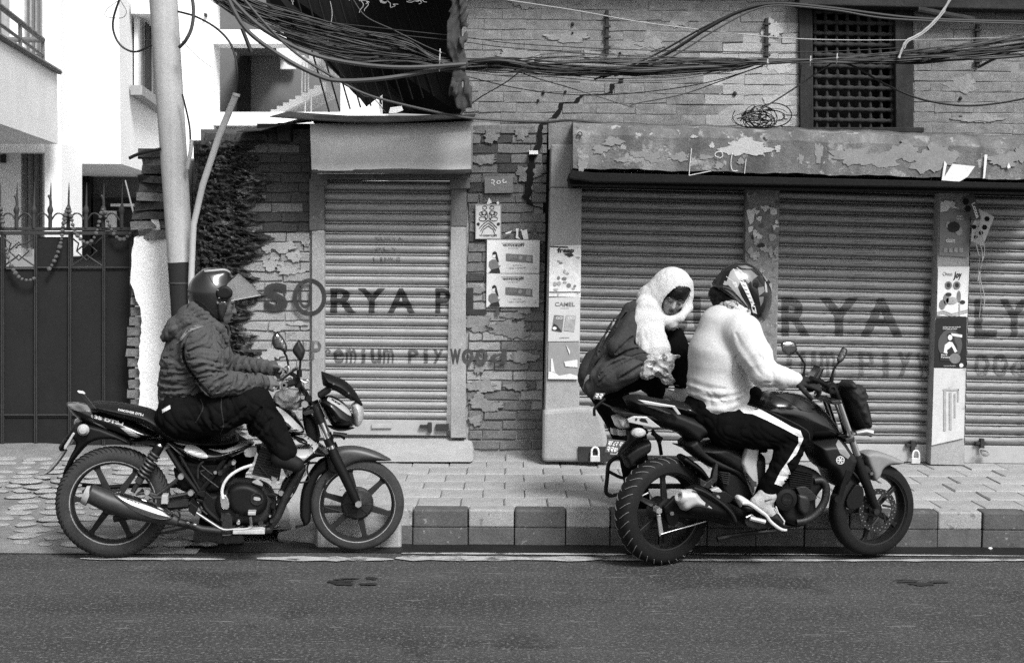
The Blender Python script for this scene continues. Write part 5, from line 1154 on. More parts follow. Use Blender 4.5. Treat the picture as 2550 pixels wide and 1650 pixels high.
for (x, y, rx, ry, m) in [(2362, 710, 9, 10, M_inkm), (2383, 710, 9, 10, M_inkm), (2362, 710, 5, 6, M_ink), (2383, 710, 5, 6, M_ink), (2356, 745, 7, 14, M_inkm), (2370, 748, 15, 9, M_inkl), (2347, 758, 8, 12, M_inkm), (2388, 738, 5, 15, M_inkm), (2362, 733, 8, 5, M_ink), (2397, 752, 7, 5, M_ink)]: pprint(r7, 'ornament', ell(x, y, rx, ry, 12), m, YZ - .004 - .0004 * (m is M_ink))
for i in range(2): pprint(r7, 'ribbon', [(2334, 776 + 5 * i), (2350, 772 + 5 * i), (2370, 780 + 5 * i), (2410, 770 + 5 * i), (2409, 773 + 5 * i), (2370, 783 + 5 * i), (2350, 775 + 5 * i), (2334, 779 + 5 * i)], M_inkl, YZ - .004)
pprint(r7, 'ribbon', rect(2388, 755, 2391, 787), M_inkl, YZ - .0045)
r8 = poster('poster', [(2331, 791), (2408, 790), (2406, 916), (2326, 914)], YZ - .002, mat('black glossy poster', 0.012, 0.35), 'black chocolate biscuit poster with a woman on the right post')
pprint(r8, 'text', rect(2348, 812, 2392, 820), M_paper, YZ - .006, 'Indulge into new taste of\nChocolate & Coffee', 0.01)
pprint(r8, 'halo', ell(2366, 858, 30, 38, 24), mat('poster vignette', 0.07, 0.4), YZ - .0055)
pprint(r8, 'figure', [(2358, 832), (2366, 828), (2376, 832), (2378, 850), (2384, 862), (2384, 880), (2352, 880), (2354, 866), (2360, 850)], M_ink, YZ - .006); pprint(r8, 'figure', ell(2366, 840, 5.5, 7, 14), M_paper, YZ - .0065); pprint(r8, 'figure', [(2353, 858), (2364, 850), (2372, 852), (2384, 874), (2378, 878), (2370, 862), (2358, 872), (2360, 880), (2350, 878)], M_paper, YZ - .0065); pprint(r8, 'ornament', [(2368, 829), (2396, 833), (2396, 840), (2372, 836)], M_paper, YZ - .0065)
pprint(r8, 'panel', rect(2341, 878, 2380, 898), M_ink, YZ - .0062); pprint(r8, 'text', rect(2344, 881, 2366, 892), M_paper, YZ - .007, 'Dark\nFantasy', 0.01); pprint(r8, 'ornament', ell(2378, 892, 14, 13, 14), M_inkm, YZ - .0066); pprint(r8, 'text', rect(2350, 909, 2380, 912), M_paper, YZ - .006, "Can't Wait, Won't Wait"); pprint(r8, 'ornament', ell(2394, 909, 5, 5), M_paper, YZ - .006)
r9 = poster('poster', [(2326, 916), (2404, 917), (2400, 1090), (2320, 1108)], YZ, mat('bleached poster paper', 0.52, 0.85, 0.12, 10.0, spots=[(7.0, 0.60, 0.30)]), 'bleached remains of a poster at the bottom of the right post')
for (x0, y0, x1, y1) in [(2348, 968, 2388, 972), (2350, 972, 2356, 1072), (2384, 968, 2388, 1000), (2364, 976, 2370, 1070), (2376, 980, 2380, 1040)]: pprint(r9, 'stain', rect(x0, y0, x1, y1), M_inkl, YZ - .0035)
# snack strip cards and string hanging by the last shutter
def card(pts, m, Y, label, holes, word=None):
    root = thing('snack_card', P(*pts[0], Y), label, 'card'); sheet('card', pts, Y, 0.004, m, root)
    for (x, y, r_) in holes: pprint(root, 'die_cut', ell(x, y, r_, r_, 6), M_black, Y - .002)
    if word: text_px('lettering', word[0], word[1], Y - .003, M_paper, root, 0.03)
card([(2394, 492), (2425, 480), (2442, 540), (2440, 548), (2420, 545)], mat('dark card', 0.05, 0.5), 9.40, 'dark Lotte snack card hanging beside the right post', [(2405, 502, 9), (2410, 520, 9)], ('Lotte', [(2428, 503), (2440, 540), (2431, 544), (2419, 507)]))
card([(2438, 520), (2476, 540), (2448, 612), (2418, 600), (2422, 560)], mat('pale card', 0.42, 0.5, 0.1, 20), 9.42, 'pale perforated snack card hanging behind the dark one', [(2458, 545, 7), (2452, 566, 7), (2443, 580, 6), (2430, 590, 5), (2426, 565, 6)])
st_ = MB(); rg = random.Random(2)
for k in range(3): st_.tube(spline([P(2436 + 5 * k + 6 * math.sin(y * .05 + k), y, 9.4) for y in range(540, 640 + 70 * k, 16)], 3), 0.003, 5)
st_.tube(spline([P(2440 - 3 * math.sin(i), 640 + 22 * i, 9.42) for i in range(8)], 3), 0.002, 5); tag(st_.build('string', M_wire3, None, org=P(2440, 540, 9.4)), 'frayed strings hanging below the snack cards', 'string')
# padlocks
M_silverl = mat('padlock steel', 0.5, 0.45, 0.15, 30.0)
def padlock(x, y, s_, Y, label):
    root = thing('padlock', P(x, y, Y), label, 'padlock'); b = MB(); pbox(b, x - 11 * s_, y, x + 11 * s_, y + 14 * s_, Y, Y + .02); b.build('body', M_silverl, root, bevel=0.004)
    MB().tube(spline([P(x + a * s_, y + c * s_, Y + .01) for a, c in [(-8, 2), (-8, -10), (-5, -17), (0, -19), (5, -17), (8, -10), (8, 2)]], 4), 0.006 * s_, 8).build('shackle', M_white2, root)
padlock(1482, 1134, 1.1, 9.37, 'bright padlock low on the shutter beside the pillar plinth'); padlock(2281, 1140, 1.0, 9.55, 'bright padlock on the hasp of the middle right shutter')
tag(MB().tube(spline([P(2438, 1128, 9.55), P(2440, 1118, 9.54), P(2452, 1119, 9.54), P(2462, 1126, 9.54)], 4), 0.006, 6).ball(P(2454, 1128, 9.55), (.03, .015, .022), 9, 6).build('cloth_knot', M_plast_p, None, org=P(2454, 1136, 9.55)), 'knotted grey cloth on the hasp of the last shutter', 'cloth')
# ------------------------------------------------------------------ motorcycles
M_rub = mat('dusty tyre rubber', 0.036, 0.85, 0.3, 9.0, 0.002, 120.0); M_rubd = mat('black tyre rubber', 0.007, 0.75, 0.3, 9.0, 0.002, 120.0)
M_groove = mat('tread groove dust', 0.16, 0.9, 0.3, 30.0); M_rimd = mat('dusty black alloy', 0.016, 0.6, 0.4, 12.0, 0.001, 90.0, spots=[(30.0, 0.70, 0.10)])
M_rimb = mat('black alloy', 0.005, 0.45, 0.3, 12.0); M_riml = mat('bare rim lip', 0.30, 0.5, 0.3, 30.0, spots=[(50.0, 0.62, 0.08)])
M_blk = mat('black gloss paint', 0.005, 0.22, 0.2, 5.0, coat=0.4); M_blk2 = mat('black plastic', 0.004, 0.55, 0.3, 8.0, 0.0006, 150.0)
M_seat = mat('seat vinyl', 0.007, 0.5, 0.2, 8.0, 0.0008, 200.0); M_chrome = mat('chrome', 0.75, 0.18, 0.08, 9.0, metal=1.0); M_alu = mat('brushed aluminium', 0.55, 0.4, 0.2, 12.0, metal=0.9)
M_alud = mat('oily engine alloy', 0.022, 0.5, 0.45, 14.0, 0.002, 90.0, metal=0.4, spots=[(26.0, 0.66, 0.16)]); M_silver = mat('silver paint', 0.42, 0.4, 0.1, 5.0, metal=0.2); M_panel = mat('grey plastic fender', 0.20, 0.5, 0.15, 6.0)
M_fendd = mat('dark fender plastic', 0.04, 0.45, 0.3, 6.0, spots=[(20.0, 0.68, 0.12)]); M_dec = flat_paint('white decal', 0.62); M_decg = flat_paint('grey decal', 0.28)
M_lens = mat('lamp lens', 0.42, 0.15, 0.3, 25.0, 0.003, 60.0, coat=0.5); M_spring = mat('shock spring', 0.045, 0.45, 0.2, 20.0); M_mirror = mat('mirror glass', 0.22, 0.06, 0.35, 9.0, metal=0.85)
M_mirrb = mat('mirror shell', 0.012, 0.4)
def wheel(root, F, cx, cy, Rr, tw, rim_r, ns, m_t, m_r, m_lip, yaw=0.0, ph=0.0, w0=0.0, disc=None, drum=0.06, groove=0, spw=0.03, twin=False):
    C = F.at(cx, cy, w0); ax = Matrix.Rotation(yaw, 3, 'Z') @ F.n; ax.normalize()
    h = tw / 2; wh_ = MB().lathe(C, ax, [(rim_r + .012, h * .86), (rim_r - .006, h * .80), (rim_r - .014, h * .3), (rim_r - .016, -h * .3), (rim_r - .006, -h * .8), (rim_r + .012, -h * .86), (rim_r - .001, -h * .5), (rim_r - .001, h * .5)], 64, close=True)
    wo = wh_.build('wheel', m_r, root, org=C, angle=50)
    MB().lathe(C, ax, [(rim_r + .011, h * .90), (rim_r + .002, h * .90), (rim_r + .001, h * .83), (rim_r + .011, h * .83)], 64, close=True).build('rim_lip', m_lip, wo)
    pr = [(rim_r + .004, h * .82)]
    sw = Rr - rim_r
    for t in np.linspace(0, math.pi, 15):
        pr.append((rim_r + sw * (0.12 + 0.88 * math.sin(t) ** 0.62), h * math.copysign(abs(math.cos(t)) ** 0.75, math.cos(t))))
    pr.append((rim_r + .004, -h * .82)); MB().lathe(C, ax, pr, 96).build('tyre', m_t, wo, angle=60)
    a = Vector((0, 0, 1)) - ax * ax.z; a.normalize(); b = ax.cross(a)
    def pt(r_, th, o): return C + (a * math.cos(th) + b * math.sin(th)) * r_ + ax * o
    def surf(t, th, lift=0.0015):
        return pt(rim_r + sw * (0.12 + 0.88 * math.sin(t) ** 0.62) + lift * math.sin(t), th, (h + lift) * math.copysign(abs(math.cos(t)) ** 0.75, math.cos(t)))
    if groove:
        g = MB()
        for k in range(groove):
            th = 2 * math.pi * k / groove
            for s_ in (1, -1):
                pts = [surf(math.pi / 2 + s_ * (t - math.pi / 2), th + 0.16 * ((t - .5) ** 1.2) + (0.5 * math.pi / groove if s_ < 0 else 0)) for t in np.linspace(0.52, 1.45, 6)]; g.tube(pts, 0.0022, 4)
        go = g.build('tread_grooves', M_groove if m_t is M_rubd else M_rubd, wo); go['kind'] = 'stuff'
    hub = MB().lathe(C, ax, [(0.02, h * .9), (drum, h * .75), (drum, -h * .75), (0.02, -h * .9)], 32); hub.build('hub', m_r, wo, angle=40)
    for k in range(ns):
        th = ph + 2 * math.pi * k / ns
        for dd in ((-.11, .11) if twin else (0,)):
            p0, p1 = pt(drum * .8, th + dd * 1.6, h * .25), pt(rim_r - .008, th + dd * .3, h * .1); pd = (p1 - p0).normalized(); sd_ = ax.cross(pd).normalized(); w_a, w_b = spw * .62, spw * .42; t_ = 0.011
            q = lambda p, w_: [p + sd_ * w_ + ax * t_, p - sd_ * w_ + ax * t_, p - sd_ * w_ - ax * t_, p + sd_ * w_ - ax * t_]
            mid = p0.lerp(p1, .85); MB().loft([q(p0, w_a), q(mid, w_b), q(p1, w_b * 1.8)], smooth=False).build('spoke', m_r, wo, bevel=0.003)
    if disc:
        r_d, o_d = disc; MB().disc(C + ax * o_d, ax, r_d, 0.004, 48, r_d * .74).build('brake_disc', M_alud, wo)
        for k in range(6):
            th = ph + .3 + 2 * math.pi * k / 6; MB().tube([pt(r_d * .78, th, o_d), pt(r_d * .35, th + .5, o_d)], 0.007, 5).build('disc_arm', M_alud, wo)
        dh = MB()
        for k in range(40):
            th = 2 * math.pi * k / 40; dh.ball(pt(r_d * (.93 if k % 2 else .82), th, o_d + .002), .003, 5, 3)
        d_ = dh.build('disc_holes', M_riml, wo); d_['kind'] = 'stuff'
    return wo, C, ax, pt
class Bike:
    def __init__(s, rear, front, name, label, zr=0.004):
        a, b = G(*rear, zr), G(*front, zr); s.F = Frame(a, math.atan2(b.y - a.y, b.x - a.x)); s.root = thing(name, a, label, 'motorcycle'); s.root['group'] = 'motorcycles at the kerb'
    def pts(s, pts, w): return [s.F.at(p[0], p[1], p[2] if len(p) > 2 else w) for p in pts]
    def T(s, pts, r_, name, m, w=0.0, par=None, n=8, sp=0, mirror=False):
        q = s.pts(pts, w); q = spline(q, sp) if sp else q; o = MB().tube(q, r_, n).build(name, m, par or s.root)
        if mirror:
            F = s.F; loc = [((p - F.O).dot(F.u), -(p - F.O).dot(F.n), p.z - F.O.z) for p in q]; MB().tube([F.W(l) for l in loc], r_, n).build(name, m, par or s.root)
        return o
    def PL(s, poly, W, Rr, name, m, w0=0.0, par=None, h=0.005, power=2.0, wz=None, smooth=3):
        pl = [s.F(p[0], p[1], w0 if wz is None else wz) for p in poly]
        if smooth: 
            q = [Vector((p[0], 0, p[2])) for p in pl]; q = spline(q + [q[0]], smooth)[:-1]; pl = [(p.x, p.z) for p in q]
        return pillow(name, pl, W, Rr, m, par or s.root, s.F, w0, h, power)
    def PR(s, poly, wa, wb, name, m, par=None, bevel=0.003, smooth=0):
        if smooth: q = spline([Vector((p[0], p[1], 0)) for p in poly] + [Vector((poly[0][0], poly[0][1], 0))], smooth)[:-1]; poly = [(p.x, p.y) for p in q]
        a = s.pts(poly, wa); F = s.F; b = [p + F.n * (wb - wa) for p in a]; ar = 0
        for i in range(len(poly)): ar += poly[i][0] * poly[(i + 1) % len(poly)][1] - poly[(i + 1) % len(poly)][0] * poly[i][1]
        if ar > 0: a, b = a[::-1], b[::-1]
        return MB().prism(a, b).build(name, m, par or s.root, bevel=bevel)
    def C(s, px, py, r_, wa, wb, name, m, par=None, prof=None, n=28):
        c = s.F.at(px, py, wa); pr = prof or [(0.0001, 0), (r_ * .9, 0), (r_, -0.006), (r_, wb - wa), (0.0001, wb - wa)]
        return MB().lathe(c, s.F.n, pr, n).build(name, m, par or s.root, angle=35)
    def X(s, txt, quad, w, m, par=None, bold=0.02):
        v, f, _ = glyph(txt, bold); tl, tr, br, bl = [np.array(q, float) for q in quad]; out = []
        for (a, t) in v: q = (tl * (1 - a) + tr * a) * t + (bl * (1 - a) + br * a) * (1 - t); out.append(s.F.at(q[0], q[1], w))
        return build('lettering', out, f, m, par or s.root)
    def decal(s, target, poly, name, m, smooth=0, lift=0.0025, par=None):
        """thin sticker laid on the surface of a panel: outline is cut fine and pressed onto it"""
        if smooth: q = spline([Vector((p[0], p[1], 0)) for p in poly] + [Vector((poly[0][0], poly[0][1], 0))], smooth)[:-1]; poly = [(p.x, p.y) for p in q]
        bm = bmesh.new(); vv = [bm.verts.new((x, y, 0)) for x, y in poly]
        try: bm.faces.new(vv)
        except ValueError: bm.free(); return None
        xs = [p[0] for p in poly]; ys = [p[1] for p in poly]
        for k in range(int(min(xs)), int(max(xs)) + 1, 5): bmesh.ops.bisect_plane(bm, geom=bm.verts[:] + bm.edges[:] + bm.faces[:], plane_co=(k, 0, 0), plane_no=(1, 0, 0))
        for k in range(int(min(ys)), int(max(ys)) + 1, 5): bmesh.ops.bisect_plane(bm, geom=bm.verts[:] + bm.edges[:] + bm.faces[:], plane_co=(0, k, 0), plane_no=(0, 1, 0))
        return press(bm, target, name, m, par or target, lift)
    def decal_text(s, target, txt, quad, m, bold=0.02, lift=0.0025, par=None):
        v, f, _ = glyph(txt, bold); tl, tr, br, bl = [np.array(q, float) for q in quad]; bm = bmesh.new(); bv = []
        for (a, t) in v: q = (tl * (1 - a) + tr * a) * t + (bl * (1 - a) + br * a) * (1 - t); bv.append(bm.verts.new((q[0], q[1], 0)))
        for tri in f:
            try: bm.faces.new([bv[i] for i in tri])
            except ValueError: pass
        return press(bm, target, 'lettering', m, par or target, lift)
def press(bm, target, name, m, par, lift):
    from mathutils.bvhtree import BVHTree
    me = target.data; O = origin_of(target); bvh = BVHTree.FromPolygons([v.co + O for v in me.vertices], [tuple(p.vertices) for p in me.polygons])
    out = []; ok = []
    for v in bm.verts:
        d = ray(v.co.x, v.co.y).normalized(); hit, nrm, _, _ = bvh.ray_cast(CP, d); ok.append(hit is not None); out.append(hit - d * lift if hit is not None else Vector((0, 0, 0)))
    bm.verts.index_update(); fs = [[q.index for q in fc.verts] for fc in bm.faces if all(ok[q.index] for q in fc.verts)]; bm.free()
    if not fs: print('decal missed', name); return None
    used = sorted({i for q in fs for i in q}); mp = {i: k for k, i in enumerate(used)}
    return build(name, [out[i] for i in used], [[mp[i] for i in q] for q in fs], m, par)
def cv(z): return lambda pts: [(z[0] + p[0] / z[2], z[1] + p[1] / z[2]) + tuple(p[2:]) for p in pts]
A = cv((80, 900, 2.9617)); B = cv((500, 850, 2.7018)); Cc = cv((1400, 950, 3.0804)); D = cv((1850, 800, 2.4836)); E6 = cv((600, 800, 2.9594))
# ================================================================== left motorcycle
b1 = Bike((283, 1389), (890, 1374), 'motorcycle', 'dusty older motorcycle with long silver shielded exhaust, under the man in the hooded jacket')
RT = b1.root
sc1 = b1.F.O.y / FPX
wheel(RT, b1.F, 283, 1249, 140 * sc1, 0.085, 103 * sc1, 6, M_rub, M_rimd, M_riml, 0.03, 0.42, groove=70, drum=0.065)
fw_ = wheel(RT, b1.F, 890, 1254, 120 * sc1, 0.075, 95 * sc1, 6, M_rub, M_rimd, M_riml, -0.02, 0.22, groove=0, drum=0.062)
b1.C(890, 1255, 0.088, 0.045, 0.0, 'brake_drum', M_alud, prof=[(0.0001, 0.004), (0.02, 0.004), (0.03, -.004), (0.075, -.008), (0.088, -.02), (0.088, -.05), (0.0001, -.05)])
for k in range(8):
    th = k * math.pi / 4; cc_ = b1.F.at(890, 1255, 0.042); MB().tube([cc_ + b1.F.u * .03 * math.cos(th) + Vector((0, 0, .03 * math.sin(th))), cc_ + b1.F.u * .084 * math.cos(th) + Vector((0, 0, .084 * math.sin(th))) - b1.F.n * .008], 0.005, 5).build('drum_rib', M_alud, RT)
# fork
b1.T(B([(770, 440), (850, 640), (890, 740)]), [0.019, .0175, .0175], 'fork_stanchion', M_chrome, 0.10, mirror=True, n=14)
b1.T(B([(760, 430), (812, 548)]), 0.024, 'fork_shroud', M_blk2, 0.10, mirror=True, n=12)
b1.T(B([(850, 650), (872, 700)]), 0.024, 'fork_gaiter', M_blk2, 0.10, mirror=True, n=12)
b1.T(B([(884, 720), (900, 770), (980, 930), (1040, 1060), (1056, 1098)]), [.025, .028, .027, .024, .020], 'fork_slider', M_blk2, 0.10, mirror=True, n=12)
b1.C(*B([(1060, 1095)])[0], 0.02, 0.125, 0.08, 'axle_nut', M_alu, n=6)
b1.T(B([(690, 470), (780, 445)]), 0.02, 'triple_clamp', M_blk2, 0.06); b1.PR(B([(680, 478), (790, 440), (800, 470), (700, 500)]), 0.12, -0.12, 'triple_clamp', M_alud)
# front fender with long rear flap
fe = B([(842, 762), (880, 728), (940, 706), (1020, 700), (1100, 712), (1180, 738), (1240, 768), (1282, 796), (1200, 800), (1110, 800), (1040, 812), (985, 836), (930, 880), (870, 870), (850, 830)])
b1.PL(fe, 0.062, 0.05, 'front_fender', M_fendd, 0.0, h=0.004, power=3)
b1.PL(B([(850, 770), (800, 790), (740, 860), (690, 960), (668, 1060), (668, 1180), (690, 1230), (640, 1235), (636, 1256), (690, 1240), (738, 1210), (744, 1100), (756, 1000), (800, 900), (860, 860)]), 0.045, 0.02, 'mudflap', M_blk2, 0.0, h=0.004, smooth=2)
# rear fender, plate and tail
b1.PL(A([(300, 470), (360, 440), (520, 470), (720, 560), (740, 620), (640, 575), (520, 570), (430, 600), (350, 680), (290, 760), (240, 830), (236, 800), (285, 690), (330, 600), (290, 560), (230, 660), (200, 620), (280, 510)]), 0.075, 0.02, 'rear_fender', M_blk2, 0.0, h=0.005, smooth=2)
b1.PL(A([(232, 650), (262, 655), (180, 770), (110, 830), (50, 834), (60, 818), (120, 790)]), 0.05, 0.012, 'mudguard_tip', M_panel, 0.0, h=0.005, smooth=2)
b1.PR(A([(300, 522), (316, 530), (252, 640), (232, 646), (236, 622)]), 0.09, -0.09, 'plate', M_silver)
b1.C(*A([(375, 505)])[0], 0.030, 0.13, 0.07, 'turn_signal', M_lens, prof=[(0.0001, 0.012), (0.018, 0.008), (0.03, -.01), (0.028, -.035), (0.012, -.06), (0.0001, -.06)])
b1.C(*A([(343, 450)])[0], 0.026, -0.10, -0.16, 'turn_signal', M_lens, prof=[(0.0001, 0.012), (0.018, 0.008), (0.026, -.01), (0.02, -.05), (0.0001, -.06)])
tc = b1.PL(A([(246, 298), (330, 296), (410, 310), (520, 352), (640, 392), (760, 440), (860, 490), (944, 548), (900, 556), (800, 570), (740, 566), (640, 530), (560, 505), (450, 480), (350, 425), (290, 372)]), lambda u, z: 0.055 + 0.10 * np.clip(u - b1.F(*A([(246, 298)])[0], 0)[0], 0, 0.6), 0.05, 'tail_cowl', M_blk, 0.0, h=0.004)
b1.decal(tc, A([(250, 302), (330, 302), (420, 322), (520, 372), (430, 372), (340, 366), (290, 350)]), 'decal', mat('pale fairing grey', 0.16, 0.35), lift=0.003)
b1.decal_text(tc, '135 DTS-i', A([(436, 388), (676, 448), (668, 472), (436, 412)]), M_dec, 0.04)
b1.decal(tc, A([(650, 486), (700, 490), (800, 552), (770, 560), (720, 545)]), 'decal', M_silver)
b1.decal(tc, A([(440, 440), (520, 470), (580, 515), (560, 508)]), 'decal', M_decg)
# lower tail / battery cover
b1.PL(A([(560, 560), (720, 575), (960, 560), (1000, 600), (960, 640), (880, 620), (740, 590), (620, 575)]), 0.11, 0.03, 'under_tail', M_blk2, 0.0)
st_ = b1.PL(A([(436, 338), (450, 292), (560, 292), (680, 306), (810, 330), (900, 360), (1000, 425), (1100, 500), (1200, 545), (1300, 560), (1420, 556), (1500, 520), (1520, 590), (1400, 620), (1200, 620), (1040, 590), (950, 545), (860, 480), (760, 440), (640, 410), (520, 372)]), 0.135, 0.06, 'seat', M_seat, 0.0)
b1.decal_text(st_, 'DISCOVER DTS-i', A([(636, 346), (822, 384), (818, 402), (634, 360)]), M_dec, 0.02)
b1.PR(A([(328, 215), (372, 222), (392, 244), (462, 330), (478, 350), (430, 352), (340, 236)]), 0.14, 0.115, 'grab_rail', M_alud, bevel=0.004)
b1.PR(A([(328, 215), (372, 222), (392, 244), (462, 330), (478, 350), (430, 352), (340, 236)]), -0.115, -0.14, 'grab_rail', M_alud, bevel=0.004)
b1.PR(A([(330, 216), (372, 222), (388, 240), (345, 234)]), 0.145, 0.11, 'grab_cap', M_dec, bevel=0.003)
# side panel
sp_ = b1.PL(A([(985, 568), (1060, 560), (1180, 572), (1300, 600), (1400, 606), (1540, 590), (1640, 590), (1600, 640), (1500, 690), (1400, 740), (1300, 752), (1200, 738), (1110, 690), (1040, 630)]), 0.135, 0.06, 'side_panel', M_blk, 0.0, h=0.004)
b1.decal(sp_, A([(1010, 576), (1100, 580), (1180, 612), (1110, 618), (1060, 602)]), 'decal', M_silver)
b1.decal(sp_, A([(1150, 600), (1240, 640), (1300, 700), (1260, 712), (1180, 690), (1120, 650)]), 'decal', M_silver, smooth=2)
b1.decal(sp_, A([(1300, 640), (1420, 650), (1540, 600), (1600, 602), (1500, 650), (1400, 672)]), 'decal', M_decg, smooth=2)
# frame tubes, swingarm
for pts, r_, w in [([(1000, 640), (1100, 800), (1230, 970), (1290, 1090), (1420, 1200)], 0.016, 0.09), ([(1420, 720), (1330, 850), (1235, 960)], 0.014, 0.09), ([(1090, 690), (1200, 880), (1245, 960)], 0.009, 0.10), ([(1230, 970), (1300, 1000), (1420, 1010)], 0.016, 0.08)]: b1.T(A(pts), r_, 'frame_tube', M_blk2, w, mirror=True, sp=4)
b1.PR(A([(1190, 900), (1260, 940), (1330, 1000), (1330, 1130), (1270, 1100), (1200, 1000)]), 0.10, 0.06, 'frame_gusset', M_blk2)
b1.T(A([(600, 1160), (800, 1120), (1000, 1070), (1200, 1040)]), [0.018, .02, .022, .024], 'swingarm', M_alud, 0.085, mirror=True)
b1.T(A([(370, 908), (560, 925), (800, 912), (1060, 915)]), 0.012, 'chain_guard', M_blk2, -0.10); b1.T(A([(1060, 905), (1160, 950)]), .014, 'chain_guard', M_blk2, -.1)
for pts in ([(1096, 850), (1010, 920), (920, 985), (850, 962)], [(850, 962), (900, 1000), (1000, 1002), (1168, 968)], [(850, 962), (770, 975), (820, 945)]): b1.T(A(pts), 0.011, 'footpeg_hanger', M_alud, 0.13)
for c in ([(1096, 850)], [(848, 962)], [(1168, 970)]): b1.C(*A(c)[0], 0.016, 0.150, 0.12, 'bolt', M_alu, n=12)
b1.PR(A([(955, 985), (1000, 985), (1000, 1050), (950, 1050)]), 0.20, 0.13, 'footpeg', M_silver)
b1.PR(A([(1170, 1035), (1225, 1080), (1200, 1140), (1150, 1100)]), 0.22, 0.11, 'footpeg', M_blk2)
b1.PR(A([(960, 1010), (1050, 1000), (1160, 1010), (1150, 1070), (1000, 1080)]), 0.12, 0.06, 'swingarm_bracket', M_alud)
# shock absorbers
def shock(w):
    a, b = b1.F.at(*A([(940, 622)])[0], w), b1.F.at(*A([(742, 960)])[0], w); r_ = 0.10
    so = MB().tube([a, a.lerp(b, .28)], 0.026, 14).build('shock', M_blk2, RT)
    MB().tube([a.lerp(b, .28), b], 0.013, 10).build('shock_rod', M_alud, so); sp = []; ax_ = (b - a).normalized(); e1 = ax_.cross(b1.F.n).normalized(); e2 = b1.F.n
    for k in range(7 * 12 + 1):
        t = k / 84; sp.append(a.lerp(b, .16 + .52 * t) + e1 * .027 * math.cos(k * math.pi / 6) + e2 * .027 * math.sin(k * math.pi / 6))
    MB().tube(sp, 0.0062, 6).build('spring', M_spring, so); MB().ball(a, .02, 10, 6).build('shock_mount', M_chrome, so); MB().tube([a.lerp(b, .68), a.lerp(b, .80)], 0.02, 10).build('shock_collar', M_rub, so)
shock(0.115); shock(-0.115)
# exhaust
ex_ = b1.T(A([(404, 1000), (440, 975), (560, 1030), (700, 1075), (880, 1120), (1040, 1165), (1080, 1180)]), [0.043, .052, .055, .055, .048, .03, .022], 'muffler', mat('burnt black muffler', 0.035, 0.5, 0.3, 9.0, metal=0.3), 0.17, n=20)
e_a, e_b = b1.F.at(*A([(398, 982)])[0], 0.17), b1.F.at(*A([(425, 992)])[0], 0.17); MB().lathe(e_a, (e_a - e_b), [(0.02, .012), (0.046, .012), (0.052, -.005), (0.052, -.02), (0.046, -.02), (0.046, 0.0), (0.02, -.01)], 24).build('muffler_tip', M_riml, ex_)
hs = b1.PL(A([(598, 968), (640, 956), (700, 975), (820, 1010), (930, 1050), (1000, 1085), (1050, 1135), (1020, 1160), (960, 1165), (880, 1155), (800, 1130), (730, 1098), (680, 1060), (630, 1010)]), 0.060, 0.05, 'heat_shield', M_chrome, 0.18, par=ex_, h=0.004)
for r_ in range(2):
    for k in range(9): x = 700 + 26 * k; y = 985 + 11 * k + r_ * 22; b1.decal(hs, A([(x, y), (x + 17, y + 6), (x + 17, y + 12), (x, y + 6)]), 'slot', M_black, par=ex_)
b1.T(A([(1060, 1180), (1150, 1200), (1250, 1235), (1450, 1255), (1620, 1250), (1760, 1235)]) + B([(470, 1240), (520, 1170), (570, 1050), (620, 950), (680, 850), (640, 790), (560, 760)]), [0.021] * 13, 'exhaust_pipe', M_alud, 0.10, n=12)
for k in range(2): b1.PR(A([(1140 + 50 * k, 1178 + 14 * k), (1165 + 50 * k, 1184 + 14 * k), (1158 + 50 * k, 1202 + 14 * k), (1132 + 50 * k, 1194 + 14 * k)]), 0.128, 0.11, 'pipe_clip', M_alu)
b1.T(A([(950, 1250), (1050, 1230), (1180, 1205)]), 0.016, 'centre_stand', M_alud, 0.0); b1.T(A([(935, 1225), (940, 1270), (975, 1275)]), .008, 'centre_stand', M_alud, 0.0)
b1.T(A([(1040, 1100), (1070, 1095), (1090, 1130), (1080, 1170)]), 0.005, 'wire_clip', M_wire, 0.20, sp=4)
# engine
b1.PL(A([(1400, 900), (1480, 860), (1600, 860), (1740, 900), (1800, 1000), (1790, 1120), (1720, 1190), (1560, 1200), (1420, 1180), (1340, 1080), (1340, 980)]), 0.13, 0.05, 'crankcase', M_alud, 0.0, h=0.006)
cvv = b1.PL(A([(1450, 930), (1500, 895), (1590, 890), (1680, 930), (1735, 1000), (1725, 1080), (1660, 1125), (1540, 1130), (1470, 1090), (1438, 1010)]), 0.05, 0.03, 'clutch_cover', M_blk2, 0.13, h=0.004)
b1.C(*A([(1657, 1012)])[0], 0.034, 0.19, 0.15, 'cover_cap', M_alud, prof=[(0.0001, -.008), (0.024, -.008), (0.027, 0), (0.033, 0), (0.034, -.01), (0.034, -.04)]); b1.PR(A([(1635, 998), (1680, 1004), (1678, 1026), (1634, 1020)]), 0.187, 0.175, 'cap_badge', M_riml, smooth=3)
for k in range(11):
    t = k / 10; q = B([(350 + 55 * t, 880 - 175 * t), (530 + 30 * t, 925 - 170 * t), (524 + 30 * t, 939 - 170 * t), (344 + 55 * t, 894 - 175 * t)]); b1.PR(q, 0.10, -0.10, 'cooling_fin', M_alud, bevel=0)
b1.PR(B([(380, 890), (520, 930), (565, 760), (425, 720)]), 0.075, -0.075, 'cylinder', M_blk2)
b1.PR(B([(475, 905), (505, 915), (510, 925), (520, 910), (500, 975), (470, 970)]), 0.11, 0.09, 'spark_cap', M_dec); b1.PR(A([(1620, 890), (1660, 868), (1700, 905), (1700, 920), (1650, 905)]), 0.16, 0.12, 'cable_bracket', M_riml)
b1.PR(B([(290, 735), (330, 715), (375, 715), (365, 770), (300, 775)]), 0.13, 0.06, 'carburettor', M_riml, smooth=2)
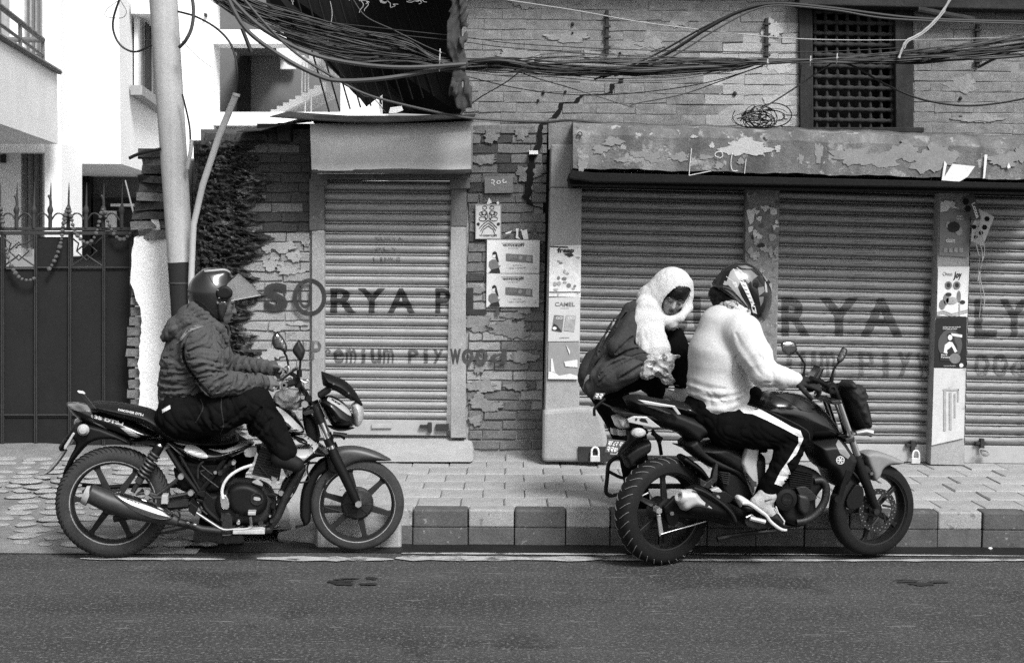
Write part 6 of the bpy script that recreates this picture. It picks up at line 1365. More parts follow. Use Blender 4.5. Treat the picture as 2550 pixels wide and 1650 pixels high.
b1.T(A([(1625, 762), (1540, 790), (1460, 840), (1415, 900), (1400, 960), (1408, 1010)]), 0.008, 'clutch_cable', M_dec, 0.17, sp=4)
b1.PR(A([(1385, 990), (1430, 985), (1455, 1050), (1440, 1090), (1395, 1070)]), 0.17, 0.13, 'brake_switch', M_alu, smooth=2)
b1.T(A([(1180, 1090), (1240, 1130), (1330, 1190), (1410, 1235), (1500, 1232), (1590, 1228), (1615, 1200), (1610, 1140)]), 0.0085, 'kick_lever', M_chrome, 0.21, n=10, sp=3); b1.PR(A([(1590, 1108), (1650, 1108), (1648, 1132), (1592, 1132)]), 0.26, 0.19, 'kick_pedal', M_silver)
b1.PR(A([(1480, 1250), (1690, 1238), (1715, 1245), (1715, 1272), (1480, 1272)]), 0.24, 0.16, 'footrest', mat('worn rubber footrest', 0.40, 0.6, 0.4, 20.0))
b1.PR(A([(1390, 1110), (1470, 1120), (1480, 1230), (1400, 1240)]), 0.14, 0.06, 'stand_bracket', M_alud)
# down tubes
for pts, r_ in [([(690, 850), (620, 1000), (520, 1150), (430, 1220)], 0.016), ([(640, 860), (560, 980), (520, 1090)], 0.013)]: b1.T(B(pts), r_, 'down_tube', M_alud, 0.07, mirror=True)
for c in ([(600, 1028)], [(490, 1205)], [(540, 1020)]): b1.C(*B(c)[0], 0.016, 0.10, 0.06, 'bolt', M_alu, n=10)
# dark clutter round the engine: air box, rocker cover, coils, pipes, wiring
b1.PL(A([(1080, 690), (1420, 715), (1500, 740), (1480, 880), (1400, 960), (1280, 970), (1200, 930), (1130, 800)]), .07, .04, 'air_box', M_blk2, 0); b1.PL(A([(1290, 960), (1420, 950), (1460, 1080), (1430, 1200), (1300, 1140)]), .08, .03, 'sprocket_cover', M_blk2, .02)
b1.PL(A([(1040, 780), (1140, 800), (1200, 900), (1180, 960), (1080, 930)]), .06, .03, 'battery_box', M_blk2, 0); b1.PL(B([(360, 690), (480, 690), (560, 740), (540, 790), (400, 770)]), .09, .04, 'rocker_cover', M_alud, 0)
rg = random.Random(17)
for k in range(46):
    x, y = rg.uniform(1200, 1800), rg.uniform(720, 1230); w = rg.uniform(.09, .15); q = rg.random()
    if q < .35: b1.C(*A([(x, y)])[0], rg.uniform(.006, .014), w + .02, w - .03, 'engine_bolt', rg.choice([M_alud, M_alud, M_blk2, M_alu]), n=8)
    elif q < .7: b1.PR(A([(x, y), (x + rg.uniform(20, 60), y + rg.uniform(-15, 15)), (x + rg.uniform(20, 60), y + rg.uniform(20, 50)), (x - 5, y + rg.uniform(20, 45))]), w, w - .05, 'engine_bracket', rg.choice([M_alud, M_blk2, M_blk2]), bevel=.003)
    else: b1.T(A([(x, y), (x + rg.uniform(-80, 80), y + rg.uniform(20, 70)), (x + rg.uniform(-120, 120), y + rg.uniform(60, 140))]), rg.uniform(.003, .007), 'engine_hose', rg.choice([M_wire, M_alud]), w, sp=4)
# tank, shroud, headlight
tk = b1.PL(B([(300, 470), (360, 410), (430, 383), (500, 400), (570, 430), (640, 490), (700, 600), (640, 625), (540, 625), (420, 640), (320, 620)]), 0.135, 0.10, 'fuel_tank', M_blk, 0.0, h=0.004)
b1.decal(tk, B([(430, 388), (500, 400), (498, 410), (430, 396)]), 'decal', M_dec); b1.decal(tk, B([(462, 428), (520, 440), (590, 490), (640, 540), (692, 596), (640, 606), (585, 605), (612, 574), (560, 530), (500, 480)]), 'decal', M_silver, smooth=2)
b1.decal_text(tk, 'Discover', B([(495, 476), (552, 492), (552, 506), (500, 492)]), M_ink, 0.01, 0.004)
shd = b1.PL(B([(595, 622), (650, 614), (720, 628), (790, 676), (868, 735), (850, 765), (780, 770), (720, 806), (660, 850), (610, 905), (572, 900), (540, 820), (508, 800), (560, 760), (630, 700), (720, 690), (660, 672)]), 0.165, 0.05, 'tank_shroud', M_blk, 0.0, h=0.004, smooth=2)
b1.decal(shd, B([(600, 622), (700, 624), (760, 670), (790, 690), (780, 720), (720, 780), (650, 840), (600, 900), (575, 895), (545, 820), (515, 802), (620, 712), (720, 692), (690, 650)]), 'decal', M_silver, smooth=2)
b1.decal_text(shd, 'DTS-i', B([(618, 706), (676, 700), (668, 722), (608, 732)]), M_inkm, 0.02, 0.004)
hl = b1.PL(B([(790, 395), (820, 372), (880, 360), (940, 390), (1000, 450), (1040, 530), (1035, 560), (1000, 572), (940, 578), (880, 560), (835, 490)]), 0.115, 0.09, 'headlight_fairing', M_blk, 0.0, h=0.004)
b1.decal(hl, B([(860, 372), (930, 400), (1000, 460), (1010, 500), (960, 470), (900, 425), (850, 395)]), 'decal', M_silver, smooth=2); b1.decal(hl, B([(880, 380), (950, 425), (930, 425), (880, 395)]), 'decal', M_blk2)
b1.PL(B([(840, 560), (1000, 575), (1050, 575), (960, 600), (890, 590)]), 0.09, 0.03, 'fairing_lower', M_blk2, 0.0)
vi = b1.PL(B([(808, 198), (838, 208), (900, 232), (970, 262), (1030, 320), (1070, 385), (1092, 432), (1040, 402), (990, 385), (930, 345), (880, 320), (840, 300), (820, 290)]), 0.10, 0.05, 'visor', M_blk2, 0.0, h=0.004)
for c in ([(895, 285)], [(995, 347)]): b1.C(*B(c)[0], 0.006, 0.115, 0.09, 'visor_bolt', M_chrome, n=8)
b1.PL(B([(1010, 425), (1040, 400), (1075, 415), (1096, 460), (1092, 530), (1060, 572), (1030, 560), (1020, 490)]), 0.095, 0.06, 'headlight', M_lens, 0.0, h=0.004)
b1.PR(B([(780, 360), (870, 300), (880, 340), (800, 390)]), 0.06, -0.06, 'instrument_pod', M_blk2, bevel=0.01)
b1.T(B([(890, 620), (940, 625), (975, 640)]), [.012, .012, .02], 'turn_signal', M_blk2, 0.14)
# bars, mirrors, cables
hbr = b1.T(E6([(318, 470, .33), (370, 460, .30), (420, 450, .20), (440, 500, .08), (440, 500, -.08), (420, 420, -.2), (360, 380, -.28), (330, 375, -.33)]), 0.012, 'handlebar', M_blk2, sp=5); b1.T(E6([(318, 470, .34), (380, 455, .29)]), 0.017, 'grip', M_rubd); b1.C(*E6([(318, 470)])[0], 0.017, 0.355, 0.33, 'bar_end', M_chrome, prof=[(0.008, 0.004), (0.016, 0.004), (0.018, 0), (0.018, -.01), (0.008, -.01)], n=16)
b1.PR(E6([(380, 420), (430, 410), (445, 480), (400, 490)]), 0.24, 0.18, 'switch_box', M_blk2, smooth=2)
def mirror(bk, head, stem, w, conv, glass_on, wb=0.018, tilt=0.0):
    mo = bk.PL(conv(head), wb, 0.02, 'mirror', M_mirrb, w, h=0.003, smooth=3)
    if glass_on: c = np.mean(np.array(conv(head)), 0); bk.decal(mo, [(c[0] + (p[0] - c[0]) * .82 - .4, c[1] + (p[1] - c[1]) * .82) for p in conv(head)], 'mirror_glass', M_mirror, smooth=3, lift=0.002)
    bk.T(conv(stem), 0.006, 'mirror_stem', M_blk2, w, par=mo)
mirror(b1, [(224, 142), (238, 100), (262, 78), (296, 100), (325, 145), (342, 190), (338, 225), (318, 232), (296, 214), (262, 208), (240, 190)], [(318, 228), (335, 255), (346, 300), (350, 340)], -0.26, E6, True, 0.03)
mirror(b1, [(427, 130), (450, 165), (474, 214), (468, 250), (452, 284), (425, 284), (398, 250), (378, 218), (390, 180)], [(438, 284), (436, 330), (430, 370), (428, 410)], 0.26, E6, False, 0.03)
b1.T(E6([(430, 360), (430, 410)]), 0.014, 'mirror_boot', M_blk2, 0.26)
b1.T(E6([(345, 330), (355, 345), (350, 375)]), .012, 'lever_pivot', M_alu, -.24); b1.T(E6([(480, 440), (490, 432), (494, 445), (470, 450), (440, 430)]), .005, 'brake_lever', M_alu, .2, sp=3)
rg = random.Random(9)
for k in range(9): b1.T(E6([(430 + rg.uniform(-10, 20), 470, .1), (470 + rg.uniform(-15, 15), 520, .08), (500 + rg.uniform(-20, 20), 570 + rg.uniform(-20, 20), .06), (540 + rg.uniform(-20, 10), 620, .03)]), rg.choice([.004, .005, .007]), 'control_cable', rg.choice([M_wire, M_wire, M_alud]), sp=4)
for c, r_, m in (([(470, 610)], .02, M_alu), ([(530, 640)], .014, M_alu), ([(500, 570)], .018, M_blk2), ([(455, 560)], .012, M_alu)): b1.C(*E6(c)[0], r_, 0.10, 0.06, 'clamp_bolt', m, n=10)
b1.T(E6([(520, 690), (560, 760), (580, 850)]), .006, 'brake_hose', M_wire, .05, sp=4); b1.T(B([(735, 790), (715, 860), (720, 940), (560, 945)]), .005, 'speedo_cable', M_wire, .06, sp=4); b1.T(B([(840, 930), (826, 1060), (835, 1110), (945, 1140)]), .005, 'speedo_cable', M_wire, .06, sp=4)
b1.PL(B([(680, 470), (760, 500), (800, 600), (790, 690), (720, 640), (690, 560)]), 0.06, 0.03, 'steering_head', M_blk2, 0.0)
# crumpled bag on the tank
bs = SDF(np.array(b1.F(*E6([(235, 620)])[0], 0)) - (0.03, .18, .03), np.array(b1.F(*E6([(450, 500)])[0], 0)) + (.03, .18, .06), 0.005)
for (x, y, r_) in [(290, 570, .045), (340, 560, .06), (400, 560, .05), (430, 580, .03), (320, 600, .05), (400, 610, .035)]: bs.ell(b1.F(*E6([(x, y)])[0], 0.02), (r_, r_ * 1.2, r_ * .8), None, 0.02)
p_ = bs.grid(); bs.a = (bs.a + 0.012 * np.abs(rnoise(p_, 130, 2, 6)) + 0.004 * rnoise(p_, 260, 5, 6)).astype(np.float32)
bg = bs.build('plastic_bag', mat('crumpled clear bag', 0.26, 0.25, 0.35, 30.0, 0.004, 40.0), None, b1.F, relax=0); tag(bg, 'crumpled plastic bag lying on the tank behind the handlebar of the dusty motorcycle', 'bag')
# ================================================================== right motorcycle
b2 = Bike((1640, 1402), (2175, 1386), 'motorcycle', 'matt black motorcycle with stubby silver exhaust, under the man in the white sweater')
RT2 = b2.root; sc2 = b2.F.O.y / FPX
wheel(RT2, b2.F, 1650, 1270, 134 * sc2, 0.13, 96 * sc2, 6, M_rubd, M_rimb, M_rimb, 0.36, 0.05, groove=34, drum=0.07, spw=0.028)
fw2 = wheel(RT2, b2.F, 2170, 1265, 121 * sc2, 0.10, 91 * sc2, 5, M_rubd, M_rimb, M_rimb, 0.20, 0.35, disc=(56 * sc2, 0.055), groove=0, drum=0.04, spw=0.024, twin=False)
# fork
b2.T(D([(590, 490), (648, 660), (712, 842)]), 0.0185, 'fork_stanchion', M_chrome, 0.10, mirror=True, n=16)
b2.T(D([(700, 830), (735, 930), (780, 1040), (832, 1178)]), [.024, .028, .025, .018], 'fork_slider', M_blk2, 0.10, mirror=True, n=12)
b2.C(*D([(830, 1178)])[0], .018, .13, .09, 'axle_nut', M_alud, n=8)
b2.PR(D([(545, 492), (600, 486), (618, 506), (560, 516)]), .13, -.13, 'triple_clamp', M_alud); b2.PR(D([(636, 725), (690, 715), (694, 745), (640, 750)]), .13, -.13, 'triple_clamp', M_alud)
b2.PL(D([(560, 380), (620, 500), (680, 720), (640, 730), (590, 560), (540, 440)]), .05, .02, 'steering_head', M_blk2, 0)
b2.PR(D([(700, 1010), (740, 1020), (750, 1090), (720, 1150), (660, 1160), (640, 1110), (670, 1050)]), .11, .05, 'brake_caliper', M_blk2, smooth=2)
b2.T(D([(650, 920), (620, 1010), (595, 1095)]), [.016, .016, .016], 'guard_bar', M_blk2, .16); b2.C(*D([(590, 1100)])[0], .022, .18, .12, 'guard_bar_end', M_blk2)
b2.T(D([(660, 910), (740, 1000), (790, 1090)]), .006, 'brake_hose', M_wire, .1, sp=4)
fnd = b2.PL(D([(726, 812), (770, 795), (830, 800), (900, 822), (982, 862), (940, 880), (880, 886), (846, 910), (830, 950), (800, 980), (780, 970), (770, 930), (745, 870)]), .07, .03, 'front_fender', M_panel, 0, h=.004, power=3)
b2.C(*D([(798, 940)])[0], .010, .085, .05, 'fender_bolt', M_chrome, n=10)
# headlight with black bag lashed over it
b2.PL(D([(590, 450), (660, 440), (740, 470), (770, 560), (776, 650), (700, 690), (660, 640), (620, 560)]), .11, .05, 'headlight_cowl', M_blk2, 0)
b2.T(D([(700, 690), (760, 680), (798, 690)]), [.012, .016, .022], 'turn_signal', mat('smoked lamp', .16, .3), .14)
bs = SDF(np.array(b2.F(*D([(570, 660)])[0], 0)) - (0.03, .2, .03), np.array(b2.F(*D([(790, 360)])[0], 0)) + (.04, .2, .04), 0.006)
bs.poly([b2.F(*p_, 0) for p_ in D([(590, 385), (640, 372), (690, 380), (705, 410), (745, 425), (740, 500), (778, 640), (745, 668), (690, 640), (650, 570), (600, 470)])], .13, .05)
for (x, y, r_) in [(650, 395, .04), (705, 425, .04), (735, 465, .03)]: bs.ell(b2.F(*D([(x, y)])[0], 0.04), (r_, r_ * 2.2, r_ * .8), None, 0.01)
p_ = bs.grid(); bs.a = (bs.a + 0.012 * np.abs(rnoise(p_, 100, 2, 6)) + 0.004 * rnoise(p_, 220, 5, 6)).astype(np.float32)
bg = bs.build('bag', mat('black bag fabric', 0.014, 0.65, 0.3, 14.0, 0.002, 120.0), None, b2.F); tag(bg, 'bundled black bag strapped over the headlight of the newer motorcycle', 'bag')
# bars, mirrors, phone
b2.T(D([(420, 350, .36), (470, 372, .3), (545, 415, .22), (560, 440, .08), (555, 440, -.08), (500, 380, -.24), (440, 340, -.34)]), .0125, 'handlebar', M_blk2, sp=5)
b2.PR(D([(520, 385), (560, 372), (582, 400), (575, 438), (540, 450), (515, 425)]), .27, .2, 'switch_box', M_blk2, smooth=2); b2.C(*D([(555, 420)])[0], .020, .30, .26, 'bar_end', M_rubd, prof=[(.0001, -.004), (.01, -.004), (.012, 0.004), (.02, .002), (.021, -.04)])
b2.T(D([(470, 395, .3), (430, 420, .3), (390, 440, .3)]), .007, 'clutch_lever', M_blk2)
mirror(b2, [(234, 132), (262, 124), (316, 124), (334, 165), (330, 186), (300, 208), (276, 210), (244, 184)], [(332, 188), (360, 225), (384, 266), (380, 300), (374, 340)], -0.30, D, True, .015)
mirror(b2, [(616, 158), (640, 168), (644, 186), (626, 232), (600, 256), (582, 244), (590, 210)], [(592, 252), (562, 295), (552, 330), (548, 370)], 0.26, D, True, .022)
b2.T(D([(374, 325), (372, 365)]), .011, 'mirror_boot', M_blk2, -.30); b2.T(D([(550, 345), (546, 385)]), .011, 'mirror_boot', M_blk2, .26)
ph = thing('phone', b2.F.at(*D([(450, 360)])[0], .24), 'phone held in a handlebar mount of the newer motorcycle', 'phone')
b2.PR(D([(478, 278), (510, 284), (438, 436), (404, 442), (392, 420)]), .29, .20, 'phone_body', M_blk, par=ph, bevel=.006); b2.PR(D([(484, 286), (496, 290), (426, 424), (412, 426)]), .2935, .2905, 'screen', mat('phone glass', .05, .08), par=ph, bevel=0)
# tank and shrouds
tk2 = b2.PL(D([(-40, 560), (20, 500), (75, 462), (130, 432), (190, 424), (260, 430), (340, 446), (420, 484), (500, 550), (560, 630), (585, 692), (520, 715), (420, 722), (300, 715), (120, 700), (0, 650)]), .15, .11, 'fuel_tank', M_blk, 0, h=.005)
b2.decal(tk2, D([(200, 455), (290, 450), (380, 500), (440, 560), (360, 545), (280, 490)]), 'decal', mat('satin black panel', .02, .45), smooth=2)
sh2 = b2.PL(D([(380, 725), (440, 716), (520, 708), (592, 722), (625, 770), (666, 828), (655, 880), (625, 960), (600, 1000), (560, 1010), (520, 985), (490, 920), (440, 880), (400, 800)]), .165, .05, 'tank_shroud', mat('matt black shroud', .009, .5, .15, 6.), 0, h=.004)
b2.decal(sh2, D([(590, 728), (625, 770), (664, 828), (650, 850), (600, 815), (575, 760)]), 'decal', M_panel)
def emblem(c, r_, tgt):
    x, y = c; o_ = ell(x, y, r_, r_, 28); i_ = ell(x, y, r_ * .84, r_ * .84, 28); bm = bmesh.new(); vo = [bm.verts.new((a, b, 0)) for a, b in o_]; vi = [bm.verts.new((a, b, 0)) for a, b in i_]
    for k in range(28): bm.faces.new([vo[k], vo[(k + 1) % 28], vi[(k + 1) % 28], vi[k]])
    for k in range(6):
        t = k * math.pi / 3; d = (math.cos(t), math.sin(t)); n_ = (-d[1], d[0])
        for (l0, l1, w_) in ((0.0, .80, .10),): bm.faces.new([bm.verts.new((x + d[0] * l * r_ + n_[0] * s_ * w_ * r_, y + d[1] * l * r_ + n_[1] * s_ * w_ * r_, 0)) for l, s_ in ((l0, -1), (l1, -1), (l1, 1), (l0, 1))])
        for s_ in (-1, 1):
            p0 = (x + d[0] * .42 * r_, y + d[1] * .42 * r_); p1 = (p0[0] + (d[0] * .30 + s_ * n_[0] * .26) * r_, p0[1] + (d[1] * .30 + s_ * n_[1] * .26) * r_); bm.faces.new([bm.verts.new(q + (0,)) for q in ((p0[0] - d[0] * .07 * r_, p0[1] - d[1] * .07 * r_), (p0[0] + d[0] * .07 * r_, p0[1] + d[1] * .07 * r_), (p1[0] + d[0] * .06 * r_, p1[1] + d[1] * .06 * r_), (p1[0] - d[0] * .06 * r_, p1[1] - d[1] * .06 * r_))])
    return press(bm, tgt, 'emblem', M_dec, tgt, .003)
emblem(D([(603, 857)])[0], 10.5, sh2)
# side panels, seat, tail
mp = b2.PL(Cc([(830, 470), (1010, 480), (1200, 440), (1330, 500), (1440, 520), (1530, 560), (1520, 760), (1480, 900), (1400, 760), (1300, 700), (1180, 620), (1060, 560), (950, 520)]), .14, .05, 'side_panel', mat('matt side panel', .010, .5, .15, 6.), 0)
wp = b2.PL(Cc([(1416, 498), (1520, 514), (1506, 600), (1500, 640), (1512, 780), (1474, 890), (1440, 800), (1380, 632)]), .03, .015, 'side_accent', M_silver, .135, wz=.16, smooth=0)
b2.decal(wp, Cc([(1385, 680), (1420, 700), (1470, 760), (1505, 770), (1474, 886), (1445, 800), (1420, 760)]), 'decal', M_fendd)
b2.PL(Cc([(1000, 400), (1100, 520), (1250, 600), (1380, 660), (1460, 890), (1360, 800), (1260, 700), (1100, 640), (900, 480)]), .12, .03, 'rear_frame_cover', M_blk2, 0)
tl2 = b2.PL(Cc([(470, 130), (500, 106), (590, 96), (700, 130), (850, 190), (1000, 250), (1090, 300), (1180, 390), (1205, 436), (1140, 428), (1060, 430), (1012, 482), (940, 440), (860, 380), (760, 352), (680, 310), (600, 270), (540, 240), (500, 180)]), .125, .05, 'tail_cowl', M_blk2, 0, h=.004, smooth=2)
se2 = b2.PL(Cc([(590, 100), (700, 122), (820, 140), (960, 160), (1040, 232), (1030, 262), (1120, 300), (1250, 400), (1400, 470), (1540, 480), (1540, 540), (1380, 520), (1200, 440), (1060, 300), (900, 250), (760, 190), (640, 140)]), .13, .05, 'seat', M_seat, 0, h=.005, smooth=2)
b2.PL(Cc([(880, 160), (960, 160), (1010, 200), (1046, 240), (1020, 262), (920, 248), (880, 200)]), .11, .04, 'pillion_pad', M_blk, .02)
b2.PR(Cc([(585, 140), (640, 146), (760, 168), (870, 186), (872, 200), (750, 190), (640, 172)]), .165, .14, 'grab_rail', M_silver, bevel=.003); b2.PR(Cc([(866, 186), (912, 250), (888, 254), (846, 198)]), .165, .14, 'grab_rail', M_silver, bevel=.003); b2.PR(Cc([(640, 188), (720, 196), (850, 250), (800, 246)]), .155, .14, 'grab_rail', M_alud, bevel=.003)
b2.PR(Cc([(585, 140), (640, 146), (760, 168), (870, 186), (872, 200), (750, 190), (640, 172)]), -.14, -.165, 'grab_rail', M_silver, bevel=.003)
acp = b2.PR(Cc([(500, 288), (548, 264), (650, 268), (756, 350), (700, 352), (510, 312)]), .13, .11, 'tail_accent', M_silver, bevel=.003); b2.PR(Cc([(592, 288), (610, 280), (640, 284), (660, 316), (600, 304)]), .1325, .128, 'accent_slot', M_blk2, par=acp, bevel=0); b2.C(*Cc([(570, 288)])[0], .006, .137, .12, 'accent_bolt', M_alud, n=8)
b2.PR(Cc([(440, 230), (520, 240), (700, 268), (740, 300), (560, 260), (470, 270)]), .12, -.12, 'tail_deck', M_blk2)
tlm = b2.PL(Cc([(382, 268), (430, 250), (476, 256), (500, 320), (490, 350), (424, 352), (400, 310)]), .09, .02, 'tail_lamp', M_lens, 0)
b2.PR(Cc([(385, 360), (430, 362), (430, 410), (390, 408)]), -.06, -.12, 'turn_signal', M_lens); b2.PR(Cc([(436, 370), (490, 366), (494, 412), (440, 416)]), .03, -.03, 'plate_lamp', M_lens)
b2.PL(Cc([(500, 370), (560, 348), (640, 356), (660, 390), (610, 420), (560, 450), (470, 540), (420, 580), (440, 520), (500, 450)]), .03, .012, 'plate_bracket', M_blk2, .06)
ts = b2.C(*Cc([(588, 391)])[0], .028, .17, .10, 'turn_signal', M_lens, prof=[(.0001, .012), (.016, .009), (.024, 0), (.024, -.02), (.0001, -.06)]); ts.scale = (1.5, 1, 1); ts.location = b2.F.at(*Cc([(588, 391)])[0], .17) - origin_of(RT2); 
for v_ in ts.data.vertices: v_.co = v_.co - (b2.F.at(*Cc([(588, 391)])[0], .17) - origin_of(RT2))
def nplate(quad, w, l1, l2, m=mat('number plate dark', .09, .5)):
    po = b2.PR(Cc(quad), w, w - .012, 'plate', m, bevel=.002); tl_, tr_, br_, bl_ = [np.array(q) for q in Cc([quad[0], quad[1], quad[2], quad[3]])]
    L = lambda a, t: tuple((tl_ * (1 - a) + tr_ * a) * (1 - t) + (bl_ * (1 - a) + br_ * a) * t)
    if l1: b2.X(l1, [L(.06, .10), L(.94, .10), L(.94, .46), L(.06, .46)], w + .002, M_dec, po, .04)
    b2.X(l2, [L(.1, .52), L(.9, .52), L(.9, .92), L(.1, .92)] if l1 else [L(.08, .1), L(.92, .1), L(.92, .85), L(.08, .85)], w + .002, M_dec, po, .05)
nplate([(352, 440), (490, 454), (412, 552), (326, 540)], .10, 'बा ८२ प', '२२७')
nplate([(256, 84), (332, 88), (300, 140), (236, 130)], -.22, '', '२२')
b2.T(Cc([(330, 130), (262, 190), (246, 215), (248, 262)]), .008, 'plate_stay', M_blk2, -.22, sp=3); b2.T(Cc([(300, 160), (350, 185), (420, 215)]), .006, 'plate_stay', M_blk2, -.22)
b2.PL(Cc([(440, 560), (480, 520), (560, 470), (660, 440), (668, 520), (620, 560), (560, 600), (500, 660), (470, 600)]), .08, .02, 'rear_mudguard', M_blk2, 0)
b2.T(Cc([(420, 575), (372, 610), (352, 650), (345, 740), (335, 830), (344, 858), (376, 876)]), .011, 'guard_rail', M_blk2, -.16, sp=4); b2.T(Cc([(360, 690), (440, 730), (560, 760)]), .009, 'guard_rail', M_blk2, -.16); b2.T(Cc([(410, 575), (480, 605), (560, 640)]), .009, 'guard_rail', M_blk2, -.16); b2.T(Cc([(376, 876), (560, 830), (700, 790)]), .009, 'guard_rail', M_blk2, -.16)
b2.T(Cc([(690, 370), (720, 420), (745, 470), (760, 560)]), .010, 'guard_rail', M_blk2, -.16, sp=3); b2.T(Cc([(690, 390), (760, 440), (740, 470)]), .012, 'cable', M_wire, -.05)
b2.PL(Cc([(886, 580), (920, 552), (980, 590), (1060, 650), (1120, 740), (1100, 770), (1040, 700), (960, 640), (900, 600)]), .075, .015, 'rear_hugger', M_blk2, 0)
# swingarm, hub, exhaust, brackets
b2.PR(Cc([(780, 960), (860, 880), (1000, 880), (1120, 960), (1300, 1060), (1280, 1110), (1100, 1060), (900, 1050), (800, 1060)]), .10, .06, 'swingarm', M_blk2, bevel=.008); b2.T(Cc([(760, 1000), (1000, 960), (1250, 900)]), .03, 'swingarm', M_blk2, -.09)
b2.T(Cc([(600, 800), (760, 800), (900, 800), (1040, 820)]), .014, 'chain_guard', M_blk2, -.10); b2.T(Cc([(520, 920), (660, 850)]), .004, 'spoke_wire', M_alu, .05)
b2.C(*Cc([(745, 990)])[0], .018, .13, .06, 'axle_nut', M_alu, n=6); b2.PR(Cc([(726, 1020), (756, 1016), (778, 1160), (748, 1190), (740, 1140)]), .10, .085, 'brake_arm', M_alu); b2.T(Cc([(760, 1168), (860, 1138), (1000, 1100), (1100, 1070)]), .004, 'brake_rod', M_alu, .10)
b2.PR(Cc([(800, 1020), (870, 990), (900, 1040), (860, 1110), (810, 1080)]), .12, .08, 'axle_plate', M_blk2, smooth=2); b2.C(*Cc([(843, 1010)])[0], .012, .135, .1, 'bolt', M_chrome, n=8)
mu = b2.PL(Cc([(960, 810), (1040, 790), (1160, 860), (1270, 930), (1330, 1030), (1320, 1090), (1250, 1060), (1120, 1030), (1000, 1020), (930, 980)]), .075, .05, 'muffler', M_blk2, .15, h=.004)
sil = b2.PL(Cc([(915, 834), (960, 822), (1020, 830), (1060, 880), (1120, 930), (1166, 976), (1100, 972), (1010, 958), (950, 985), (905, 975), (880, 900)]), .055, .035, 'muffler_cap', M_silver, .19, par=mu, h=.004)
mc = b2.F.at(*Cc([(918, 885)])[0], .21); axm = (b2.F.at(*Cc([(880, 870)])[0], .22) - b2.F.at(*Cc([(990, 915)])[0], .17)).normalized(); MB().lathe(mc, axm, [(.016, -.02), (.016, .022), (.026, .024), (.036, .015), (.044, -.01), (.044, -.05)], 28).build('muffler_tip', M_silver, mu); MB().lathe(mc, axm, [(.0001, .0), (.016, .0)], 20).build('muffler_bore', M_black, mu)
b2.C(*Cc([(1113, 945)])[0], .010, .245, .22, 'bolt', M_alud, par=mu, n=8)
b2.T(Cc([(1010, 815), (1100, 850), (1220, 930), (1300, 1010), (1330, 1070)]), .010, 'muffler_strap', M_blk2, .235, par=mu, sp=3)
for q, m in (([(1058, 740), (1110, 770), (1150, 740), (1160, 690), (1180, 620), (1196, 640), (1190, 760), (1120, 820), (1060, 800)], M_alud), ([(1140, 830), (1200, 810), (1230, 840), (1215, 850), (1150, 842)], M_silver), ([(1150, 850), (1250, 840), (1330, 900), (1280, 930), (1180, 920)], M_blk2)): b2.PR(Cc(q), .16, .12, 'footpeg_bracket', m)
b2.C(*Cc([(1196, 888)])[0], .012, .175, .14, 'bolt', M_alu, n=10)
for k in range(6): b2.PR(Cc([(1215 + 4 * k, 690 + 16 * k), (1290 - 2 * k, 700 + 16 * k), (1288 - 2 * k, 707 + 16 * k), (1213 + 4 * k, 697 + 16 * k)]), .12, .06, 'reservoir_fin', M_alud, bevel=0)
# engine
b2.PL(D([(240, 900), (330, 880), (450, 920), (480, 1000), (430, 1080), (430, 1190), (360, 1250), (240, 1250), (160, 1180), (180, 1000)]), .12, .05, 'crankcase', M_blk2, 0, h=.006)
for k in range(9): b2.PR(D([(290, 905 + 15 * k), (440 - 2 * k, 940 + 12 * k), (440 - 2 * k, 946 + 12 * k), (290, 911 + 15 * k)]), .13, -.13, 'cooling_fin', M_blk2, bevel=0)
gc = b2.C(*D([(270, 1102)])[0], .062, .19, .10, 'generator_cover', M_blk2, prof=[(.0001, 0), (.026, 0), (.028, -.004), (.034, -.004), (.036, 0.0), (.056, -.004), (.064, -.02), (.064, -.09)]); b2.X('YAMAHA', D([(246, 1092), (294, 1094), (294, 1112), (246, 1110)]), .192, M_alud, gc, .03)
b2.PL(D([(330, 1060), (400, 1075), (410, 1160), (370, 1200), (330, 1150)]), .03, .02, 'engine_cover', M_alud, .13)
b2.PR(D([(330, 1030), (390, 1020), (455, 1080), (450, 1100), (380, 1110)]), .15, .11, 'engine_bracket', M_alud, smooth=2)
b2.T(D([(440, 985), (490, 985), (515, 1030), (505, 1110), (460, 1180), (400, 1225), (330, 1240)]), [.018, .020, .021, .021, .021, .020, .019], 'exhaust_pipe', M_alud, .12, n=12, sp=4)
b2.PL(D([(120, 1200), (300, 1230), (360, 1225), (340, 1260), (200, 1268), (60, 1250)]), .10, .03, 'belly', M_blk2, 0)
b2.PR(Cc([(1400, 1060), (1440, 1030), (1560, 1060), (1600, 1110), (1520, 1130), (1420, 1110)]), .18, .10, 'peg_plate', M_alud, smooth=2); b2.T(Cc([(1440, 1046), (1500, 1060), (1556, 1074)]), .012, 'footpeg', M_silver, .24); b2.T(Cc([(1410, 1040), (1450, 1020), (1480, 1040)]), .006, 'brake_pedal', M_alu, .2)
b2.T(Cc([(1190, 1206), (1300, 1180), (1450, 1160), (1640, 1138)]), [.018, .012, .012, .016], 'side_stand', M_alud, .05)
b2.T(Cc([(1100, 820), (1250, 960), (1400, 1040)]), .03, 'frame_tube', M_blk2, .09); b2.PL(Cc([(1200, 640), (1400, 700), (1460, 900), (1500, 1020), (1420, 1040), (1300, 960), (1160, 800)]), .10, .03, 'frame_plate', M_blk2, 0)
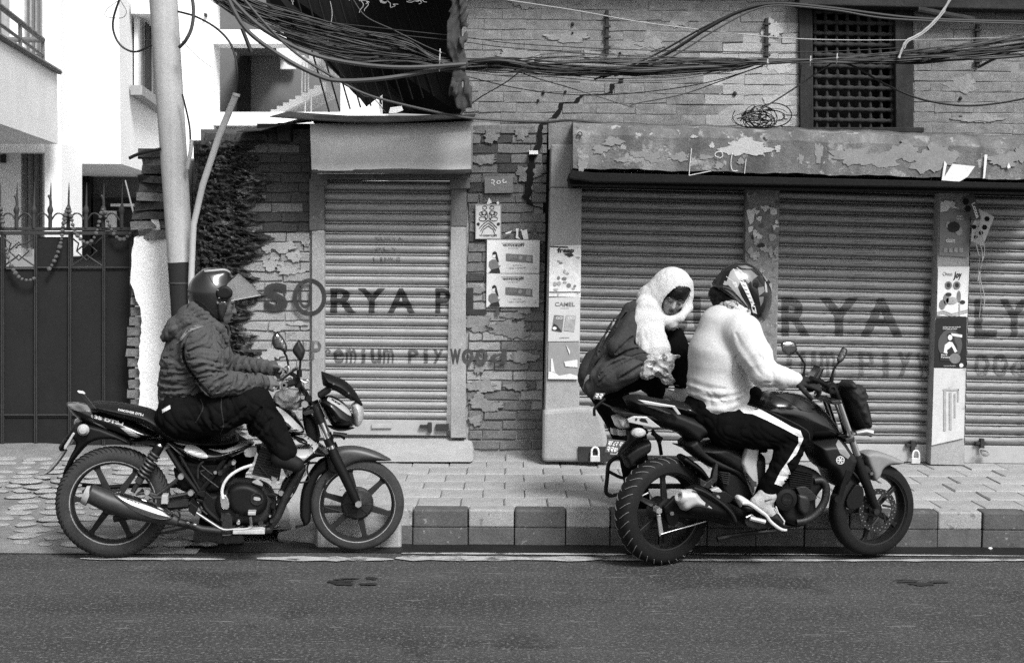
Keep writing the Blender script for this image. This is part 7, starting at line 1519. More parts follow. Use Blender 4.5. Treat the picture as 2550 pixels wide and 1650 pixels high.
# ------------------------------------------------------------------ people
M_skin = mat('skin', 0.13, 0.5, 0.06, 20.0, 0.0006, 200.0); M_skin2 = mat('fair skin', 0.36, 0.5, 0.05, 20.0, 0.0005, 200.0); M_hair = mat('black hair', 0.004, 0.5, 0.3, 30.0, 0.002, 160.0)
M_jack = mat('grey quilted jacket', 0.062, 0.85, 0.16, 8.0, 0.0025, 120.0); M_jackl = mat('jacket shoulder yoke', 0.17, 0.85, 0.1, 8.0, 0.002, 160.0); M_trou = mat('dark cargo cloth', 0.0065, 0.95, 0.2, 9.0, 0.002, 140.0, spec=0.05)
M_swet = mat('white knit sweater', 0.56, 0.95, 0.05, 8.0, 0.0007, 300.0, spec=0.2); M_joge = mat('black jogger cloth', 0.004, 0.9, 0.15, 9.0, 0.0015, 160.0, spec=0.05); M_joger = mat('dark rib cuff', 0.03, 0.95, 0.15, 9.0, 0.002, 200.0)
M_strp = mat('white side stripe', 0.68, 0.9, 0.05, 12.0, 0.002, 90.0); M_kurta = mat('dark grey tunic', 0.032, 0.9, 0.2, 7.0, 0.002, 110.0, spec=0.3); M_kurtd = mat('black blouse', 0.004, 0.9, 0.2, 7.0, spec=0.05)
M_scarf = mat('white fleece scarf', 0.52, 1.0, 0.06, 8.0, 0.004, 200.0, spec=0.1); M_helm = mat('black gloss helmet', 0.012, 0.25, 0.1, 5.0, coat=0.6); M_vis = glass_mat('clear visor', 0.35, 0.04, 0.22)
M_sole = mat('white shoe sole', 0.5, 0.7, 0.1, 20.0); M_shoe = mat('dark shoe', 0.008, 0.7, 0.2, 20.0); M_sock = mat('grey knit sock', 0.40, 0.95, 0.1, 30.0, 0.002, 260.0); M_lip = mat('lip', 0.10, 0.4)
def basis(f, up):
    f = Vector(f).normalized(); up = Vector(up); up = (up - f * up.dot(f)).normalized(); r_ = f.cross(up); return np.array([[r_[i], f[i], up[i]] for i in range(3)])
def head(s, c, M, sc=1.0):
    """cranium, face, jaw, brow, nose, lips, ears; M columns = side, forward, up"""
    c = np.array(c, float)
    def at(x, y, z): return c + M @ (np.array([x, y, z]) * sc)
    def E(p, r_, k=.012, op='u'): s.ell(at(*p), np.array(r_) * sc, M, k, op)
    E((0, -.012, .030), (.074, .094, .082)); E((0, .030, -.035), (.060, .066, .078), .02); E((0, .050, -.082), (.036, .040, .036), .03)
    for sg in (-1, 1):
        E((sg * .036, .066, -.030), (.026, .022, .026), .015); E((sg * .031, .093, .006), (.016, .012, .0095), .006, 'sub'); E((sg * .031, .078, .005), (.0135, .0125, .0115), .003)
        E((sg * .030, .085, .026), (.024, .010, .008), .01); E((sg * .076, -.004, -.008), (.008, .020, .030), .006); E((sg * .010, .095, -.030), (.008, .009, .007), .006)
    s.cone(at(0, .090, .012), at(0, .112, -.026), .007 * sc, .0105 * sc, .008); E((0, .108, -.028), (.010, .010, .008), .006)
    E((0, .091, -.053), (.021, .010, .0055), .005); E((0, .089, -.063), (.018, .011, .006), .005); E((0, .100, -.058), (.024, .006, .0016), .002, 'sub')
    return at
def hand(s, wr_, d, nrm, curl=0.5, size=1.0, side=1, spread=0.12, thumb=0.6, rf=0.0088):
    """palm, four unequal jointed fingers, thumb from the side of the palm. d: pointing direction, nrm: back of the hand"""
    d = Vector(d).normalized(); nrm = Vector(nrm); nrm = (nrm - d * nrm.dot(d)).normalized(); sd_ = d.cross(nrm) * side; w_ = Vector(wr_)
    P0 = lambda a, b, c: w_ + d * (a * size) + sd_ * (b * size) + nrm * (c * size)
    s.cone(w_ - d * .03, P0(.02, 0, 0), .026 * size, .024 * size, .01, flat=(nrm, .75))
    for b in (-.027, -.009, .009, .027): s.cone(P0(.008, b * .6, 0), P0(.082, b, .002), .016 * size, .0115 * size, .010)
    for b, L in ((-.030, .068), (-.010, .080), (.010, .075), (.030, .058)):
        p = P0(.086, b, .002); a = 0.25 * curl
        for k, fr_ in enumerate((.45, .32, .23)):
            dd = d * math.cos(a) - nrm * math.sin(a) + sd_ * (b * spread * 8) * .2; q = p + dd.normalized() * (L * fr_ * size); s.cone(p, q, (rf - .0007 * k) * size, (rf - .0007 * (k + 1)) * size, .003); p = q; a += curl * (1.0 if k == 0 else .8)
    p = P0(.022, -.030, -.004); a = thumb
    for k, L in enumerate((.040, .030, .024)):
        dd = (d * math.cos(a) - sd_ * math.sin(a) - nrm * (.35 + .25 * k)).normalized(); q = p + dd * L * size; s.cone(p, q, (.0125 - .0015 * k) * size, (.011 - .0015 * k) * size, .005); p = q; a -= .45
def person(pos, label, s, m, fr):
    v, q = s.mesh(fr); o = s.build('person', m, None, fr); 
    for vtx in o.data.vertices: vtx.co -= Vector(pos)
    o.location = pos; o['_o'] = tuple(pos); return tag(o, label, 'person')
def box_of(F, pts, pad):
    a = np.array([tuple(p) for p in pts]); return a.min(0) - pad, a.max(0) + pad
def band(s):
    """indices and points of the cells near the surface"""
    i = np.nonzero(np.abs(s.a) < .045); return i, [s.lo[k] + s.h * i[k] for k in range(3)]
def foldfield(s, amp, fr_, seed, ridge=True):
    i, p_ = band(s); n_ = rnoise(p_, fr_, seed, 6); s.a[i] += (amp * (np.abs(n_) * 2 - .5) if ridge else amp * n_).astype(np.float32)
def drape(s, amp, freq, d, stretch, seed, mask=None):
    """sharp cloth creases running along d"""
    i, p_ = band(s); d = np.array(d, float); d /= np.linalg.norm(d); al = p_[0] * d[0] + p_[1] * d[1] + p_[2] * d[2]; wob = .010 * rnoise(p_, 22, seed + 50)
    q = [p_[k] - d[k] * al * (1 - 1 / stretch) + wob for k in range(3)]; n_ = rnoise(q, freq, seed, 6); f_ = amp * (np.sqrt(np.abs(n_)) * 1.6 - .75)
    if mask is not None: f_ = f_ * mask(p_)
    s.a[i] += (-f_).astype(np.float32)
def crease(s, lines, amp=.010, sig=.009, wmin=-9.0):
    """cloth folds along given (u,z) lines: a groove with a raised lip beside it"""
    i, p_ = band(s); sel = p_[1] > wmin; best = np.full(len(p_[0]), 9.0); sd_ = np.zeros(len(p_[0]))
    for ln in lines:
        q = spline([Vector((p[0], 0, p[2])) for p in ln], 4); n_ = len(q)
        for k in range(n_ - 1):
            a, b = q[k], q[k + 1]; e = (b.x - a.x, b.z - a.z); t = np.clip(((p_[0] - a.x) * e[0] + (p_[2] - a.z) * e[1]) / max(e[0] ** 2 + e[1] ** 2, 1e-9), 0, 1)
            dx, dz = p_[0] - a.x - t * e[0], p_[2] - a.z - t * e[1]; fade = .35 + .65 * math.sin(math.pi * (k + .5) / (n_ - 1)); d = np.sqrt(dx * dx + dz * dz) / fade; m_ = d < best; best[m_] = d[m_]; sd_[m_] = np.sign(dx * e[1] - dz * e[0])[m_]
    f_ = amp * np.exp(-(best / sig) ** 2) - amp * .6 * np.exp(-((best - 1.7 * sig) / sig) ** 2) * (.6 + .4 * sd_); s.a[i] += (np.where(sel, f_, 0)).astype(np.float32)
# ================================================================== rider in the hooded jacket
F = b1.F; Rr_ = cv((350, 640, 3.349))
def r1(x, y, w): return tuple(F(*Rr_([(x, y)])[0], w))
pel, wst, cht, uch, nck = r1(330, 1290, 0), r1(395, 1090, 0), r1(425, 880, 0), r1(475, 700, 0), r1(570, 570, 0)
shn, eln, wrn = r1(500, 730, .19), r1(615, 1050, .26), r1(1010, 1040, .20); shf, elf, wrf = r1(520, 720, -.19), r1(700, 900, -.30), r1(1090, 925, -.14)
hpn, knn, ann = r1(330, 1320, .11), r1(940, 1200, .20), tuple(F(702, 1118, .19)); hpf, knf, anf = r1(330, 1320, -.11), tuple(F(590, 1130, -.30)), tuple(F(520, 1318, -.32))
hc = r1(648, 378, 0); HM = basis((.93, .05, -.30), (.35, 0, 1))
lo, hi = box_of(F, [pel, nck, shn, eln, wrn, elf, wrf, knn, anf, tuple(F(620, 1350, -.3)), tuple(F(770, 1000, 0)), tuple(F(600, 660, 0))], .21)
s = SDF(lo, hi, .006)
s.cone(pel, wst, .11, .105, .05).cone(wst, cht, .105, .115, .05).cone(cht, uch, .115, .11, .05).cone(uch, nck, .085, .055, .04).cone(nck, hc, .055, .05, .03)
for a, b, c in ((shn, eln, wrn), (shf, elf, wrf)): s.cone(uch, a, .07, .06, .04).cone(a, b, .055, .042, .03).cone(b, c, .042, .028, .02)
for a, b, c in ((hpn, knn, ann), (hpf, knf, anf)): s.cone(a, b, .08, .055, .04).cone(b, c, .052, .036, .02)
s.cone(ann, tuple(F(716, 1142, .19)), .034, .026, .02); s.cone(anf, tuple(F(590, 1340, -.30)), .035, .026, .02)
hat = head(s, hc, HM, .90)
hand(s, wrn, (Vector(r1(1160, 1030, .10)) - Vector(wrn)), (0.1, .8, .6), .75, .95, 1, thumb=.3); hand(s, wrf, (Vector(r1(1200, 960, -.06)) - Vector(wrf)), (0.0, -.8, .5), .8, .92, -1, thumb=.3)
pos1 = F.at(545, 1345, -.3); pos1.z = 0.0
rd1 = person(pos1, 'person in a hooded quilted jacket and open helmet looking at a phone astride a motorcycle', s, M_skin, F)
# jacket
s = SDF(lo, hi, .005)
s.cone(r1(375, 1240, 0), wst, .138, .142, .04, (.008, .05, 3), flat=((0, 1, 0), 1.25)).cone(wst, cht, .142, .146, .05, (.008, .055, 5), flat=((0, 1, 0), 1.25)).cone(cht, uch, .146, .130, .06, (.005, .06, 8), flat=((0, 1, 0), 1.3)).cone(uch, r1(575, 600, 0), .135, .075, .05)
s.cone(r1(540, 800, 0), r1(630, 830, .02), .12, .09, .05); s.cone(r1(440, 1130, 0), r1(500, 1120, 0), .12, .11, .05)
s.cone(uch, shn, .11, .095, .05).cone(shn, r1(560, 880, .24), .100, .092, .03, (.009, .045, 11)).cone(r1(560, 880, .24), eln, .092, .075, .03, (.011, .04, 12)).cone(eln, r1(800, 1060, .24), .074, .062, .02, (.010, .038, 13)).cone(r1(800, 1060, .24), wrn, .060, .042, .015, (.006, .032, 14))
s.cone(uch, shf, .11, .09, .05).cone(shf, elf, .088, .070, .03, (.009, .045, 15)).cone(elf, wrf, .066, .042, .02, (.009, .038, 16))
s.chain([r1(430, 520, 0), r1(560, 590, 0), r1(660, 640, 0)], [.085, .075, .055], .04, flat=((0, 1, 0), 1.3))
up_ = lambda p_: (p_[0] < eln[0] + .02) * (p_[1] > .12) * 1.0
drape(s, .0075, 130, (1, .3, .12), 3.5, 21, lambda p_: (1 - up_(p_)) * (p_[0] < cht[0] + .05) * np.clip(1.3 - (p_[2] - pel[2]) * 1.6, .25, 1)); drape(s, .0085, 130, (.9, .2, .38), 3.0, 23, lambda p_: up_(p_)); drape(s, .008, 140, (.35, .2, 1), 2.5, 24, lambda p_: (p_[0] > eln[0] - .02) * 1.0); foldfield(s, .0012, 240, 22)
s.cut(r1(220, 1278, 0), (-.20, 0, -1))
s.cone(wrn, tuple(np.array(wrn) + (np.array(wrn) - np.array(eln)) * .5), .06, .06, 0, op='sub') if False else None
crease(s, [[r1(*p, .16) for p in l] for l in ([(150, 1005), (300, 990), (430, 960)], [(150, 1060), (280, 1062), (440, 1075)], [(150, 1120), (300, 1112), (420, 1090)], [(150, 1180), (290, 1165), (420, 1150)], [(180, 850), (300, 860), (370, 900)], [(165, 940), (270, 930), (380, 950)])], .008, .010, -.3)
crease(s, [[r1(*p, .28) for p in l] for l in ([(390, 790), (520, 755), (650, 790)], [(385, 860), (520, 845), (660, 880)], [(410, 925), (560, 900), (670, 930)], [(450, 985), (560, 950), (680, 960)], [(500, 1045), (600, 1000), (700, 965)], [(560, 1105), (640, 1040), (730, 985)], [(740, 1095), (780, 1050), (800, 990)], [(830, 1090), (870, 1040), (880, 990)], [(930, 1080), (955, 1035), (950, 985)], [(640, 1120), (700, 1080), (760, 1050)])], .009, .009, .10)
crease(s, [[r1(*p, .25) for p in ((365, 720), (352, 820), (385, 910), (480, 1030), (590, 1150))]], .016, .008, .05)
jk = s.build('jacket', M_jack, rd1, F)
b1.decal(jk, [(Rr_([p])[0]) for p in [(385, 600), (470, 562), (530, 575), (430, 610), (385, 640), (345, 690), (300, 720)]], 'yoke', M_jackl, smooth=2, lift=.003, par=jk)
s = SDF(np.array(r1(120, 760, -.24)), np.array(r1(800, 300, .24)), .0045)
s.chain([r1(215, 660, 0), r1(300, 600, 0), r1(410, 520, 0), r1(470, 440, 0)], [.030, .056, .060, .034], .03, flat=((0, 1, 0), 2.3))
for w in (-.085, .085): s.chain([r1(440, 420, w * .8), r1(540, 500, w), r1(640, 590, w * 1.0), r1(715, 690, w * .75)], [.032, .034, .030, .018], .015); s.chain([r1(250, 650, w), r1(400, 590, w * 1.3), r1(540, 570, w * 1.4)], [.030, .030, .022], .012)
drape(s, .008, 110, (.8, .5, .45), 3.0, 26); foldfield(s, .001, 240, 27); s.cone(r1(520, 470, 0), r1(700, 560, 0), .075, .06, .01, op='sub'); hd1 = s.build('hood', M_jack, rd1, F)
seam = [F.at(*Rr_([p])[0], .35) for p in [(440, 610), (385, 680), (362, 790), (360, 870), (400, 900), (480, 1010), (590, 1135)]]
def pressline(pts, tgt, r_, name, m, lift=.001):
    from mathutils.bvhtree import BVHTree
    O = origin_of(tgt); bvh = BVHTree.FromPolygons([v.co + O for v in tgt.data.vertices], [tuple(p.vertices) for p in tgt.data.polygons]); out = []
    for q in spline([Vector((p[0], p[1], 0)) for p in pts], 8):
        d = ray(q.x, q.y).normalized(); h_, n_, _, _ = bvh.ray_cast(CP, d)
        if h_ is not None: out.append(h_ - d * lift)
    return MB().tube(out, r_, 5).build(name, m, tgt) if len(out) > 2 else None
M_seam = mat('seam shadow thread', 0.025, 0.9)
pressline(Rr_([(440, 610), (385, 680), (362, 790), (362, 870), (400, 910), (480, 1010), (592, 1135)]), jk, .0028, 'seam', M_seam)
pressline(Rr_([(640, 700), (690, 760), (735, 740), (742, 830), (690, 900)]), jk, .0022, 'seam', M_seam)
pressline(Rr_([(1012, 985), (1030, 1040), (1022, 1090)]), jk, .003, 'cuff_seam', M_seam)
# trousers
s = SDF(lo, hi, .0055)
s.cone(r1(335, 1340, 0), r1(450, 1330, 0), .125, .13, .04, flat=((0, 1, 0), 1.25))
s.chain([hpn, r1(640, 1290, .17), knn], [.122, .110, .090], .03).chain([knn, tuple(F(672, 1062, .19)), tuple(F(708, 1120, .19))], [.090, .076, .066], .025); s.ell(r1(900, 1180, .20), (.085, .075, .075), None, .03)
s.chain([hpf, knf, tuple(F(525, 1300, -.32))], [.12, .09, .065], .03); drape(s, .008, 105, (.5, 0, -.7), 3.0, 41); foldfield(s, .0015, 200, 42); s.cut(tuple(F(735, 1150, .19)), (.55, 0, -.85)) if False else None
s.cut(tuple(F(440, 1322, -.3)), (0, 0, -1))
crease(s, [[r1(*p, .24) for p in l] for l in ([(680, 1400), (800, 1320), (880, 1240)], [(900, 1430), (960, 1340), (1010, 1250)], [(480, 1180), (560, 1280), (600, 1420)], [(980, 1480), (1040, 1400), (1100, 1340)], [(750, 1180), (780, 1290), (740, 1400)])], .011, .013)
tr1 = s.build('trousers', M_trou, rd1, F)
pressline(Rr_([(680, 1130), (672, 1250), (690, 1400), (650, 1500)]), tr1, .003, 'pocket_seam', M_seam); pressline(Rr_([(500, 1180), (520, 1260), (460, 1380)]), tr1, .003, 'pocket_seam', M_seam)
b1.decal(tr1, Rr_([(178, 1270), (245, 1232), (250, 1262), (182, 1298)]), 'belt_label', M_dec, par=tr1)
for nm, a, b, c in (('shoe', tuple(F(700, 1140, .19)), tuple(F(738, 1156, .19)), 0), ('shoe', tuple(F(505, 1340, -.32)), tuple(F(590, 1346, -.30)), 1)):
    s = SDF(np.minimum(a, b) - .09, np.maximum(a, b) + .09, .005); s.cone(a, b, .049, .040, .02); s.cone(tuple(np.array(a) + (0, 0, .045)), a, .045, .049, .02)
    if c: s.cut((0, 0, .004), (0, 0, -1))
    s.build(nm, M_shoe if not c else mat('dusty shoe', .09, .8), rd1, F)
# open face helmet with lifted visor
s = SDF(np.array(hc) - .22, np.array(hc) + .22, .0045); HMt = HM
def hp(x, y, w=0): return r1(x, y, w)
hcc = np.array(hp(600, 300)); s.ell(hcc, (.118, .128, .128), HMt, 0); s.ell(hp(610, 400), (.112, .110, .125), HMt, .02); s.cone(hp(560, 150), hp(700, 140), .03, .03, .03, flat=((0, 1, 0), 2.2))
s.ell(hp(595, 330), (.098, .108, .115), HMt, .003, 'sub'); s.cone(hp(590, 560), hp(600, 420), .09, .09, .01, op='sub') if False else None
s.cut(tuple(hp(560, 470)), (-.42, 0, -.91)); 
# face opening
fo = SDF(np.array(hc) - .22, np.array(hc) + .22, .0045); fo.cone(hp(860, 450), hp(1000, 450), .115, .115, 0, flat=((0, 1, 0), 1.3)); s.a = np.maximum(s.a, -fo.a)
hel1 = s.build('helmet', M_helm, rd1, F)
pv_ = b1.PL(Rr_([(625, 290), (665, 245), (720, 240), (760, 270), (770, 310), (740, 345), (680, 352), (640, 335)]), .012, .008, 'visor_pivot', M_blk2, .118, par=hel1); b1.PL(Rr_([(640, 380), (700, 360), (730, 400), (708, 480), (690, 520), (650, 470)]), .012, .008, 'ear_flap', M_helm, .108, par=hel1)
pressline(Rr_([(535, 118), (600, 112), (700, 106), (745, 128)]), hel1, .006, 'vent_ridge', M_silver); pressline(Rr_([(570, 150), (590, 195), (625, 240)]), hel1, .0018, 'shell_line', M_seam)
pressline(Rr_([(640, 275), (672, 272), (690, 240)]), hel1, .0018, 'trim_line', M_silver, .016); pressline(Rr_([(650, 340), (690, 338), (700, 352)]), hel1, .0018, 'trim_line', M_silver, .016); pressline(Rr_([(676, 372), (706, 425), (704, 460)]), hel1, .0018, 'trim_line', M_silver, .014); b1.C(*Rr_([(644, 380)])[0], .006, .135, .11, 'snap', M_chrome, par=hel1, n=10)
pressline(Rr_([(458, 350), (520, 390), (590, 460), (612, 480)]), hel1, .003, 'rim_trim', M_rubd)
# visor: curved clear shell swung up, real thickness
vp = [[(718, 232), (760, 200), (820, 136)], [(745, 262), (810, 232), (868, 176)], [(760, 300), (850, 278), (925, 222)], [(762, 330), (880, 320), (970, 270)], [(765, 356), (900, 356), (1003, 315)]]
v = []; f = []
rows = []
for rw in vp:
    q = [F.at(*Rr_([p])[0], 0) for p in rw]; ctr = spline(q, 3); row = []
    rows.append(q)
npt = 11
for i, q in enumerate(rows):
    for k in range(npt):
        t = -1 + 2 * k / (npt - 1); back, front = q[0], q[2]; e_ = 1 - abs(t) ** 2.6; p = back.lerp(front, e_); v.append(p + F.n * (.118 * math.copysign(abs(t) ** .9, t)))
for i in range(len(rows) - 1):
    for k in range(npt - 1): a = i * npt + k; f.append((a, a + 1, a + npt + 1, a + npt))
vo = build('visor', v, f, M_vis, hel1, sm=True); sm_ = vo.modifiers.new('thick', 'SOLIDIFY'); sm_.thickness = .002; ss_ = vo.modifiers.new('sub', 'SUBSURF'); ss_.levels = 2; ss_.render_levels = 2; vo.modifiers.move(1, 0)
MB().tube(spline([Vector(v[(len(rows) - 1) * npt + k]) for k in range(npt)], 4), .0022, 5).build('visor_edge', M_lens, hel1)
# chin strap
b1.T(Rr_([(660, 500), (700, 560), (730, 590), (722, 660)]), .006, 'chin_strap', M_wire, .05, par=hel1, sp=3)
hb = SDF(np.array(hc) - .2, np.array(hc) + .2, .006)
for sg in (-1, 1): pass
for sg in (-1, 1): MB().tube([F.W(hat(sg * .012, .104, .030)), F.W(hat(sg * .030, .103, .034)), F.W(hat(sg * .048, .090, .028))], [.003, .0035, .002], 6).build('eyebrow', M_hair, rd1)
# phone in his hands
ph = thing('phone', F.at(*Rr_([(1240, 965)])[0], .05), 'black phone held in both hands by the rider in the hooded jacket', 'phone')
b1.PR(Rr_([(1165, 1022), (1180, 1030), (1318, 930), (1302, 916)]), .10, .02, 'phone_body', M_blk, par=ph, bevel=.004); b1.PR(Rr_([(1164, 1019), (1166, 1021), (1302, 917), (1300, 914)]), .095, .025, 'screen', mat('phone glass', .05, .08), par=ph, bevel=0)
# ================================================================== rider in the white sweater
F = b2.F; Z3 = cv((1200, 400, 2.054)); HZ = cv((1700, 640, 3.417)); FZ = cv((1780, 1150, 4.441))
def r2(x, y, w): return tuple(F(*Z3([(x, y)])[0], w))
def d2(x, y, w): return tuple(F(*D([(x, y)])[0], w))
pel, wst, cht, uch, nck = r2(1215, 1250, 0), r2(1205, 1140, 0), r2(1215, 980, 0), r2(1245, 850, 0), r2(1300, 770, 0)
shn, eln, wrn = r2(1335, 880, .17), r2(1440, 1085, .26), r2(1600, 1118, .30); shf, elf, wrf = r2(1330, 860, -.17), r2(1420, 1060, -.30), d2(380, 360, -.33)
hpn, knn, ann = d2(-90, 650, .10), d2(335, 690, .22), d2(150, 1075, .20); hpf, knf, anf = d2(-90, 650, -.10), d2(335, 690, -.25), d2(150, 1080, -.24)
hc = np.array(F(*HZ([(500, 300)])[0], -.02)); HM2 = basis((.86, -.30, -.40), (.42, 0, 1)); nk2 = tuple(F(*HZ([(450, 440)])[0], 0))
lo, hi = box_of(F, [pel, shn, eln, wrn, elf, wrf, knn, knf, ann, anf, tuple(F(1965, 1325, .2)), tuple(F(2045, 950, .3)), tuple(hc + (0, 0, .14))], .19)
s = SDF(lo, hi, .006)
s.cone(pel, wst, .13, .115, .05).cone(wst, cht, .115, .125, .05).cone(cht, uch, .12, .11, .05).cone(uch, nk2, .085, .058, .04).cone(nk2, tuple(hc), .055, .05, .03)
for a, b, c in ((shn, eln, wrn), (shf, elf, wrf)): s.cone(uch, a, .07, .058, .04).cone(a, b, .052, .042, .03).cone(b, c, .04, .027, .02)
for a, b, c in ((hpn, knn, ann), (hpf, knf, anf)): s.cone(a, b, .075, .055, .04).cone(b, c, .05, .034, .02)
s.cone(ann, tuple(F(*FZ([(600, 560)])[0], .20)), .034, .026, .02); s.cone(anf, tuple(np.array(anf) + (.14, 0, -.06)), .034, .026, .02); head(s, hc, HM2, .92)
hand(s, wrn, Vector(d2(430, 385, .31)) - Vector(wrn), (0, .5, .85), .9, .95, 1); hand(s, wrf, (1, .1, -.1), (0, -.4, .9), .9, .9, -1)
pos2 = F.at(1915, 1300, .2); pos2.z = .0
rd2 = person(pos2, 'person in a white sweater and striped black joggers with full face helmet astride a motorcycle', s, M_skin, F)
# sweater
s = SDF(lo, hi, .005)
s.cone(r2(1215, 1215, 0), wst, .160, .148, .04, (.006, .06, 51), flat=((0, 1, 0), 1.12)).cone(wst, cht, .148, .146, .05, (.003, .10, 52), flat=((0, 1, 0), 1.15)).cone(cht, uch, .146, .122, .06, flat=((0, 1, 0), 1.25)).cone(uch, tuple(F(*HZ([(440, 460)])[0], 0)), .115, .070, .05)
s.cone(r2(1290, 1190, .0), r2(1320, 1150, 0), .10, .09, .05)
s.cone(uch, shn, .10, .092, .05).cone(shn, r2(1400, 1000, .23), .090, .082, .03, (.003, .08, 53)).cone(r2(1400, 1000, .23), eln, .082, .070, .03, (.005, .06, 54)).cone(eln, r2(1540, 1110, .29), .068, .052, .02, (.005, .05, 55)).cone(r2(1540, 1110, .29), wrn, .050, .040, .015, (.003, .03, 56))
s.cone(uch, shf, .10, .09, .05).cone(shf, elf, .085, .068, .03).cone(elf, tuple(np.array(wrf) - (.05, 0, 0)), .062, .042, .02)
s.cone(r2(1110, 1235, .02), r2(1190, 1285, .10), .02, .025, .03); s.cone(r2(1170, 1240, .12), r2(1330, 1195, .15), .02, .02, .02); s.cone(r2(1170, 1285, .12), r2(1350, 1215, .15), .020, .018, .012)
drape(s, .0055, 95, (.55, .3, -.7), 3.5, 61, lambda p_: np.clip(.10 + 1.3 * np.exp(-((p_[2] - r2(0, 1220, 0)[2]) / .07) ** 2) + 1.2 * np.exp(-((p_[0] - eln[0]) ** 2 + (p_[2] - eln[2]) ** 2) / .012), 0, 1.6)); s.cut(r2(1200, 1302, 0), (.05, 0, -1)); s.cut(tuple(F(*HZ([(420, 430)])[0], 0)), (.45, 0, .9))
crease(s, [[r2(*p, .2) for p in l] for l in ([(1055, 1165), (1200, 1215), (1370, 1185)], [(1075, 1215), (1200, 1255), (1360, 1220)], [(1060, 1120), (1150, 1160), (1250, 1170)])], .005, .014)
crease(s, [[r2(*p, .2) for p in l] for l in ([(1385, 1040), (1425, 1060), (1450, 1100)], [(1400, 1090), (1440, 1105), (1460, 1140)])], .0012, .012, .05)
crease(s, [[r2(*p, .2) for p in ((1285, 880), (1310, 940), (1350, 1010), (1385, 1080))]], .004, .014, .03); crease(s, [[r2(*p, .2) for p in ((1300, 980), (1290, 1080), (1300, 1170))]], .004, .006)
sw = s.build('sweater', M_swet, rd2, F)
s = SDF(np.array(wrn) - .13, np.array(wrn) + .16, .004); hand(s, tuple(np.array(wrn) + (-.005, 0, 0)), Vector(d2(430, 385, .31)) - Vector(wrn), (0, .5, .85), .9, 1.12, 1, rf=.0100); s.cone(tuple(np.array(wrn) - (.045, 0, 0)), wrn, .040, .033, .01); s.build('glove', mat('black glove', .012, .75, .2, 20., .001, 160.), rd2, F)
# neck scarf and hair below the helmet
s = SDF(hc - .22, hc + .22, .0045); s.chain([tuple(F(*HZ([(340, 400)])[0], .02)), tuple(F(*HZ([(430, 430)])[0], .07)), tuple(F(*HZ([(520, 470)])[0], .08))], [.035, .04, .035], .02); s.cone(tuple(F(*HZ([(420, 420)])[0], 0)), tuple(F(*HZ([(480, 400)])[0], 0)), .070, .075, .02); foldfield(s, .006, 140, 71)
s.build('neck_scarf', mat('printed scarf', .45, .8, .2, 10., .002, 80., spots=[(24., .56, .06)]), rd2, F)
s = SDF(hc - .22, hc + .22, .005); s.chain([tuple(F(*HZ([(300, 320)])[0], 0)), tuple(F(*HZ([(310, 390)])[0], 0)), tuple(F(*HZ([(300, 430)])[0], 0))], [.05, .035, .012], .02); s.cone(tuple(F(*HZ([(360, 330)])[0], 0)), tuple(F(*HZ([(400, 360)])[0], .03)), .06, .05, .02); foldfield(s, .005, 160, 72); s.build('hair', M_hair, rd2, F)
# full face helmet
def hz(x, y, w=0): return tuple(F(*HZ([(x, y)])[0], w))
s = SDF(hc - .24, hc + .24, .0045); s.ell(hz(490, 260), (.122, .136, .132), HM2, 0); s.ell(hz(560, 370), (.108, .118, .13), HM2, .03); s.cone(hz(640, 300, -.03), hz(640, 480, -.03), .062, .05, .03, flat=((0, 1, 0), 1.3)); s.cone(hz(320, 270), hz(400, 300), .05, .06, .03, flat=((0, 1, 0), 1.5))
s.cut(hz(480, 420), (-.58, 0, -.80)); s.ell(hz(470, 350), (.095, .105, .11), HM2, .003, 'sub')
hel2 = s.build('helmet', M_helm, rd2, F)
HG = lambda pts: HZ(pts)
M_hg = mat('grey helmet graphic', .34, .35, .15, 20., coat=.3); M_hg2 = mat('mid helmet graphic', .15, .3, .2, 20., coat=.3)
for pts, m in (([(405, 125), (430, 100), (500, 110), (540, 180), (490, 205), (470, 260), (500, 330), (560, 430), (470, 330), (420, 270), (370, 220)], M_hg), ([(500, 110), (580, 110), (640, 160), (600, 190), (575, 230), (545, 215), (530, 170)], M_hg2), ([(310, 230), (345, 130), (400, 110), (375, 200), (365, 235)], M_blk), ([(640, 260), (690, 250), (700, 290), (650, 330)], M_hg2), ([(610, 120), (650, 140), (690, 210), (700, 250), (660, 210)], M_blk)): b2.decal(hel2, HG(pts), 'graphic', m, par=hel2)
for pts, m in (([(420, 270), (470, 335), (560, 440), (590, 500), (540, 450), (450, 350), (380, 290), (330, 262), (350, 250)], M_hg2), ([(355, 200), (400, 215), (380, 240), (345, 235)], M_hg), ([(470, 75), (540, 72), (600, 95), (560, 100), (500, 92)], M_hg2), ([(560, 225), (580, 200), (590, 260), (640, 330), (650, 400), (620, 380), (590, 310)], M_blk2), ([(650, 340), (690, 335), (684, 380), (664, 420)], M_hg2), ([(700, 200), (716, 240), (722, 300), (706, 300), (700, 250)], M_hg), ([(440, 130), (475, 120), (500, 170), (480, 195)], M_dec), ([(420, 215), (455, 210), (470, 250), (450, 262)], M_dec)): b2.decal(hel2, HG(pts), 'graphic', m, lift=.003, par=hel2)
b2.decal(hel2, HG([(484, 204), (536, 216), (560, 270), (612, 400), (588, 412), (540, 310)]), 'graphic', M_dec, lift=.0035, par=hel2); b2.decal(hel2, HG([(582, 408), (616, 414), (634, 484), (596, 470)]), 'graphic', M_dec, lift=.0035, par=hel2); b2.decal(hel2, HG([(594, 418), (616, 430), (612, 455), (596, 440)]), 'graphic', M_blk, lift=.005, par=hel2)
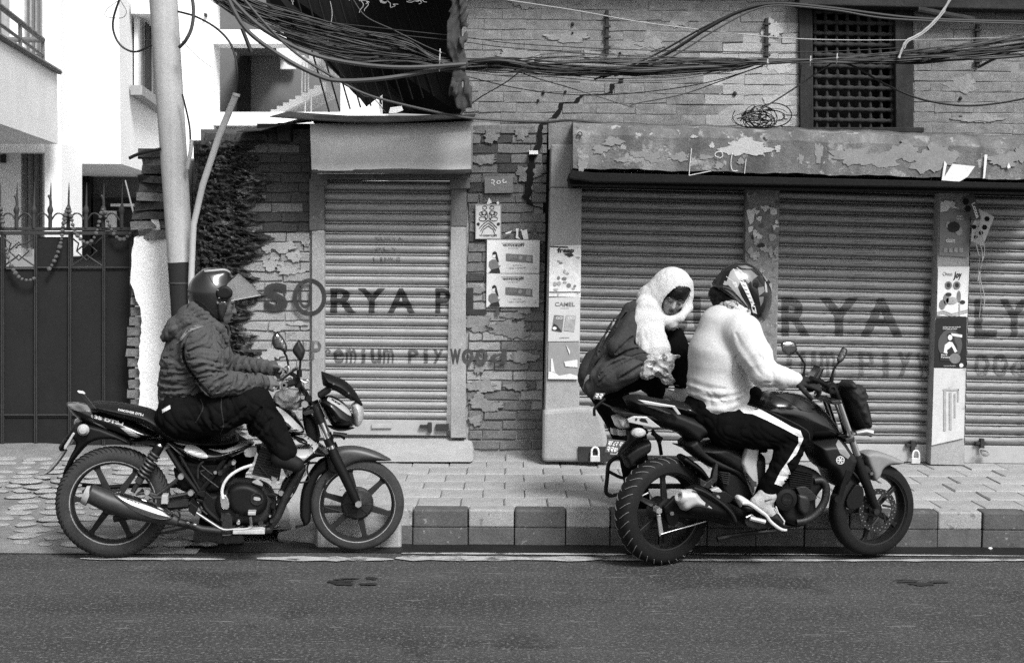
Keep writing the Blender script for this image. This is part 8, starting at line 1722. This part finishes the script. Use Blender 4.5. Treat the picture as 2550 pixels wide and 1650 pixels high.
for k in range(5): b2.decal(hel2, HG([(508 + 17 * k, 232 + 36 * k), (536 + 15 * k, 240 + 36 * k), (538 + 15 * k, 246 + 36 * k), (511 + 17 * k, 240 + 36 * k)]), 'graphic_mark', M_inkm, lift=.005, par=hel2)
for pts in ([(430, 100), (470, 160), (520, 210)], [(370, 165), (420, 200), (450, 225)], [(460, 90), (520, 140), (560, 200)]): pressline(HG(pts), hel2, .002, 'graphic_line', M_dec)
b2.C(*HG([(614, 236)])[0], .024, .118, .085, 'visor_pivot', M_blk2, par=hel2, prof=[(.0001, .002), (.010, .002), (.012, -.002), (.022, -.004), (.026, -.012), (.026, -.04)])
pressline(HG([(288, 285), (340, 262), (420, 290), (500, 370), (570, 460), (600, 540)]), hel2, .005, 'rim_trim', M_rubd)
# trousers, stripe, cuffs, sock, shoe
s = SDF(lo, hi, .0055)
s.cone(r2(1150, 1280, 0), r2(1290, 1265, 0), .125, .125, .04, flat=((0, 1, 0), 1.2)); s.chain([hpn, d2(120, 665, .17), knn], [.115, .100, .078], .03, (.004, .07, 81)); s.chain([knn, d2(265, 850, .22), d2(180, 1000, .21)], [.076, .064, .054], .02, (.006, .05, 84)); s.cone(d2(180, 995, .21), d2(150, 1050, .20), .050, .042, .01)
s.chain([hpf, d2(120, 665, -.18), knf], [.115, .10, .078], .03); s.chain([knf, d2(265, 850, -.25), d2(160, 1040, -.24)], [.076, .062, .045], .02); s.cone(r2(1330, 1195, .06), r2(1395, 1190, .08), .045, .04, .03); drape(s, .006, 120, (.7, 0, -.5), 2.5, 88); foldfield(s, .001, 220, 89)
tr2 = s.build('joggers', M_joge, rd2, F)
b2.decal(tr2, Z3([(1290, 1245), (1310, 1234), (1420, 1268), (1500, 1312), (1580, 1358), (1630, 1380), (1645, 1420), (1610, 1500), (1560, 1550)]) + D([(300, 950), (240, 1018), (195, 1003), (230, 930), (285, 850), (345, 750), (342, 712), (250, 662), (150, 612), (60, 572)]) + Z3([(1340, 1290)]), 'side_stripe', M_strp, lift=.004, par=tr2)
pressline(D([(0, 500), (120, 540), (260, 600), (390, 670), (412, 720), (400, 800), (300, 970), (262, 1015)]), tr2, .003, 'side_seam', M_joger); b2.decal(tr2, D([(118, 985), (150, 972), (262, 1018), (240, 1062), (110, 1042)]), 'cuff', M_joger, par=tr2) if False else None
s = SDF(np.array(ann) - .14, np.array(ann) + .16, .004); s.cone(ann, tuple(F(*FZ([(540, 480)])[0], .20)), .043, .036, .02); s.cone(ann, tuple(F(*FZ([(470, 440)])[0], .2)), .043, .036, .02); s.cone(tuple(F(*FZ([(560, 500)])[0], .20)), tuple(F(*FZ([(640, 580)])[0], .20)), .036, .03, .01); foldfield(s, .0015, 200, 91); sk = s.build('sock', M_sock, rd2, F)
b2.decal(sk, FZ([(556, 412), (566, 424), (600, 412), (635, 405), (632, 412), (600, 422), (565, 436), (556, 428)]), 'tick_mark', M_ink, lift=.003, par=sk)
shp = FZ([(285, 480), (310, 455), (360, 450), (420, 470), (530, 530), (590, 580), (650, 545), (690, 560), (760, 650), (790, 745), (740, 730), (660, 680), (590, 620), (520, 560), (440, 540), (340, 545), (300, 520)])
sho = b2.PL(shp, .045, .03, 'shoe', M_shoe, .20, par=rd2, h=.004)
b2.T(FZ([(300, 452), (370, 455), (430, 490), (500, 540), (570, 590), (610, 650), (680, 710), (740, 745), (795, 752)]), [.010, .012, .011, .010, .009, .009, .009, .008, .006], 'shoe_sole', M_sole, .235, par=sho, sp=3); b2.PL(FZ([(222, 398), (250, 360), (310, 378), (400, 440), (380, 456), (300, 455), (280, 505)]), .040, .02, 'shoe_heel', M_sole, .20, par=sho, smooth=2, h=.004); b2.T(FZ([(675, 490), (700, 560), (770, 655), (760, 690)]), .004, 'shoe_trim', M_sole, .235, par=sho)
s = SDF(np.array(anf) - .12, np.array(anf) + (.26, .12, .12), .006); s.cone(anf, tuple(np.array(anf) + (.15, 0, -.07)), .045, .035, .02); s.build('shoe', M_shoe, rd2, F)
# ================================================================== woman in the white scarf
F = Frame((G(1560, 1350, 0).x, 7.86, 0), 0.0); WZ = cv((1420, 630, 3.667))
def wm(x, y, w): return tuple(F(*WZ([(x, y)])[0], w))
class _B: pass
b3 = Bike.__new__(Bike); b3.F = F
pel, wst, cht, uch, nck = wm(300, 1170, -.05), wm(420, 1000, -.04), wm(560, 800, -.02), wm(680, 670, -.09), wm(815, 620, -.12)
shl, ell_, wrl = wm(590, 630, .05), wm(440, 860, .14), wm(700, 990, .20); shr, elr, wrr = wm(955, 760, -.09), wm(1010, 930, .00), wm(1000, 1215, .05)
kn1, an1 = wm(660, 1010, .16), wm(790, 1260, .02); kn2, an2 = tuple(F(1580, 1150, -.06)), tuple(F(1600, 1312, -.06))
hc = np.array(F(1679, 733, -.03)); HW = basis((-.05, .82, -.56), (.30, .50, .84))
lo, hi = box_of(F, [pel, nck, shl, ell_, wrl, elr, wrr, kn1, an1, kn2, tuple(F(1640, 1360, -.06)), tuple(hc + (0, 0, .16)), wm(170, 1150, .1)], .18)
s = SDF(lo, hi, .0055)
s.cone(pel, wst, .12, .10, .05).cone(wst, cht, .10, .105, .05).cone(cht, uch, .10, .09, .05).cone(uch, nck, .065, .05, .04).cone(nck, tuple(hc + (0, -.02, -.04)), .045, .045, .02)
for a, b, c in ((shl, ell_, wrl), (shr, elr, wrr)): s.cone(uch, a, .06, .05, .04).cone(a, b, .045, .036, .03).cone(b, c, .036, .025, .02)
for b, c in ((kn1, an1), (kn2, an2)): s.cone(pel, b, .08, .052, .04).cone(b, c, .048, .034, .02)
s.cone(an2, tuple(F(1640, 1345, -.02)), .034, .024, .02); s.cone(an1, tuple(np.array(an1) + (.12, .02, -.03)), .034, .024, .02)
h3 = SDF(hc - .17, hc + .17, .0032); hat = head(h3, hc, HW, .86)
# blend the finely sampled head into the body grid
s2 = SDF(lo, hi, .0055); head(s, hc, HW, .86)
hand(s, wrr, (.12, .15, -1), (-.2, .9, .2), .55, .95, -1, thumb=.7); hand(s, wrl, (1, .1, -.05), (0, .7, .7), .8, .9, 1)
pos3 = Vector((F.O.x, 7.86, 0.0)); w3 = person(pos3, 'person with a white scarf round the head leaning over the seat, clear bag in hand', s, M_skin2, F)
# tunic
s = SDF(lo, hi, .0055)
s.chain([wm(270, 1120, -.08), wst, cht, uch], [.125, .125, .125, .105], .04); s.cone(uch, wm(820, 690, -.10), .090, .04, .04)
s.chain([wm(215, 960, -.10), wm(205, 1090, -.06), wm(230, 1180, -.02)], [.05, .055, .04], .03)
s.cone(wm(589, 560, -.03), wm(310, 1060, -.05), .078, .080, .035); s.cone(wm(310, 1060, -.05), wm(255, 1190, -.03), .07, .045, .03)
crease(s, [[wm(*p, .1) for p in l] for l in ([(600, 690), (480, 800), (390, 920)], [(610, 770), (480, 850), (370, 935), (290, 990)], [(430, 620), (360, 760), (270, 920)], [(520, 560), (440, 700), (330, 860)], [(330, 950), (250, 1040), (215, 1180)])], .014, .012); drape(s, .008, 90, (.55, .1, .85), 5.0, 111); foldfield(s, .0012, 200, 112)
t2 = SDF(lo, hi, .0055); t2.cone(shl, ell_, .066, .060, .03).cone(ell_, wrl, .057, .048, .02); crease(t2, [[wm(*p, .1) for p in l] for l in ([(560, 760), (470, 840), (400, 900)], [(600, 860), (500, 890), (420, 930)], [(660, 900), (580, 930), (520, 980)])], .012, .011); drape(t2, .006, 110, (.5, .1, .8), 3.5, 103); s._comb((slice(None),) * 3, t2.a, .010)
t2 = SDF(lo, hi, .0055); t2.chain([wm(225, 1230, .06), wm(380, 1125, .13), wm(520, 1050, .16), wm(640, 990, .17)], [.062, .072, .072, .066], .05); t2.chain([wm(330, 960, .10), wm(230, 1120, .10), wm(215, 1200, .08)], [.028, .03, .02], .02); crease(t2, [[wm(*p, .1) for p in l] for l in ([(640, 920), (500, 980), (360, 1060), (250, 1180)], [(660, 990), (560, 1050), (440, 1120)], [(480, 950), (360, 1020), (260, 1110)])], .009, .011); drape(t2, .004, 80, (.85, 0, .5), 6.0, 107); t2.build('trouser_leg', mat('grey trouser cloth', .055, .9, .2, 7., .002, 110., spec=.1), w3, F)
tn = s.build('tunic', M_kurta, w3, F)
s = SDF(lo, hi, .0055); s.cone(wm(850, 740, -.09), wm(925, 880, -.06), .075, .085, .03); s.chain([wm(960, 765, -.08), elr], [.055, .055], .02).chain([elr, wm(1005, 1190, .05)], [.054, .038], .02); s.cone(wm(880, 900, -.06), wm(760, 1130, -.05), .09, .10, .05); drape(s, .007, 120, (.1, 0, 1), 2.5, 123); s.build('blouse', M_kurtd, w3, F)
s = SDF(lo, hi, .006); s.chain([wm(330, 1200, -.03), wm(600, 1110, .08), wm(690, 1080, .11)], [.09, .08, .07], .03); s.chain([wm(690, 1080, .10), an1], [.07, .055], .03); s.chain([pel, tuple(F(1570, 1090, -.06)), kn2, tuple(F(1594, 1318, -.06))], [.11, .085, .072, .06], .03); drape(s, .007, 100, (.1, 0, 1), 3, 132); s.build('trousers', M_kurtd, w3, F)
s = SDF(np.array(an2) - .12, np.array(an2) + (.22, .14, .12), .005); s.cone(tuple(F(1590, 1345, -.06)), tuple(F(1650, 1350, -.02)), .038, .03, .02); s.cut((0, 0, .004), (0, 0, -1)); s.build('shoe', M_shoe, w3, F)
# scarf: hood round the face, wrap under the chin, hanging end
s = SDF(np.array(wm(560, 1000, -.18)) - .02, np.array(wm(1150, 90, .22)) + .02, .0045)
s.ell(wm(925, 330, -.05), (.115, .125, .125), HW, .02); s.ell(wm(860, 400, -.06), (.10, .12, .13), HW, .04); s.ell(wm(760, 420, -.05), (.085, .09, .085), None, .04); s.ell(wm(700, 400, -.06), (.05, .06, .05), None, .03)
s.ell(wm(905, 655, .05), (.048, .028, .030), None, .012)
s.chain([wm(700, 520, .07), wm(690, 650, .10), wm(720, 780, .14), wm(750, 890, .18)], [.062, .066, .070, .072], .03, flat=((0, 1, 0), .5)); s.chain([wm(770, 640, .10), wm(810, 780, .14), wm(845, 880, .18)], [.042, .044, .042], .012, flat=((0, 1, 0), .55)); drape(s, .007, 100, (.05, .1, 1), 4, 141, lambda p_: (p_[2] < wm(700, 600, 0)[2]) + .35)
foldfield(s, .0016, 160, 144, False)
# face opening
fo = SDF(s.lo, s.lo + s.h * (s.n - 1), s.h); fo.n = s.n; fo.a = np.full(s.n, 1.0, np.float32)
fc = np.array(F(1679, 741, .0)); fo.ell(hc + HW @ np.array([.0, .09, -.005]), (.070, .13, .092), HW, 0); fo.ell(hc + HW @ np.array([.022, .09, .055]), (.062, .12, .042), HW, .02); fo.ell(hc, np.array((.083, .118, .102)), HW, .01); s.a = np.maximum(s.a, -fo.a)
s.chain([wm(680, 470, .01), wm(740, 560, .04), wm(878, 622, .09), wm(1000, 594, .07), wm(1082, 500, -.02)], [.052, .044, .025, .023, .024], .02); s.chain([wm(1060, 490, -.02), wm(1098, 380, -.03), wm(1092, 270, -.03)], [.028, .018, .015], .02); s.ell(wm(905, 650, .075), (.046, .026, .028), None, .012)
s.cut(wm(700, 935, .1), (.10, 0, -1)); sc3 = s.build('scarf', M_scarf, w3, F)
# hair, brows, lashes, lips
s = SDF(hc - .16, hc + .16, .004); s.ell(hc + HW @ np.array([0, -.010, .030]), (.074, .094, .084), HW, 0); fo = SDF(hc - .16, hc + .16, .004); fo.ell(hc + HW @ np.array([-.010, .085, -.033]), (.060, .09, .056), HW, 0); s.a = np.maximum(s.a, -fo.a); s.cut(tuple(hc + HW @ np.array([0, 0, -.04])), tuple(HW @ np.array([0, -.3, -1]))); foldfield(s, .0022, 220, 151); s.build('hair', M_hair, w3, F)
for sg in (-1, 1):
    MB().tube([F.W(hat(sg * .012, .098, .028)), F.W(hat(sg * .030, .094, .035)), F.W(hat(sg * .050, .082, .027))], [.0040, .0060, .0030], 6).build('eyebrow', M_hair, w3)
    MB().tube([F.W(hat(sg * .017, .0925, .001)), F.W(hat(sg * .031, .0955, -.004)), F.W(hat(sg * .046, .086, .001))], [.0015, .0026, .0015], 6).build('eyelash', M_hair, w3)
MB().tube([F.W(hat(-.020, .0965, -.056)), F.W(hat(-.007, .1035, -.0545)), F.W(hat(0, .1035, -.056)), F.W(hat(.007, .1035, -.0545)), F.W(hat(.020, .0965, -.056))], [.001, .0035, .003, .0035, .001], 6).build('lips', M_lip, w3); MB().tube([F.W(hat(-.015, .097, -.063)), F.W(hat(0, .1025, -.065)), F.W(hat(.015, .097, -.063))], [.0015, .0042, .0015], 6).build('lips', M_lip, w3)
# bangle, button, bag strap
c_ = Vector(wm(1000, 1205, .05)); MB().lathe(F.W(c_), Vector((.1, 0, 1)), [(.031, -.004), (.034, 0), (.031, .004)], 24, close=True).build('bangle', M_silver, w3); tag(w3)
# clear plastic bag in her hand
s = SDF(np.array(wm(600, 1240, .02)), np.array(wm(1020, 880, .34)) + .02, .0045)
for (x, y, r_) in [(760, 990, .055), (720, 1060, .05), (850, 970, .045), (800, 1060, .05), (880, 1030, .04), (690, 1110, .03), (870, 1120, .03), (900, 950, .025), (880, 1170, .022), (930, 1160, .015)]: s.ell(wm(x, y, .22), (r_, r_ * .7, r_ * .8), None, .02)
s.cone(wm(900, 975, .22), wm(1000, 935, .22), .016, .008, .008); foldfield(s, .010, 120, 161); foldfield(s, .004, 260, 162)
cb = s.build('plastic_bag', mat('crinkled clear plastic', .36, .25, .45, 26., .006, 45., spots=[(20., .55, .12), (34., .64, .75)], coat=.3), None, F, relax=0); tag(cb, 'crinkled clear bag of food held before the white scarf', 'bag')
